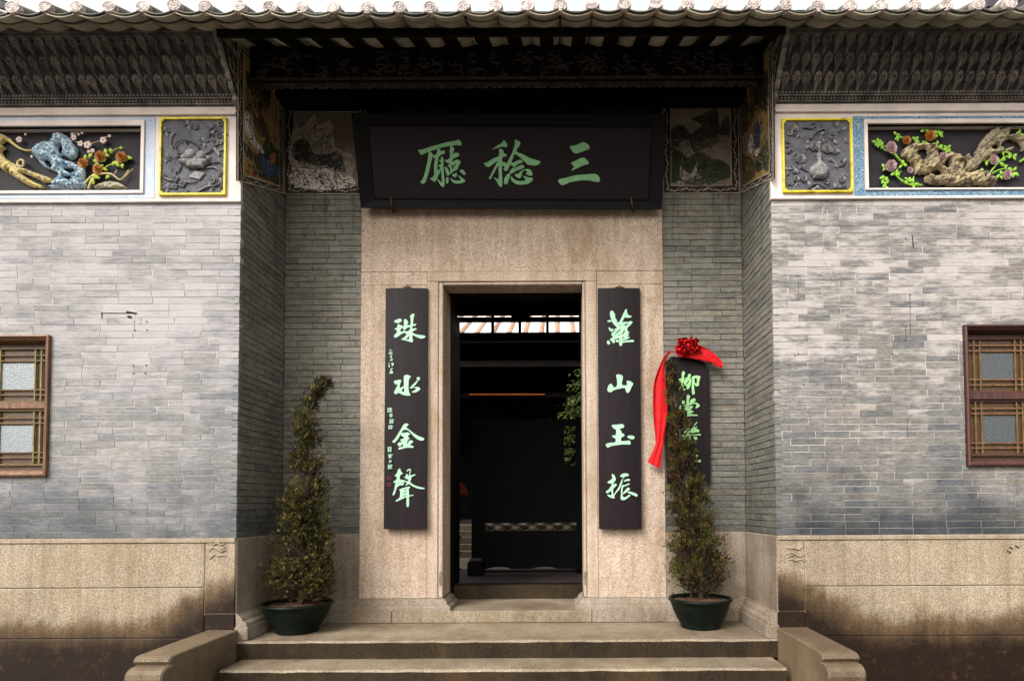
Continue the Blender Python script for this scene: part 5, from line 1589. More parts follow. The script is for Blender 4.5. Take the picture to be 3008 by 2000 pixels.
# ------------------------------------------------------------------ calligraphy
def glyph(name, shapes, ox, oy, s, fn, nrm, mat, parent, thick=0.005, k=2):
    """shapes: [[outer, hole, ...], ...] traced on an enlarged grid (origin ox, oy, scale s)"""
    m = MB()
    for i, sh in enumerate(shapes):
        cs = [smooth_poly([(ox + p[0] / s, oy + p[1] / s) for p in c], k) for c in sh]
        v, f = flat_shape(cs, 2.0)
        zmax = max(a[2] for a in v)
        vv = []
        lift = thick + 0.0003 * i
        for a in v:
            p = fn(a[0], a[1])
            # front faces of the plate stand proud, back faces sink into the board
            vv.append(p + nrm * (lift if a[2] > 0 else -0.002))
        # orient
        m.add(vv, f)
    return m.build(name, mat, parent)

C_TING = [[[(90,395),(170,400),(350,345),(600,265),(850,200),(1000,165),(1170,140),(1220,110),(1280,130),(1325,190),(1330,240),(1310,280),(1200,265),(1000,285),(800,325),(640,365),(600,390),(430,435),(360,465),(200,540),(150,525),(110,460)]],
 [[(385,450),(440,455),(495,510),(500,580),(450,780),(400,1000),(340,1200),(300,1310),(220,1385),(140,1305),(195,1290),(260,1120),(320,880),(370,640)]],
 [[(640,375),(700,368),(730,410),(725,455),(790,420),(840,435),(855,485),(820,520),(760,530),(690,590),(660,680),(640,850),(650,1000),(735,920),(745,960),(690,1090),(620,1230),(575,1310),(520,1300),(470,1260),(430,1250),(440,1215),(500,1190),(545,1110),(540,940),(550,750),(590,630),(545,650),(505,560),(590,545),(625,470)]],
 [[(750,585),(810,650),(810,880),(830,1150),(845,1380),(830,1450),(800,1470),(740,1430),(660,1310),(630,1220),(740,1325),(765,1300),(750,1100),(745,960),(700,895),(665,850),(745,800),(745,765),(705,745),(685,690),(740,680)]],
 [[(1010,290),(1070,300),(1125,380),(1090,470),(1085,550),(1140,485),(1240,495),(1270,545),(1230,590),(1130,630),(1075,680),(1055,750),(1130,715),(1210,680),(1305,740),(1290,800),(1240,890),(1200,975),(1080,1030),(945,1145),(905,1110),(860,980),(850,880),(930,940),(965,1000),(975,1055),(1020,1010),(1000,960),(1000,905),(930,885),(975,800),(965,770),(920,780),(845,690),(910,690),(990,640),(995,520),(1000,400)],
  [(1045,860),(1095,835),(1100,900),(1075,960),(1052,950)], [(1122,830),(1165,780),(1168,815),(1142,885),(1128,870)]],
 [[(935,1180),(960,1240),(955,1320),(920,1375),(885,1340),(880,1240)]], [[(1010,1195),(1080,1260),(1170,1285),(1300,1280),(1295,1230),(1215,1130),(1310,1180),(1430,1275),(1410,1330),(1300,1365),(1180,1370),(1090,1335),(1040,1275)]],
 [[(1075,1085),(1130,1100),(1180,1060),(1200,1130),(1140,1200),(1070,1130)]], [[(1285,990),(1380,980),(1450,1085),(1410,1125),(1310,1050)]]]
C_REN = [[[(680,120),(740,180),(785,250),(765,325),(650,310),(500,350),(345,385),(430,330),(540,255),(635,205)]],
 [[(555,380),(640,395),(680,440),(675,490),(785,550),(740,590),(650,610),(640,745),(720,750),(765,800),(870,600),(930,480),(1010,230),(1000,115),(1100,140),(1165,210),(1130,290),(1045,450),(1240,530),(1460,650),(1740,735),(1620,850),(1390,830),(1255,708),(1010,515),(950,640),(905,750),(930,770),(1010,745),(1120,685),(1236,724),(1200,770),(1080,820),(960,940),(1130,860),(1230,835),(1270,915),(1050,1000),(900,1085),(850,1050),(860,1010),(990,870),(940,870),(870,830),(800,970),(740,1015),(675,960),(715,910),(635,860),(635,1150),(645,1380),(610,1470),(550,1430),(480,1310),(395,1180),(535,1250),(535,1000),(530,850),(440,1000),(330,1190),(300,1245),(250,1210),(310,1130),(420,900),(510,720),(400,790),(270,885),(170,870),(115,770),(200,765),(400,640),(545,580)]],
 [[(850,1080),(870,1130),(820,1280),(785,1385),(710,1385),(690,1330),(700,1230),(770,1120)]], [[(900,1150),(970,1240),(1070,1290),(1200,1300),(1320,1270),(1240,1150),(1380,1190),(1500,1210),(1520,1260),(1400,1370),(1250,1400),(1080,1395),(970,1340),(895,1260)]],
 [[(1010,1095),(1090,1095),(1200,1000),(1310,955),(1420,960),(1490,1020),(1510,1110),(1480,1150),(1310,1095),(1360,1050),(1330,1000),(1280,990),(1220,1040),(1190,1170),(1130,1220),(1010,1150)]]]
C_SAN = [[[(530,300),(640,285),(780,235),(900,180),(990,210),(1060,250),(1090,320),(1080,380),(950,425),(820,480),(720,505),(640,485),(580,410)]], [[(560,780),(690,715),(880,625),(980,655),(1075,760),(1055,810),(950,835),(800,900),(560,1005),(650,885)]],
 [[(195,1270),(245,1240),(400,1210),(600,1150),(750,1125),(1000,1110),(1245,1090),(1340,1140),(1390,1220),(1390,1285),(1340,1330),(1250,1315),(1100,1285),(900,1275),(700,1300),(500,1345),(325,1420),(250,1385),(200,1320)]]]
C_ZHU = [[[(285,375),(350,320),(450,290),(530,255),(600,275),(645,345),(600,400),(500,460),(400,455),(320,425)]],
 [[(440,530),(520,520),(570,555),(650,575),(710,620),(735,570),(735,430),(750,300),(790,275),(860,310),(930,400),(920,480),(885,550),(1030,540),(1045,400),(1050,250),(1020,170),(1060,80),(1140,30),(1230,70),(1190,180),(1170,350),(1150,500),(1280,495),(1300,530),(1250,590),(1140,600),(1130,720),(1270,695),(1330,735),(1250,790),(1140,850),(1150,910),(1300,980),(1440,1010),(1660,1030),(1725,1090),(1690,1140),(1530,1175),(1400,1140),(1250,1070),(1135,1020),(1135,1180),(1155,1280),(1120,1340),(1050,1335),(900,1290),(750,1240),(650,1240),(625,1190),(760,1110),(850,1000),(830,950),(740,905),(560,1010),(380,1130),(290,1110),(270,1060),(310,990),(400,920),(415,800),(350,770),(305,720),(430,660)],
  [(575,770),(640,685),(686,666),(690,740),(750,778),(820,745),(865,695),(1005,645),(1010,765),(870,845),(760,812),(620,865),(578,840)], [(850,1185),(975,1058),(980,1130),(948,1220),(900,1215)]]]
C_SHUI = [[[(480,520),(560,490),(740,450),(830,460),(860,500),(810,620),(770,850),(900,820),(995,740),(985,500),(995,260),(1060,210),(1160,190),(1270,230),(1345,280),(1260,410),(1230,600),(1225,850),(1240,1000),(1280,1130),(1325,1220),(1300,1255),(1150,1255),(950,1220),(820,1160),(720,1110),(620,1170),(540,1170),(490,1120),(490,1060),(580,900),(640,760),(655,650),(550,690),(500,600)], [(870,990),(985,845),(1005,920),(1015,1035),(940,1055),(880,1035)]],
 [[(1640,345),(1740,305),(1810,350),(1800,430),(1750,475),(1690,440)]], [[(1690,440),(1725,480),(1585,700),(1450,805),(1375,770),(1500,640),(1620,530)]],
 [[(1290,850),(1400,780),(1470,815),(1640,812),(1760,820),(1830,910),(1770,990),(1600,1090),(1440,1100),(1405,1050),(1560,970),(1620,890),(1560,860),(1420,855),(1340,900)]]]
C_JIN = [[[(735,170),(850,130),(930,160),(935,210),(850,290),(860,330),(1000,430),(1200,590),(1400,710),(1560,770),(1680,840),(1600,920),(1470,910),(1320,840),(1150,690),(1020,540),(930,450),(830,420),(700,450),(640,530),(610,580),(560,660),(510,780),(420,900),(330,1000),(250,1025),(205,945),(290,880),(400,720),(540,490),(650,310)]],
 [[(600,590),(780,560),(920,540),(1015,630),(920,690),(920,740),(1005,830),(920,890),(880,1060),(910,1070),(970,940),(1070,905),(1165,960),(1090,1050),(1010,1130),(1160,1170),(1175,1250),(1000,1250),(850,1250),(700,1290),(520,1335),(475,1260),(600,1220),(700,1190),(690,1080),(640,1110),(580,1180),(500,1180),(445,1100),(470,1030),(560,990),(640,1000),(590,920),(580,870),(720,830),(740,760),(640,720),(580,640)]]]
C_SHENG = [[[(410,70),(440,90),(460,170),(530,240),(450,290),(415,370),(440,460),(590,480),(570,570),(520,675),(470,650),(330,720),(260,920),(210,1010),(160,990),(230,800),(260,600),(310,550),(230,575),(195,535),(300,460),(310,360),(230,330),(310,250),(350,130)], [(362,585),(383,570),(388,610),(371,630)], [(474,572),(508,536),(512,580),(490,604)]],
 [[(570,370),(640,340),(640,280),(670,255),(700,290),(710,340),(755,320),(830,300),(960,275),(975,295),(830,370),(825,430),(790,500),(800,560),(900,640),(1050,700),(1240,745),(1305,770),(1270,795),(1100,785),(940,730),(820,660),(755,615),(640,665),(615,650),(680,590),(620,540),(630,500),(710,520),(725,440),(670,450),(620,400)]],
 [[(660,150),(750,75),(808,100),(800,200),(770,320),(740,320),(768,190),(766,112),(690,170)]],
 [[(390,820),(500,770),(650,725),(760,705),(790,745),(735,780),(745,900),(755,1010),(880,990),(900,1010),(840,1040),(755,1060),(750,1200),(745,1360),(720,1425),(680,1425),(660,1350),(655,1200),(660,1080),(520,1140),(320,1230),(275,1200),(420,1090),(430,850)], [(565,820),(655,793),(660,822),(580,842)], [(540,938),(655,884),(665,912),(562,956)], [(536,1042),(655,994),(660,1022),(552,1060)]]]
C_LUO = [[[(285,170),(360,165),(440,280),(445,400),(520,530),(520,590),(600,540),(680,380),(720,290),(800,130),(865,110),(855,180),(920,320),(1020,340),(1025,370),(950,415),(780,400),(740,480),(690,560),(850,550),(920,560),(960,525),(1040,540),(1060,575),(960,690),(880,760),(885,890),(965,910),(880,960),(930,990),(920,1030),(870,1075),(960,1090),(950,1120),(890,1140),(860,1190),(700,1200),(720,1230),(1060,1185),(1115,1245),(1080,1265),(900,1270),(700,1300),(700,1350),(650,1405),(610,1395),(580,1300),(590,1200),(575,1130),(420,1190),(440,1240),(430,1290),(370,1305),(320,1230),(255,1190),(290,1140),(370,1075),(300,1010),(340,950),(450,840),(390,800),(520,770),(410,660),(330,530),(260,300),(270,210)],
  [(604,668),(636,655),(636,698),(612,706)], [(762,686),(795,644),(900,598),(882,648),(828,686)], [(430,1018),(525,876),(660,800),(610,858),(480,972),(442,1024)], [(668,976),(722,924),(782,815),(774,926),(726,950),(742,996)], [(560,1028),(604,990),(600,1044)], [(694,1094),(754,1090),(754,1126),(694,1126)]],
 [[(165,515),(280,490),(330,520),(320,545),(230,560),(180,545)]], [[(235,745),(290,795),(350,800),(395,860),(330,905),(270,880),(215,790)]], [[(185,1210),(240,1240),(270,1300),(230,1355),(170,1330),(145,1270)]], [[(455,1215),(540,1180),(580,1240),(510,1275)]]]
C_SHAN = [[[(690,410),(740,350),(830,345),(960,380),(1030,440),(1025,600),(985,720),(1000,880),(1050,905),(1240,895),(1245,790),(1220,710),(1290,670),(1400,690),(1560,790),(1530,900),(1450,1050),(1390,1200),(1320,1280),(1250,1280),(1190,1200),(1150,1050),(1000,1045),(820,1090),(700,1110),(540,1170),(450,1250),(330,1245),(270,1200),(235,1120),(290,950),(340,860),(460,830),(510,920),(580,1005),(700,970),(745,850),(740,700),(720,520)]]]
C_YU = [[[(430,300),(480,275),(700,265),(900,240),(985,300),(990,380),(900,430),(780,470),(870,570),(880,660),(960,690),(1010,760),(960,820),(870,860),(850,1000),(900,1030),(1180,1000),(1280,1040),(1280,1160),(1240,1180),(880,1180),(600,1220),(380,1260),(260,1330),(200,1300),(140,1180),(220,1130),(400,1090),(580,1080),(595,910),(500,870),(430,800),(500,760),(605,740),(625,510),(520,450),(440,360)]], [[(1130,830),(1200,775),(1380,770),(1475,850),(1420,935),(1340,940),(1220,900)]]]
C_ZHEN = [[[(450,260),(500,245),(560,280),(595,360),(625,490),(540,590),(525,680),(610,630),(665,680),(640,730),(530,840),(510,950),(530,1100),(580,1040),(700,850),(740,800),(860,500),(950,375),(870,375),(800,330),(870,250),(1000,210),(1120,220),(1170,280),(1130,330),(1010,350),(900,490),(900,570),(830,760),(770,890),(650,1020),(560,1150),(585,1220),(560,1250),(480,1250),(330,1190),(265,1100),(300,1090),(430,1130),(450,1050),(430,950),(280,1035),(200,980),(330,880),(440,720),(440,630),(330,630),(270,580),(400,490),(480,420)]],
 [[(940,555),(1040,470),(1150,445),(1220,470),(1200,520),(1120,525)]], [[(890,700),(1000,700),(1150,630),(1215,655),(1050,740),(930,790),(900,1000),(920,1170),(960,1210),(1060,1190),(1180,1100),(1240,1130),(1180,1190),(1000,1320),(870,1320),(820,1250),(840,1050),(845,850)]], [[(920,1040),(1020,920),(1130,805),(1210,845),(1180,910),(960,1080)]], [[(1100,1000),(1200,970),(1330,1000),(1500,1070),(1540,1130),(1500,1185),(1430,1165),(1280,1090)]]]
C_LIU = [[[(420,210),(470,180),(565,270),(510,400),(500,510),(680,495),(720,350),(790,320),(850,350),(830,470),(800,550),(890,600),(870,750),(820,950),(740,1080),(670,1100),(615,1030),(640,980),(570,880),(510,960),(530,1040),(575,1130),(530,1165),(460,1150),(420,1030),(330,1110),(210,1090),(260,970),(370,750),(190,755),(280,690),(220,620),(300,560),(390,530),(385,380)], [(605,832),(680,745),(765,635),(752,730),(690,825)]],
 [[(880,510),(960,440),(1140,395),(1280,420),(1340,470),(1310,590),(1270,760),(1270,890),(1200,950),(1100,945),(1050,860),(1015,870),(1020,1030),(1055,1300),(1020,1360),(960,1380),(920,1320),(895,1000),(920,700),(920,570)], [(1050,545),(1148,545),(1170,640),(1155,770),(1120,820),(1050,740)]]]
C_TANG = [[[(650,200),(715,155),(780,200),(820,270),(780,360),(760,560),(850,570),(810,500),(900,390),(1000,345),(1080,370),(1100,440),(1060,500),(990,550),(1130,570),(1300,670),(1290,750),(1220,820),(1110,860),(1090,800),(1150,740),(1120,650),(1030,620),(870,660),(700,730),(450,760),(560,690),(630,650),(635,450)]], [[(560,800),(700,755),(950,725),(950,800),(860,920),(820,960),(980,990),(960,1060),(840,1100),(850,1150),(1190,1190),(1150,1240),(900,1240),(650,1265),(700,1150),(640,1120),(700,1040),(640,970),(560,940)], [(694,812),(786,798),(776,832),(704,842)]], [[(300,720),(370,715),(340,800),(370,860),(310,900),(260,860)]], [[(410,470),(520,480),(560,600),(440,650),(400,620)]]]
C_LE = [[[(635,265),(680,170),(750,105),(770,120),(690,200),(660,260),(690,300),(740,240),(760,250),(720,320),(800,350),(830,400),(790,450),(740,430),(600,470),(540,465),(560,320)], [(612,348),(646,334),(630,374)]], [[(380,410),(440,380),(520,400),(510,470),(450,470)]], [[(150,560),(400,535),(640,515),(870,498),(872,530),(860,545),(640,540),(400,565),(165,605)]], [[(630,590),(720,580),(765,640),(740,690),(690,690)]], [[(430,480),(510,480),(520,560),(550,640),(540,700),(505,690),(480,620),(440,560)]],
 [[(300,650),(370,590),(375,610),(340,680),(310,690)]], [[(185,280),(250,235),(262,250),(240,300),(320,330),(260,400),(230,380),(270,330)]], [[(310,450),(380,380),(400,400),(390,470),(330,480)]], [[(400,200),(470,190),(500,215),(490,330),(410,350)], [(430,240),(465,235),(460,300),(430,310)]]]
C_SHAN2 = [[[(530,1000),(545,930),(590,925),(620,960),(635,1040),(580,1090),(550,1060)]], [[(570,1215),(600,1180),(600,1110),(630,1100),(665,1180),(620,1225)]], [[(700,1215),(750,1180),(790,1210),(745,1250)]], [[(230,1390),(420,1370),(600,1365),(730,1385),(830,1345),(875,1345),(878,1415),(800,1420),(600,1400),(420,1410),(240,1430)]], [[(90,1190),(150,1135),(220,1140),(190,1165),(110,1200)]], [[(390,1080),(410,1060),(435,1080),(410,1105)]], [[(300,1230),(440,1200),(600,1190),(600,1215),(440,1235),(310,1260)]], [[(400,1100),(440,1095),(450,1360),(410,1365)]]]

# ------------------------------------------------------------------ name board, tipped forward
TLo, TRo, BRo, BLo = P(1031, 337, 5.23), P(1961, 334, 5.23), P(1943, 612, 5.52), P(1061, 613, 5.52)
up = ((TLo + TRo) / 2 - (BLo + BRo) / 2)
Hn = up.length; up.normalize()
rt = (TRo - TLo).normalized(); rt = (rt - up * rt.dot(up)).normalized()
NN = rt.cross(up); NN = NN if NN.y < 0 else -NN
Wn = ((TRo - TLo).length + (BRo - BLo).length) / 2
C0 = (TLo + TRo + BRo + BLo) / 4
nb = thing('name_board', (C0.x, C0.y, BLo.z), 'large black framed name board with green characters above the door', 'sign')
def nbp(u, v, n): return C0 + rt * u + up * v + NN * n
def nbox(u0, u1, v0, v1, n0, n1):
    m = MB()
    m.extrude([nbp(u0, v0, n0), nbp(u1, v0, n0), nbp(u1, v1, n0), nbp(u0, v1, n0)], NN * (n1 - n0))
    return m
fw, fh = 0.130, 0.090
nbox(-Wn / 2 + 0.02, Wn / 2 - 0.02, -Hn / 2 + 0.02, Hn / 2 - 0.02, -0.05, -0.022).build('panel', M_lacq, nb)
# flaring frame: outer edge forward, inner edge sunk
def flare(a, b, c, d, nm):
    """outer a-b, inner d-c as (u, v)"""
    m = MB()
    q = [nbp(a[0], a[1], 0.0), nbp(b[0], b[1], 0.0), nbp(c[0], c[1], -0.018), nbp(d[0], d[1], -0.018)]
    r_ = [nbp(a[0], a[1], -0.05), nbp(b[0], b[1], -0.05), nbp(c[0], c[1], -0.05), nbp(d[0], d[1], -0.05)]
    m.add(q + r_, [(0, 1, 2, 3), (7, 6, 5, 4), (0, 4, 5, 1), (1, 5, 6, 2), (2, 6, 7, 3), (3, 7, 4, 0)])
    m.build(nm, M_lacq_blk, nb)
o4 = [(-Wn / 2, Hn / 2), (Wn / 2, Hn / 2), (Wn / 2, -Hn / 2), (-Wn / 2, -Hn / 2)]
i4 = [(-Wn / 2 + fw, Hn / 2 - fh), (Wn / 2 - fw, Hn / 2 - fh), (Wn / 2 - fw, -Hn / 2 + fh * 0.9), (-Wn / 2 + fw, -Hn / 2 + fh * 0.9)]
for k in range(4):
    flare(o4[k], o4[(k + 1) % 4], i4[(k + 1) % 4], i4[k], 'frame_bar')
for k in range(4):
    a, b = i4[k], i4[(k + 1) % 4]
    MB().tube([nbp(a[0], a[1], -0.014), nbp(b[0], b[1], -0.014)], 0.007, 6).build('frame_bead', M_lacq_blk, nb)
PN = nbp(0, 0, -0.022)
fnn = lambda x, y: PPL(x, y, PN, NN)
glyph('character', C_TING, 1220, 400, 9.8, fnn, NN, M_jade, nb, 0.004)
glyph('character', C_REN, 1410, 400, 9.8, fnn, NN, M_jade, nb, 0.004)
glyph('character', C_SAN, 1620, 400, 9.8, fnn, NN, M_jade, nb, 0.004)
# iron hooks that carry its foot
for x in (1151, 1853):
    a, b = P(x, 590, 5.50), P(x + 6, 622, D1 - 0.02)
    m = MB().tube([a + Vector((0, -0.03, 0.02)), a + Vector((0.004, -0.025, -0.03)), b + Vector((0, -0.06, 0)), b], [0.004, 0.010, 0.010, 0.008], 6)
    m.ball(b + Vector((0, -0.012, -0.004)), 0.014, 7, 5)
    m.build('hook', M_rust, nb, True)

# ------------------------------------------------------------------ couplet boards
def couplet(x0, x1, y0, y1, x0b, x1b, label, chars, small):
    ya, yb = D1 - 0.045, D1 - 0.075          # top close to the stone, foot tipped out
    tl, tr, br, bl_ = P(x0, y0, ya), P(x1, y0, ya), P(x1b, y1, yb), P(x0b, y1, yb)
    n = (tr - tl).cross(bl_ - tl).normalized()
    if n.y > 0: n = -n
    o = thing('couplet_board', ((tl + br) / 2).xyz * 1.0, label, 'sign')
    m = MB(); nx = 8
    # slightly bowed plank
    rows = []
    for (l, r_) in ((tl, tr), (bl_, br)):
        rows.append([l.lerp(r_, i / nx) + n * (0.012 * (1 - (2 * i / nx - 1) ** 2)) for i in range(nx + 1)])
    v = rows[0] + rows[1] + [p - n * 0.03 for p in (tl, tr, bl_, br)]
    w = nx + 1; b0 = 2 * w
    f = [(i, i + 1, i + 1 + w, i + w)[::-1] for i in range(nx)]
    f += [tuple(range(w)) + (b0 + 1, b0), tuple(range(2 * w - 1, w - 1, -1)) + (b0 + 2, b0 + 3), (0, b0, b0 + 2, w), (nx, nx + w, b0 + 3, b0 + 1), (b0, b0 + 1, b0 + 3, b0 + 2)]
    m.add(v, f).build('plank', M_lacq, o)
    k = (x0 + x1) / 2
    kb = MB()
    c = P(k + 2, y0 - 3, ya)
    kb.ball(c + n * 0.006, 0.020, 8, 5, sy=0.5, sz=0.9)
    for s in (-1, 1):
        kb.tube([c + Vector((s * 0.012, 0, 0)), c + Vector((s * 0.032, 0, -0.002)), c + Vector((s * 0.045, 0, -0.014))], [0.012, 0.010, 0.004], 6)
    kb.build('crest_knob', M_rust, o, True)
    pc = (tl + tr + br + bl_) / 4 + n * 0.009
    fn = lambda x, y: PPL(x, y, pc, n)
    for sh, ox, oy, s in chars:
        glyph('character', sh, ox, oy, s, fn, n, M_mint, o, 0.006)
    return o, fn, n
cl, fcl, ncl = couplet(1133, 1256, 847, 1553, 1127, 1252, 'dark couplet board left of the door with mint characters and a small inscription',
    [(C_ZHU, 1140, 920, 15.683), (C_SHUI, 1130, 1090, 17.425), (C_JIN, 1140, 1235, 15.683), (C_SHENG, 1140, 1370, 12.058)], True)
couplet(1756, 1880, 847, 1553, 1760, 1885, 'dark couplet board right of the door with four mint characters',
    [(C_LUO, 1770, 900, 12.058), (C_SHAN, 1770, 1080, 17.418), (C_YU, 1770, 1230, 15.68), (C_ZHEN, 1765, 1375, 14.258)], False)
SM1 = [[[(370,320),(460,255),(472,280),(390,338)]], [[(335,450),(420,380),(510,348),(522,380),(450,420),(370,472)]], [[(400,480),(545,440),(510,482),(440,522)]], [[(405,600),(440,562),(522,562),(470,645),(425,640)]], [[(380,770),(470,700),(545,680),(515,785)]], [[(332,885),(365,858),(402,880),(365,908)]],
  [[(305,970),(380,948),(405,1070),(328,1078),(350,1010)]], [[(472,885),(584,880),(575,980),(500,1045)], [(520,915),(545,915),(535,955),(522,955)]], [[(396,1160),(555,1112),(480,1200)]], [[(365,1405),(440,1200),(465,1225),(395,1395)]], [[(440,1250),(520,1245),(562,1355),(445,1385)]]]
glyph('inscription', SM1, 1120, 1010, 15.68, fcl, ncl, M_mint, cl, 0.0045, 1)
rs_ = random.Random(31)
def small_char(cx, cy, w, h):
    sh = []
    n = 4
    for i in range(n):
        y = cy - h / 2 + h * (i + 0.5) / n
        x0, x1 = cx - w / 2 * rs_.uniform(0.5, 1), cx + w / 2 * rs_.uniform(0.5, 1)
        t = h * 0.075
        sh.append([[(x0, y - t * 0.4), (x1, y - t * 1.6), (x1 + 3, y - t * 0.3), (x0 + 3, y + t * 1.2)]])
    for dx in (-0.28, 0.15):
        x = cx + w * (dx + rs_.uniform(-.1, .1)); t = w * 0.065
        sh.append([[(x - t, cy - h * 0.46), (x + t, cy - h * 0.46), (x + t * 0.6, cy + h * 0.46), (x - t * 1.4, cy + h * 0.5)]])
    return sh
sh = []
for cx, cy_, w, h in ((155, 145, 95, 85), (175, 242, 70, 70), (182, 345, 100, 80), (170, 450, 85, 75), (155, 842, 95, 95), (168, 962, 85, 75), (165, 1052, 55, 50), (165, 1152, 85, 85)):
    sh += small_char(cx, cy_, w, h)
glyph('inscription', sh, 1120, 1180, 6.03, fcl, ncl, M_mint, cl, 0.0045, 1)
sh = []
for cy_ in (1350, 1466):
    sh.append([[(112, cy_ - 30), (176, cy_ - 30), (176, cy_ + 30), (112, cy_ + 30)], [(120, cy_ - 22), (168, cy_ - 22), (168, cy_ + 22), (120, cy_ + 22)]])
    sh.append([[(128, cy_ - 14), (160, cy_ - 14), (160, cy_ - 6), (128, cy_ - 6)]]); sh.append([[(128, cy_ + 4), (160, cy_ + 4), (160, cy_ + 12), (128, cy_ + 12)]])
glyph('seal_mark', sh, 1120, 1180, 6.03, fcl, ncl, M_seal, cl, 0.004, 1)

# ------------------------------------------------------------------ third board with red ribbon
YT = D1 - 0.05
tb = thing('hanging_board', (P(2020, 1420, YT).x, YT, P(2020, 1420, YT).z), 'dark hanging board with clipped corners, half hidden by the bronze cypress', 'sign')
poly = [P(x, y, YT) for x, y in ((1957, 1062), (1974, 1047), (2062, 1052), (2084, 1092), (2088, 1418), (1960, 1420))]
MB().extrude(poly, (0, 0.035, 0)).build('plank', M_lacq, tb)
fnt = lambda x, y: P(x, y, YT)
for sh, oy, s in ((C_LIU, 1080, 17.42), (C_TANG, 1150, 17.42), (C_LE, 1230, 11.2), (C_SHAN2, 1230, 11.2)):
    glyph('character', sh, 1980, oy, s, fnt, NB, M_mint if False else M_jade_lt, tb, 0.006)

def ribbon(name, L, Rr, Y, out, parent, folds=3, amp=0.012, seed=0):
    """cloth strip between two edge lines given on the measuring grid, with folds running along it"""
    k = 18
    L = smooth_poly(L, 6, False); Rr = smooth_poly(Rr, 6, False)
    def samp(a, t):
        q = t * (len(a) - 1); i = min(int(q), len(a) - 2); f_ = q - i
        return (a[i][0] * (1 - f_) + a[i + 1][0] * f_, a[i][1] * (1 - f_) + a[i + 1][1] * f_)
    nu, nv = 22, 90
    v = []; f = []
    for j in range(nv + 1):
        t = j / nv
        a, b = samp(L, t), samp(Rr, t)
        for i in range(nu + 1):
            u = i / nu
            p = P(a[0] + (b[0] - a[0]) * u, a[1] + (b[1] - a[1]) * u, Y)
            p.y -= out(t) + amp * (math.sin(u * math.pi * folds + 3.0 * t + seed) * (0.5 + 0.5 * math.sin(t * 5 + seed)) + 0.16 * math.sin(t * 23 + u * 5 + seed + 2 * math.sin(t * 7)) * (0.3 + 0.7 * u) + 0.12 * math.sin(t * 51 - u * 9 + 2 * seed + 3 * math.sin(t * 9)) * (1 - 0.7 * u) + 0.30 * math.sin(u * 13 + 4 * t + seed))
            v.append(p)
    w = nu + 1
    f = [(j * w + i, j * w + i + 1, (j + 1) * w + i + 1, (j + 1) * w + i) for j in range(nv) for i in range(nu)]
    n0 = len(v)
    v += [p + Vector((0, 0.003, 0)) for p in v[:n0]]
    f += [tuple(a + n0 for a in q[::-1]) for q in f]
    return obj(name, v, f, M_silk, parent, True)
rb = thing('red_ribbon', (P(2010, 1050, YT).x, YT - 0.04, P(1900, 1375, YT).z), 'red silk ribbon with rosette draped over the hanging board', 'ribbon')
G3 = lambda pts: T(pts, 1860, 960, 3.266)
ribbon('long_tail', G3([(335, 245), (270, 330), (195, 520), (180, 690), (188, 900), (205, 1060), (200, 1150), (130, 1300)]), G3([(385, 262), (330, 280), (296, 400), (305, 560), (320, 740), (312, 900), (290, 1080), (245, 1360)]), YT, lambda t: 0.055 - 0.012 * t, rb, 3, 0.010, 0.4)
ribbon('short_tail', G3([(590, 190), (650, 205), (730, 245), (800, 300), (852, 360)]), G3([(560, 280), (640, 310), (700, 330), (760, 370), (835, 412)]), YT, lambda t: 0.06 - 0.01 * t, rb, 2, 0.010, 1.3)
ribbon('swag', G3([(385, 200), (440, 225), (520, 265), (600, 290), (740, 350)]), G3([(390, 270), (420, 300), (520, 315), (620, 335), (735, 362)]), YT, lambda t: 0.075, rb, 2, 0.008, 2.2)
# rosette: many crumpled loops
rq = random.Random(12)
c0 = P(1860 + 500 / 3.266, 960 + 190 / 3.266, YT)
for i in range(17):
    a = i * 2.4; d = 0.022 * math.sqrt(i)
    c = c0 + Vector((math.cos(a) * d * 1.2, -0.125 + d * 0.5 - rq.uniform(0, 0.015), math.sin(a) * d * 0.85 - 0.02))
    m = MB()
    r0 = rq.uniform(0.024, 0.036); tw = rq.uniform(0, 6.28); tilt = rq.uniform(-0.6, 0.6)
    n = 14; wv = []
    for j in range(n + 1):
        t = 2 * math.pi * j / n
        rr = r0 * (1 + 0.22 * math.sin(3 * t + tw))
        px_, pz_ = rr * math.cos(t), rr * math.sin(t) * 0.8
        y0 = 0.012 * math.sin(2 * t + tw)
        wv += [c + Vector((px_, y0 - 0.018, pz_ + tilt * px_)), c + Vector((px_ * 1.18, y0 + 0.0, pz_ * 1.18 + tilt * px_)), c + Vector((px_ * 0.75, y0 + 0.03, pz_ * 0.75 + tilt * px_))]
    f = []
    for j in range(n):
        for q in range(2):
            f.append((j * 3 + q, j * 3 + q + 1, j * 3 + q + 4, j * 3 + q + 3))
    m.add(wv, f)
    m.ball(c + Vector((0, 0.006, 0)), r0 * 0.62, 8, 5, sy=0.6)
    m.build('rosette_loop', M_silk, rb, True)
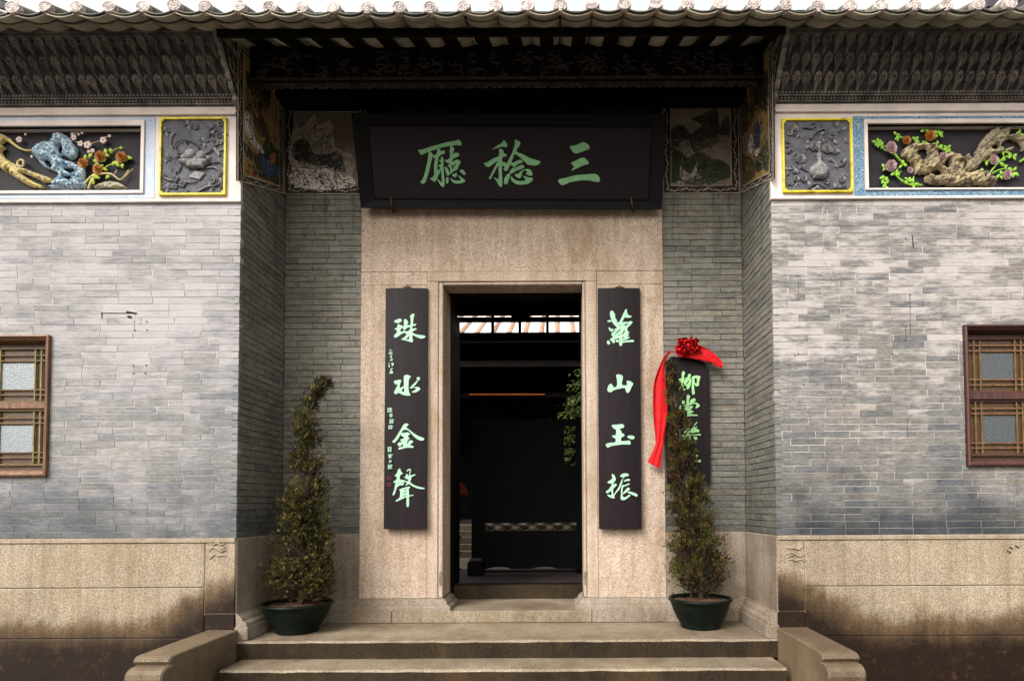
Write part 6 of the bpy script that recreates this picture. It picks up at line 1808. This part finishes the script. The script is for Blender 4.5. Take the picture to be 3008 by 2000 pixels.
# ------------------------------------------------------------------ windows
M_amber = simple('amber_glass', (0.085, 0.042, 0.014), (0.04, 0.02, 0.008), 60, 0.3, 0.5, 90, spec=0.5)
def window(x0, x1, z0, z1, label, sgn, ys, M_fr, M_gl, M_br):
    """x0..x1, z0..z1 outer frame; ys = heights on the measuring grid; sgn tells which side is the visible one"""
    o = thing('lattice_window', ((x0 + x1) / 2, D0 + 0.1, z0), label, 'window')
    fw = 0.062
    xm0, xm1 = x0 + fw, x1 - fw
    zt, zb = z1 - fw * 0.85, z0 + fw * 0.95
    # architrave: outer fillet, sloping face, inner bead - built as nested mitred frames
    def mitre(nm, a, b, ya, yb, mat):
        """frame bar ring from rectangle a (outer, depth ya) to b (inner, depth yb)"""
        for i in range(4):
            A = [(a[0], a[2]), (a[1], a[2]), (a[1], a[3]), (a[0], a[3])]
            B = [(b[0], b[2]), (b[1], b[2]), (b[1], b[3]), (b[0], b[3])]
            j = (i + 1) % 4
            q = [Vector((A[i][0], ya, A[i][1])), Vector((A[j][0], ya, A[j][1])), Vector((B[j][0], yb, B[j][1])), Vector((B[i][0], yb, B[i][1]))]
            r_ = [p + Vector((0, 0.05, 0)) for p in q]
            MB().add(q + r_, [(0, 1, 2, 3), (7, 6, 5, 4), (0, 4, 5, 1), (2, 6, 7, 3), (1, 5, 6, 2), (3, 7, 4, 0)]).build(nm, mat, o)
    R0 = (x0, x1, z0, z1); R1 = (x0 + 0.014, x1 - 0.014, z0 + 0.014, z1 - 0.014); R2 = (x0 + 0.044, x1 - 0.044, z0 + 0.044, z1 - 0.040); R3 = (xm0, xm1, zb, zt)
    mitre('architrave', R0, R1, D0 - 0.030, D0 - 0.036, M_fr)
    mitre('architrave', R1, R2, D0 - 0.030, D0 - 0.004, M_fr)
    mitre('inner_frame', R2, R3, D0 + 0.002, D0 + 0.052, M_fr)
    YS_ = D0 + 0.062
    bx('pane_border', xm0, xm1, YS_ + 0.020, YS_ + 0.024, zb, zt, M_amber, o)
    cx = (x0 + x1) / 2
    for (t, b1, b2, g0, g1, b3, b4, b) in ys:
        zz = lambda y: P(1500 + sgn * 1400, y, YS_).z
        s = MB()
        st = 0.018
        MB().box(xm0, xm1, YS_ - 0.004, YS_ + 0.016, zz(t), zz(t) + 0.018, 0.003).box(xm0, xm1, YS_ - 0.004, YS_ + 0.016, zz(b) - 0.018, zz(b), 0.003) \
            .box(xm0, xm0 + st, YS_ - 0.004, YS_ + 0.016, zz(b), zz(t), 0.003).box(xm1 - st, xm1, YS_ - 0.004, YS_ + 0.016, zz(b), zz(t), 0.003).build('sash', M_sash if M_fr is M_win else M_fr, o)
        sash_x0, sash_x1 = xm0 + st, xm1 - st
        for y in (b1, b2, b3, b4):
            bx('lattice_bar', sash_x0, sash_x1, YS_ - 0.002, YS_ + 0.010, zz(y) - 0.0055, zz(y) + 0.0055, M_sash if M_fr is M_win else M_win, o, 0.002)
        for d in (0.138, 0.190):
            for xx in (x0 + d, x1 - d):
                bx('lattice_bar', xx - 0.007, xx + 0.007, YS_ + 0.0, YS_ + 0.012, zz(b) + 0.001, zz(t) - 0.001, M_br, o, 0.002)
        bx('pane', x0 + 0.200, x1 - 0.200, YS_ + 0.013, YS_ + 0.017, zz(g1), zz(g0), M_gl, o)
    zm0, zm1 = P(1500 + sgn * 1400, ys[0][7], YS_).z - 0.018, P(1500 + sgn * 1400, ys[1][0], YS_).z + 0.018
    bx('middle_rail', xm0, xm1, YS_ - 0.022, YS_ + 0.012, zm1, zm0, M_fr, o, 0.006)
    bx('dark_room', x0 + 0.01, x1 - 0.01, D0 + 0.30, D0 + 0.34, z0, z1, M_black_hole, o)
    return o
window(WIN_L[1] - 0.68, WIN_L[1], WIN_L[2], WIN_L[3], 'light brown lattice window with pebbled glass in the left wing', -1,
       [(1027, 1044, 1060, 1066, 1142, 1145, 1160, 1178), (1208, 1228, 1243, 1249, 1327, 1329, 1344, 1362)], M_win, M_glass_l, M_sash_bar)
window(WIN_R[0], WIN_R[0] + 0.68, WIN_R[2], WIN_R[3], 'dark red brown lattice window with grey glass in the right wing', 1,
       [(998, 1015, 1031, 1037, 1112, 1115, 1131, 1149), (1181, 1200, 1215, 1221, 1298, 1301, 1316, 1334)], M_win_dk, M_glass_r, M_sash)
# nail holes and a slot in the left brick wall
m = MB()
for (x, y) in ((395, 945), (432, 945), (397, 970), (432, 969), (392, 1073), (430, 1073), (394, 1097), (427, 1096), (299, 921), (2335, 1043), (2345, 1040), (2361, 1130), (2440, 1170), (2660, 700)):
    p = P(x, y, D0); m.tube([p + Vector((0, -0.004, 0)), p + Vector((0, 0.01, 0))], [0.006, 0.004], 6)
for (a, b, r_) in (((300, 920), (398, 920), 0.0035), ((372, 916), (402, 921), 0.007), ((376, 930), (386, 932), 0.010), ((299, 922), (299, 936), 0.003)):
    m.tube([P(*a, D0 - 0.001), P(*b, D0 - 0.001)], r_, 5)
m.build('nail_holes', M_black_hole, wall_l)
m = MB()
for (a, b, r_) in (((2680, 692), (2683, 728), 0.0045), ((2673, 862), (2674, 985), 0.002), ((2661, 955), (2661, 1005), 0.002), ((2665, 1230), (2666, 1284), 0.0016), ((2345, 825), (2345, 865), 0.0015)):
    m.tube([P(*a, D0 - 0.001), P(*b, D0 - 0.001)], r_, 4)
m.build('cracks', M_black_hole, wall_r)
m = MB()
for (a, b, r_) in (((2335, 712), (2341, 748), 0.0016), ((2415, 705), (2447, 820), 0.0012), ((2430, 615), (2430, 650), 0.0015), ((2466, 612), (2471, 645), 0.0015)):
    m.tube([P(*a, D0 - 0.001), P(*b, D0 - 0.001)], r_, 4)
m.build('chalk_scratches', M_plaster, wall_r)

# ------------------------------------------------------------------ potted cypresses
def pot(name, c, rr, rb, h, label):
    o = thing(name, c, label, 'flower pot')
    pr = [(0.0, 0.0), (rb, 0.0), (rb * 1.06, 0.012), (rb * 1.04, 0.03), (rb * 1.22, h * 0.30), (rr * 0.88, h * 0.62), (rr * 0.93, h * 0.80), (rr * 0.945, h * 0.86), (rr * 1.0, h * 0.90), (rr * 1.015, h * 0.95), (rr * 0.995, h), (rr * 0.93, h), (rr * 0.91, h * 0.92), (rr * 0.9, h * 0.80)]
    MB().lathe(pr, c, 40).build('bowl', M_pot, o, True)
    MB().lathe([(rr * 0.905, h * 0.86), (rr * 0.955, h * 0.868)], c, 40).build('glaze_line', M_pot, o, True)
    m = MB(); n = 26; rs2 = random.Random(len(label))
    v = [Vector((c[0], c[1], c[2] + h * 0.93))]
    rings = 6
    for k in range(1, rings + 1):
        for j in range(n):
            a = 2 * math.pi * j / n; r_ = rr * 0.92 * k / rings
            v.append(Vector((c[0] + r_ * math.cos(a), c[1] + r_ * math.sin(a), c[2] + h * (0.93 - 0.07 * (k / rings) ** 2) + rs2.uniform(-.010, .012))))
    f = [(0, 1 + j, 1 + (j + 1) % n) for j in range(n)]
    for k in range(rings - 1):
        for j in range(n):
            a = 1 + k * n
            f.append((a + j, a + n + j, a + n + (j + 1) % n, a + (j + 1) % n))
    m.add(v, f).build('soil', M_soil, o)
    return o

def cypress(name, label, base, spine, prof, mat, seed, n_spray, twigs_col=M_bark):
    """spine: [(x, z)] offsets of the crown axis by height; prof: [(z, halfwidth)]; base: foot of the trunk"""
    rr = random.Random(seed)
    o = thing(name, base, label, 'cypress')
    zs = [p[0] for p in prof]; hw = [p[1] for p in prof]
    def width(z): return float(np.interp(z, zs, hw))
    sz = [p[1] for p in spine]; sx = [p[0] for p in spine]
    def axis(z): return float(np.interp(z, sz, sx))
    zt = max(zs)
    # trunk
    path = [Vector((base[0] + axis(z) * min(1, z / 0.25), base[1], base[2] + z)) for z in np.linspace(-0.02, zt * 0.97, 22)]
    MB().tube(path, [0.030 * (1 - 0.88 * i / 21) + 0.002 for i in range(22)], 7).build('trunk', M_bark, o, True)
    # limbs and sprays
    br = MB(); V = []; F = []; tone = []
    z0 = zs[0]
    # the crown is made of clumps, so wall shows between them
    clumps = []
    for s in range(n_spray // 22):
        while True:
            z = rr.uniform(z0, zt)
            if rr.random() < (width(z) + 0.02) / (max(hw) + 0.02): break
        a = rr.uniform(0, 2 * math.pi)
        q = rr.random() ** 0.40
        clumps.append((z, a, q, rr.uniform(0.6, 1.25), rr.random()))
    for s in range(n_spray):
        z, a, q, sz_, ct = clumps[s % len(clumps)]
        w = width(z)
        rad = w * q * 0.98
        g = 0.014 + 0.10 * w * sz_
        c = Vector((base[0] + axis(z) + rad * math.cos(a) + rr.gauss(0, g), base[1] + rad * math.sin(a) * 0.85 + rr.gauss(0, g), base[2] + z + rr.gauss(0, g * 1.1)))
        if rr.random() < 0.03: c += Vector((rr.uniform(-.04, .04), 0, rr.uniform(0, .05)))
        z = c.z - base[2]
        rad = math.hypot(c.x - base[0] - axis(z), c.y - base[1])
        inner = Vector((base[0] + axis(max(z - 0.5 * rad - 0.03, 0.05)), base[1], base[2] + max(z - 0.5 * rad - 0.03, 0.05)))
        if s % 5 == 0 and rad > 0.03:
            br.tube([inner, inner.lerp(c, 0.5) + Vector((0, 0, -0.012)), c], [0.0050, 0.0034, 0.0014], 4, False)
        out = (c - inner).normalized()
        d0 = (out + Vector((0, 0, 0.75)) + Vector((rr.uniform(-.6, .6), rr.uniform(-.6, .6), rr.uniform(-.5, .5)))).normalized()
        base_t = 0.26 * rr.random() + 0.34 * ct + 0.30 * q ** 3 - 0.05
        if rr.random() < 0.16: base_t = rr.uniform(0.85, 1.0)
        nb_ = rr.randint(5, 8)
        for b in range(nb_):
            d = (d0 + Vector((rr.uniform(-.7, .7), rr.uniform(-.7, .7), rr.uniform(-.55, .55)))).normalized()
            L = rr.uniform(0.013, 0.036) * (1.5 if rr.random() < 0.18 else 1); wd = rr.uniform(0.0022, 0.0048)
            sd = d.cross(Vector((rr.uniform(-1, 1), rr.uniform(-1, 1), rr.uniform(-1, 1))))
            if sd.length < 1e-3: continue
            sd.normalize()
            p = c + Vector((rr.uniform(-.012, .012), rr.uniform(-.012, .012), rr.uniform(-.012, .012)))
            k = len(V)
            V += [p, p + d * L * 0.5 + sd * wd, p + d * L, p + d * L * 0.45 - sd * wd]
            F.append((k, k + 1, k + 2, k + 3))
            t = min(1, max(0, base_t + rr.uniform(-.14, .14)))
            tone += [t] * 4
    br.build('branches', twigs_col, o, kind='stuff')
    fo_ = obj('foliage', V, F, mat, o, False)
    at = fo_.data.attributes.new('tone', 'FLOAT', 'POINT')
    at.data.foreach_set('value', tone)
    return o
def crown(px_list, Y, bx0, bz):
    """outline rows (py, px left, px right) -> spine and profile"""
    sp, pr = [], []
    for py, a, b in sorted(px_list, key=lambda t: -t[0]):
        A, B = P(a, py, Y), P(b, py, Y)
        z = A.z - bz
        sp.append(((A.x + B.x) / 2 - bx0, z)); pr.append((z, (B.x - A.x) / 2 * 0.93))
    return sp, pr
# left
cL = PZ(874, 1826, Z_LAND); cL = Vector((P(874, 1800, 5.20).x, 5.20, Z_LAND))
pot('flower_pot', cL, 0.298, 0.172, 0.262, 'wide dark green glazed pot on the left of the landing')
bz = Z_LAND + 0.24
bxx = P(884, 1755, 5.20).x
sp, pr = crown([(1758, 850, 915), (1738, 815, 975), (1700, 790, 995), (1660, 795, 985), (1600, 812, 970), (1540, 828, 962), (1480, 835, 962), (1430, 842, 968), (1390, 846, 965), (1340, 858, 945), (1300, 858, 945), (1260, 864, 945), (1215, 870, 955), (1180, 885, 955), (1150, 915, 962), (1128, 930, 972), (1116, 945, 970)], 5.20, bxx, bz)
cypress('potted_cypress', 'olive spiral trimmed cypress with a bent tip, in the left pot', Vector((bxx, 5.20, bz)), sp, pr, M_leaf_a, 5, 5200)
# right
cR = Vector((P(2057, 1800, 5.31).x, 5.31, Z_LAND))
pot('flower_pot', cR, 0.282, 0.170, 0.268, 'dark green glazed pot on the right of the landing, below the hanging board')
bz = Z_LAND + 0.245
bxx = P(2060, 1750, 5.31).x
sp, pr = crown([(1745, 2035, 2085), (1722, 2000, 2125), (1690, 1980, 2138), (1650, 1966, 2132), (1600, 1960, 2118), (1560, 1965, 2108), (1520, 1968, 2092), (1480, 1966, 2080), (1430, 1966, 2070), (1380, 1968, 2056), (1330, 1968, 2040), (1280, 1966, 2030), (1230, 1964, 2016), (1180, 1962, 2006), (1130, 1960, 1996), (1090, 1960, 1986), (1072, 1962, 1978)], 5.31, bxx, bz)
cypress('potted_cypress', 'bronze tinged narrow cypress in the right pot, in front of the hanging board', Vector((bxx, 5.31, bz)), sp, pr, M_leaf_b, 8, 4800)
# ------------------------------------------------------------------ the hall and court behind the door
Z_FL = EYE - 0.95
M_far_step = granite_material('court_stone', (0.36, 0.30, 0.225), (0.25, 0.20, 0.15), 0.4, None, 0.15)
M_far_tile = simple('terracotta_tile', (0.40, 0.24, 0.15), (0.18, 0.11, 0.09), 9, 0.7, rnd_amt=0.2)
M_far_lime = simple('lime_tile_bed', (0.78, 0.76, 0.74), (0.64, 0.62, 0.60), 6, 0.8)
tag(bx('hall_floor', -4.2, 3.6, 6.42, 8.75, Z_FL - 0.2, Z_FL, M_floor_in), kind='structure')
tag(bx('court_paving', -4.2, 3.6, 8.75, 11.2, Z_FL - 0.2, Z_FL - 0.03, M_far_step), kind='structure')
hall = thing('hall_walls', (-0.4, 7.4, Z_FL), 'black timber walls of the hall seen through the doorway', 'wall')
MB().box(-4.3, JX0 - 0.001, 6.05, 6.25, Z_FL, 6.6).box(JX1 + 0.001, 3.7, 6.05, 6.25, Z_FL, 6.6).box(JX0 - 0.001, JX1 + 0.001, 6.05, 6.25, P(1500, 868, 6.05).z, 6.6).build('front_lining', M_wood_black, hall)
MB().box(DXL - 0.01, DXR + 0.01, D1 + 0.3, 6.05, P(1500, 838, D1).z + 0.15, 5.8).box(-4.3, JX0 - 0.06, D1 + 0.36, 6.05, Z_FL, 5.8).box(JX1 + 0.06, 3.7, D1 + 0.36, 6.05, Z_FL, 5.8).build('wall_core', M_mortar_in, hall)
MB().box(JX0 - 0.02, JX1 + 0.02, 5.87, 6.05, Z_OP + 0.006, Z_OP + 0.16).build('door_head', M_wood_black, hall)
for xa_ in (-4.4, 3.6):
    bx('side_wall', xa_, xa_ + 0.2, 6.2, 8.6, Z_FL - 0.2, 6.8, M_wood_black, hall)
    bx('court_side_wall', xa_, xa_ + 0.2, 8.602, 12.9, Z_FL - 0.2, 4.6, M_plaster, hall)  # unseen court walls, plastered pale to bounce light into the court
bx('door_sill', JX0 - 0.04, JX1 + 0.04, 6.405, 6.52, Z_FL - 0.1, EYE - (1713 - 1485) / FPX * 6.45, M_wood_black, hall)
# transom of the hall's back opening
tr = thing('transom_grille', (-0.4, 8.2, 4.0), 'black transom bars across the bright tiled roof beyond the door', 'grille')
YT2 = 8.2
zz = lambda y: P(1500, y, YT2).z
bx('head_panel', -4.2, 3.6, YT2, YT2 + 0.08, zz(923), 6.9, M_wood_black, tr)
bx('bar', -4.2, 3.6, YT2 - 0.03, YT2 + 0.05, zz(944), zz(933), M_wood_black, tr)
bx('rail', -4.2, 3.6, YT2 - 0.03, YT2 + 0.07, zz(1000), zz(978), M_wood_black, tr)
for x in (1330, 1447, 1527, 1608, 1705):
    p = P(x, 960, YT2)
    bx('upright', p.x - 0.02, p.x + 0.02, YT2 - 0.02, YT2 + 0.04, zz(990), zz(915), M_wood_black, tr)
c = P(1527, 922, YT2)
MB().extrude([P(x, y, YT2 + 0.02) for x, y in ((1495, 918), (1565, 918), (1555, 930), (1540, 940), (1527, 950), (1512, 940), (1502, 930))], (0, 0.03, 0)).build('pendant', M_wood_black, tr)
# door leaf folded back on the left, with bolts
dl = thing('door_leaf', (JX0 + 0.02, 6.5, Z_FL), 'black plank door leaf opened inwards on the left', 'door')
bx('leaf_board', JX0 - 0.165, JX0 - 0.098, 6.53, 7.15, Z_FL + 0.02, P(1500, 870, 6.3).z, M_wood_black, dl)
for y in (1295, 1340, 1387, 1434, 1480, 1526, 1577, 1621, 1670):
    p = P(1351, y, 7.1)
    MB().tube([Vector((JX0 - 0.10, 7.1, p.z)), Vector((JX0 - 0.065, 7.1, p.z))], 0.010, 6).build('bolt', M_lacq_blk, dl)
# standing screen with lattice band
sc = thing('timber_screen', (-0.3, 8.05, Z_FL), 'black standing timber screen with a lattice band inside the hall', 'screen')
YSN = 8.10
zs_ = lambda y: P(1500, y, YSN).z
sx0, sx1 = P(1396, 1500, YSN).x, 1.25
lx0, lx1 = P(1424, 1500, YSN).x, P(1692, 1500, YSN).x
tx0, tx1 = P(1657, 1300, YSN).x, P(1690, 1300, YSN).x
bx('solid_panel', sx0, sx1, YSN, YSN + 0.04, zs_(1660), zs_(1558), M_wood_black, sc)
MB().box(sx0, tx0, YSN, YSN + 0.04, zs_(1530), zs_(1231)).box(tx0, tx1, YSN, YSN + 0.04, zs_(1530), zs_(1368)).box(tx0, tx1, YSN, YSN + 0.04, zs_(1250), zs_(1231)).box(tx1, sx1, YSN, YSN + 0.04, zs_(1530), zs_(1231)).build('upper_panel', M_wood_black, sc)
bx('upright', sx0 - 0.05, lx0, YSN - 0.02, YSN + 0.06, zs_(1683), zs_(1225), M_wood_black, sc)
bx('upright', lx1, lx1 + 0.08, YSN - 0.02, YSN + 0.06, zs_(1683), zs_(1225), M_wood_black, sc)
bx('foot_rail', sx0 - 0.05, sx1, YSN - 0.02, YSN + 0.06, Z_FL + 0.02, zs_(1675), M_wood_black, sc)
p0, p1 = P(1378, 1684, 8.02), P(1412, 1640, 8.02)
bx('foot_block', p0.x, p1.x + 0.05, 7.86, 8.06, Z_FL + 0.002, p1.z - 0.03, M_wood_black, sc, 0.01)
bx('foot_cap', p0.x + 0.02, p1.x + 0.03, 7.9, 8.05, p1.z - 0.026, p1.z + 0.01, M_floor_in, sc, 0.008)
# scalloped apron
pts = [(lx0, zs_(1672)), (lx0, zs_(1655)), (lx1, zs_(1655)), (lx1, zs_(1672))]
for x in np.linspace(lx1, lx0, 25)[1:-1]:
    t = (x - lx0) / (lx1 - lx0)
    pts.append((x, zs_(1670 - 5.5 * max(0, math.sin(t * math.pi * 4 - 0.4)) ** 0.5)))
MB().extrude([(x, YSN + 0.002, z) for x, z in pts], (0, 0.03, 0)).build('apron', M_wood_black, sc)
def fret(xa, xb, za, zb, pitch, th, nm):
    """diagonal key-fret lattice clipped to the opening"""
    m = MB()
    def seg(x0, z0, x1, z1):
        # Liang-Barsky clip
        dx, dz = x1 - x0, z1 - z0; t0, t1 = 0.0, 1.0
        for p_, q_ in ((-dx, x0 - xa), (dx, xb - x0), (-dz, z0 - za), (dz, zb - z0)):
            if abs(p_) < 1e-9:
                if q_ < 0: return
            else:
                r_ = q_ / p_
                if p_ < 0: t0 = max(t0, r_)
                else: t1 = min(t1, r_)
        if t0 >= t1: return
        a = Vector((x0 + dx * t0, YSN + 0.02, z0 + dz * t0)); b = Vector((x0 + dx * t1, YSN + 0.02, z0 + dz * t1))
        m.tube([a, b], th, 4)
    H = zb - za
    # slanting groups of three bars that change direction, as in a wan-fret
    k = 0; x = xa - 0.35
    while x < xb + 0.2:
        for j in range(3):
            seg(x + j * pitch, za - 0.02, x + j * pitch + 0.30, za - 0.02 + 0.15)
            seg(x + 0.20 + j * pitch, zb + 0.02, x + 0.20 + j * pitch + 0.30, zb + 0.02 - 0.15)
        z = za - 0.05
        while z < zb + 0.05:
            seg(x + 0.05, z, x + 0.25, z + 0.10); seg(x + 0.15, z + 0.06, x + 0.27, z)
            z += 0.14
        x += 0.24
    return m.build(nm, M_wood_black, sc)
fret(lx0, lx1, zs_(1558), zs_(1535), 0.040, 0.0062, 'lattice_band')
MB().box(lx0, lx1, YSN, YSN + 0.04, zs_(1535), zs_(1530)).build('lattice_rail', M_wood_black, sc)
fret(tx0, tx1, zs_(1368), zs_(1250), 0.040, 0.0062, 'lattice_window')
# courtyard steps and terrace of the far hall
fs = thing('court_steps', (-1.5, 11.6, Z_FL), 'pale stone steps up to the far hall, seen left of the screen', 'steps')
hs = [0.0, 0.125, 0.25, 0.375, 0.50]
ztop = EYE - (1541 - 1485) / FPX * 12.0
n = 5; rise = (ztop - (Z_FL - 0.03)) / n
for i in range(n):
    bx('step', -3.9, 3.3, 11.0 + 0.26 * i, 12.4 if i == n - 1 else 11.0 + 0.26 * (i + 1) + 0.02, Z_FL - 0.03 + rise * i, Z_FL - 0.03 + rise * (i + 1), M_far_step, fs, 0.008)
far = thing('far_hall', (-0.4, 14.0, ztop), 'dark far hall with terracotta and lime tiled roof, seen through the door', 'building')
bx('terrace', -6, 6, 12.3, 17.0, Z_FL - 0.1, ztop - 0.006, M_floor_in, far)
bx('back_wall', -6, 6, 16.8, 17.0, ztop, 7.5, M_wood_black, far)
bx('side_wall', -6, -5.8, 11.4, 17.0, Z_FL, 7.0, M_wood_black, far)
bx('side_wall', 5.8, 6, 11.4, 17.0, Z_FL, 7.0, M_wood_black, far)
FE, FYe = P(1500, 984, 13.0).z, 13.0
FS = 0.50
MB().extrude([(-6.5, FYe, FE - 0.03), (-6.5, 17.2, FE - 0.03 + FS * (17.2 - FYe)), (-6.5, 17.2, FE + 0.0 + FS * (17.2 - FYe)), (-6.5, FYe, FE)], (13, 0, 0)).build('roof_bed', M_far_lime, far)
me_ft = []
vv = []; ff = []; nseg = 8
for y in (0, 5.2):
    for i in range(nseg + 1):
        a = math.pi * i / nseg
        vv.append((0.058 * math.cos(a), y, 0.052 * math.sin(a) + FS * y))
for i in range(nseg): ff.append((i, i + nseg + 1, i + nseg + 2, i + 1))
ff.append(tuple(range(nseg + 1)))
me_ft = mesh_data('roof_tile_row', vv, ff, M_far_tile, True)
x = -3.0
while x < 2.6:
    inst('roof_tile_row', me_ft, (x, FYe - 0.02, FE), far); x += 0.37
bx('eave_board', -6, 6, FYe + 0.02, FYe + 0.06, FE - 0.16, FE - 0.032, M_wood_black, far)
me_fr2 = mesh_data('far_rafter', *(lambda m: (m.v, m.f))(MB().extrude([(-0.06, 0.05, FS * 0.05 - 0.09), (0.06, 0.05, FS * 0.05 - 0.09), (0.06, 0.05, FS * 0.05 - 0.035), (-0.06, 0.05, FS * 0.05 - 0.035)], (0, 3.5, FS * 3.5))), M_wood_black)
x = -2.9
while x < 2.4:
    inst('rafter', me_fr2, (x, FYe, FE), far); x += 0.30
for (y, px_y, h) in ((13.5, 1068, 0.14), (14.4, 1160, 0.12)):
    z = P(1500, px_y, y).z
    bx('tie_beam', -6, 6, y, y + 0.14, z - h / 2, z + h / 2, M_wood_dark, far)
for x in (-2.6, 2.2):
    MB().tube([(x, 13.5, ztop), (x, 13.5, FE)], 0.14, 12).build('column', M_wood_dark, far, True)
# warm strip lamp on the inner beam
lm, lnt, lb = nodes_of('warm_lamp')
lb.inputs['Base Color'].default_value = (0.5, 0.15, 0.03, 1)
lb.inputs['Emission Color'].default_value = (1.0, 0.22, 0.03, 1)
lb.inputs['Emission Strength'].default_value = 0.10
st_ = thing('strip_lamp', P(1490, 1160, 14.3), 'thin orange glowing strip lamp in the far hall', 'lamp')
a, b = P(1378, 1158, 14.3), P(1600, 1158, 14.3)
MB().tube([a, b], 0.012, 6).build('tube', lm, st_)
# red folded banner behind the door leaf
bn = thing('red_banner', P(1360, 1450, 9.2), 'small orange red cloth hanging beside the door leaf', 'cloth')
pts = [P(x, y, 9.2) for x, y in smooth_poly([(1350, 1418), (1360, 1421), (1368, 1432), (1373, 1451), (1362, 1453), (1350, 1448)], 3)]
M_banner = simple('orange_cloth', (0.62, 0.10, 0.04), (0.45, 0.05, 0.02), 20, 0.7)
MB().extrude(pts, (0, 0.02, 0)).build('cloth', M_banner, bn)
MB().tube([P(1356, 1448, 9.22), P(1396, 1530, 9.22)], 0.006, 5).build('pole', M_wood_dark, bn)
# leafy tree in the court
def court_tree():
    rr = random.Random(77)
    base = Vector((0.86, 9.9, Z_FL - 0.03))
    o = thing('court_tree', base, 'bright green leafy tree in the inner court, seen at the door\'s right', 'tree')
    MB().tube([base, base + Vector((0.02, 0, 1.0)), base + Vector((-0.05, 0, 2.0)), base + Vector((0.0, 0, 4.0))], [0.08, 0.06, 0.045, 0.02], 8).build('trunk', M_bark, o, True)
    V = []; F = []; tone = []; br = MB()
    for tier in range(15):
        z = 0.9 + tier * 0.235
        w = min(1.3, 1.15 + 0.70 * (2.48 - z))
        for k in range(18):
            a = 2 * math.pi * (k + rr.random()) / 18
            L = w * rr.uniform(0.75, 1.05)
            p0 = base + Vector((0, 0, z)); p1 = p0 + Vector((math.cos(a) * L * 0.6, math.sin(a) * L * 0.6, 0.10)); p2 = p0 + Vector((math.cos(a) * L, math.sin(a) * L, -0.04))
            br.tube([p0, p1, p2], [0.012, 0.008, 0.003], 4, False)
            for q in range(36):
                t = rr.uniform(0.25, 1.0)
                p = (p0.lerp(p1, t / 0.6) if t < 0.6 else p1.lerp(p2, (t - 0.6) / 0.4)) + Vector((rr.uniform(-.07, .07), rr.uniform(-.07, .07), rr.uniform(-.05, .03)))
                d = Vector((math.cos(a) + rr.uniform(-.8, .8), math.sin(a) + rr.uniform(-.8, .8), rr.uniform(-1.3, .1))).normalized()
                s = d.cross(Vector((rr.uniform(-.3, .3), rr.uniform(-.3, .3), 1))).normalized()
                Ll = rr.uniform(0.05, 0.09); k0 = len(V)
                V.extend([p, p + d * Ll * 0.5 + s * 0.016, p + d * Ll, p + d * Ll * 0.5 - s * 0.016])
                F.append((k0, k0 + 1, k0 + 2, k0 + 3)); tone.extend([min(1, max(0, 0.25 + 0.6 * t * rr.random() + 0.15 * rr.random()))] * 4)
    br.build('branches', M_bark, o, kind='stuff')
    f_ = obj('crown', V, F, M_leaf_c, o)
    at = f_.data.attributes.new('tone', 'FLOAT', 'POINT'); at.data.foreach_set('value', tone)
court_tree()

# ------------------------------------------------------------------ verges of the neighbouring roofs, just showing over the eave ends
def verge(label, pts_list, Y):
    c = P(pts_list[0][0], pts_list[0][1], Y)
    o = thing('roof_verge', c, label, 'roof')
    for pts, mt in pts_list[0][2]:
        MB().extrude([P(x, y, Y) for x, y in pts], (0, 0.35, 0)).build('verge_course', mt, o)
    return o
M_verge = simple('verge_lime', (0.50, 0.46, 0.46), (0.34, 0.30, 0.32), 12, 0.8)
M_verge_dk = simple('verge_tile', (0.05, 0.045, 0.06), (0.025, 0.022, 0.03), 12, 0.8)
M_verge_pk = simple('verge_clay', (0.40, 0.27, 0.23), (0.28, 0.18, 0.16), 12, 0.8)
verge('lime washed verge of a neighbouring roof over the right eave end', [(2930, 60, [
    ([(2925, 75), (3060, 5), (3060, 60), (2940, 90)], M_verge), ([(2925, 42), (3060, -30), (3060, 0), (2925, 70)], M_verge_dk),
    ([(2922, 20), (2975, -30), (3060, -60), (3060, -36), (2926, 38)], M_verge_pk), ([(2900, 20), (2925, -40), (2970, -40), (2920, 18)], M_verge_dk)])], 5.6)
verge('lime washed verge of a neighbouring roof over the left eave end', [(60, 60, [
    ([(-60, 8), (20, 34), (40, 60), (-60, 50)], M_verge), ([(-60, -20), (30, 12), (24, 30), (-60, 4)], M_verge_dk),
    ([(-60, -60), (40, -12), (110, 40), (90, 44), (30, 8), (-60, -26)], M_verge)])], 5.6)
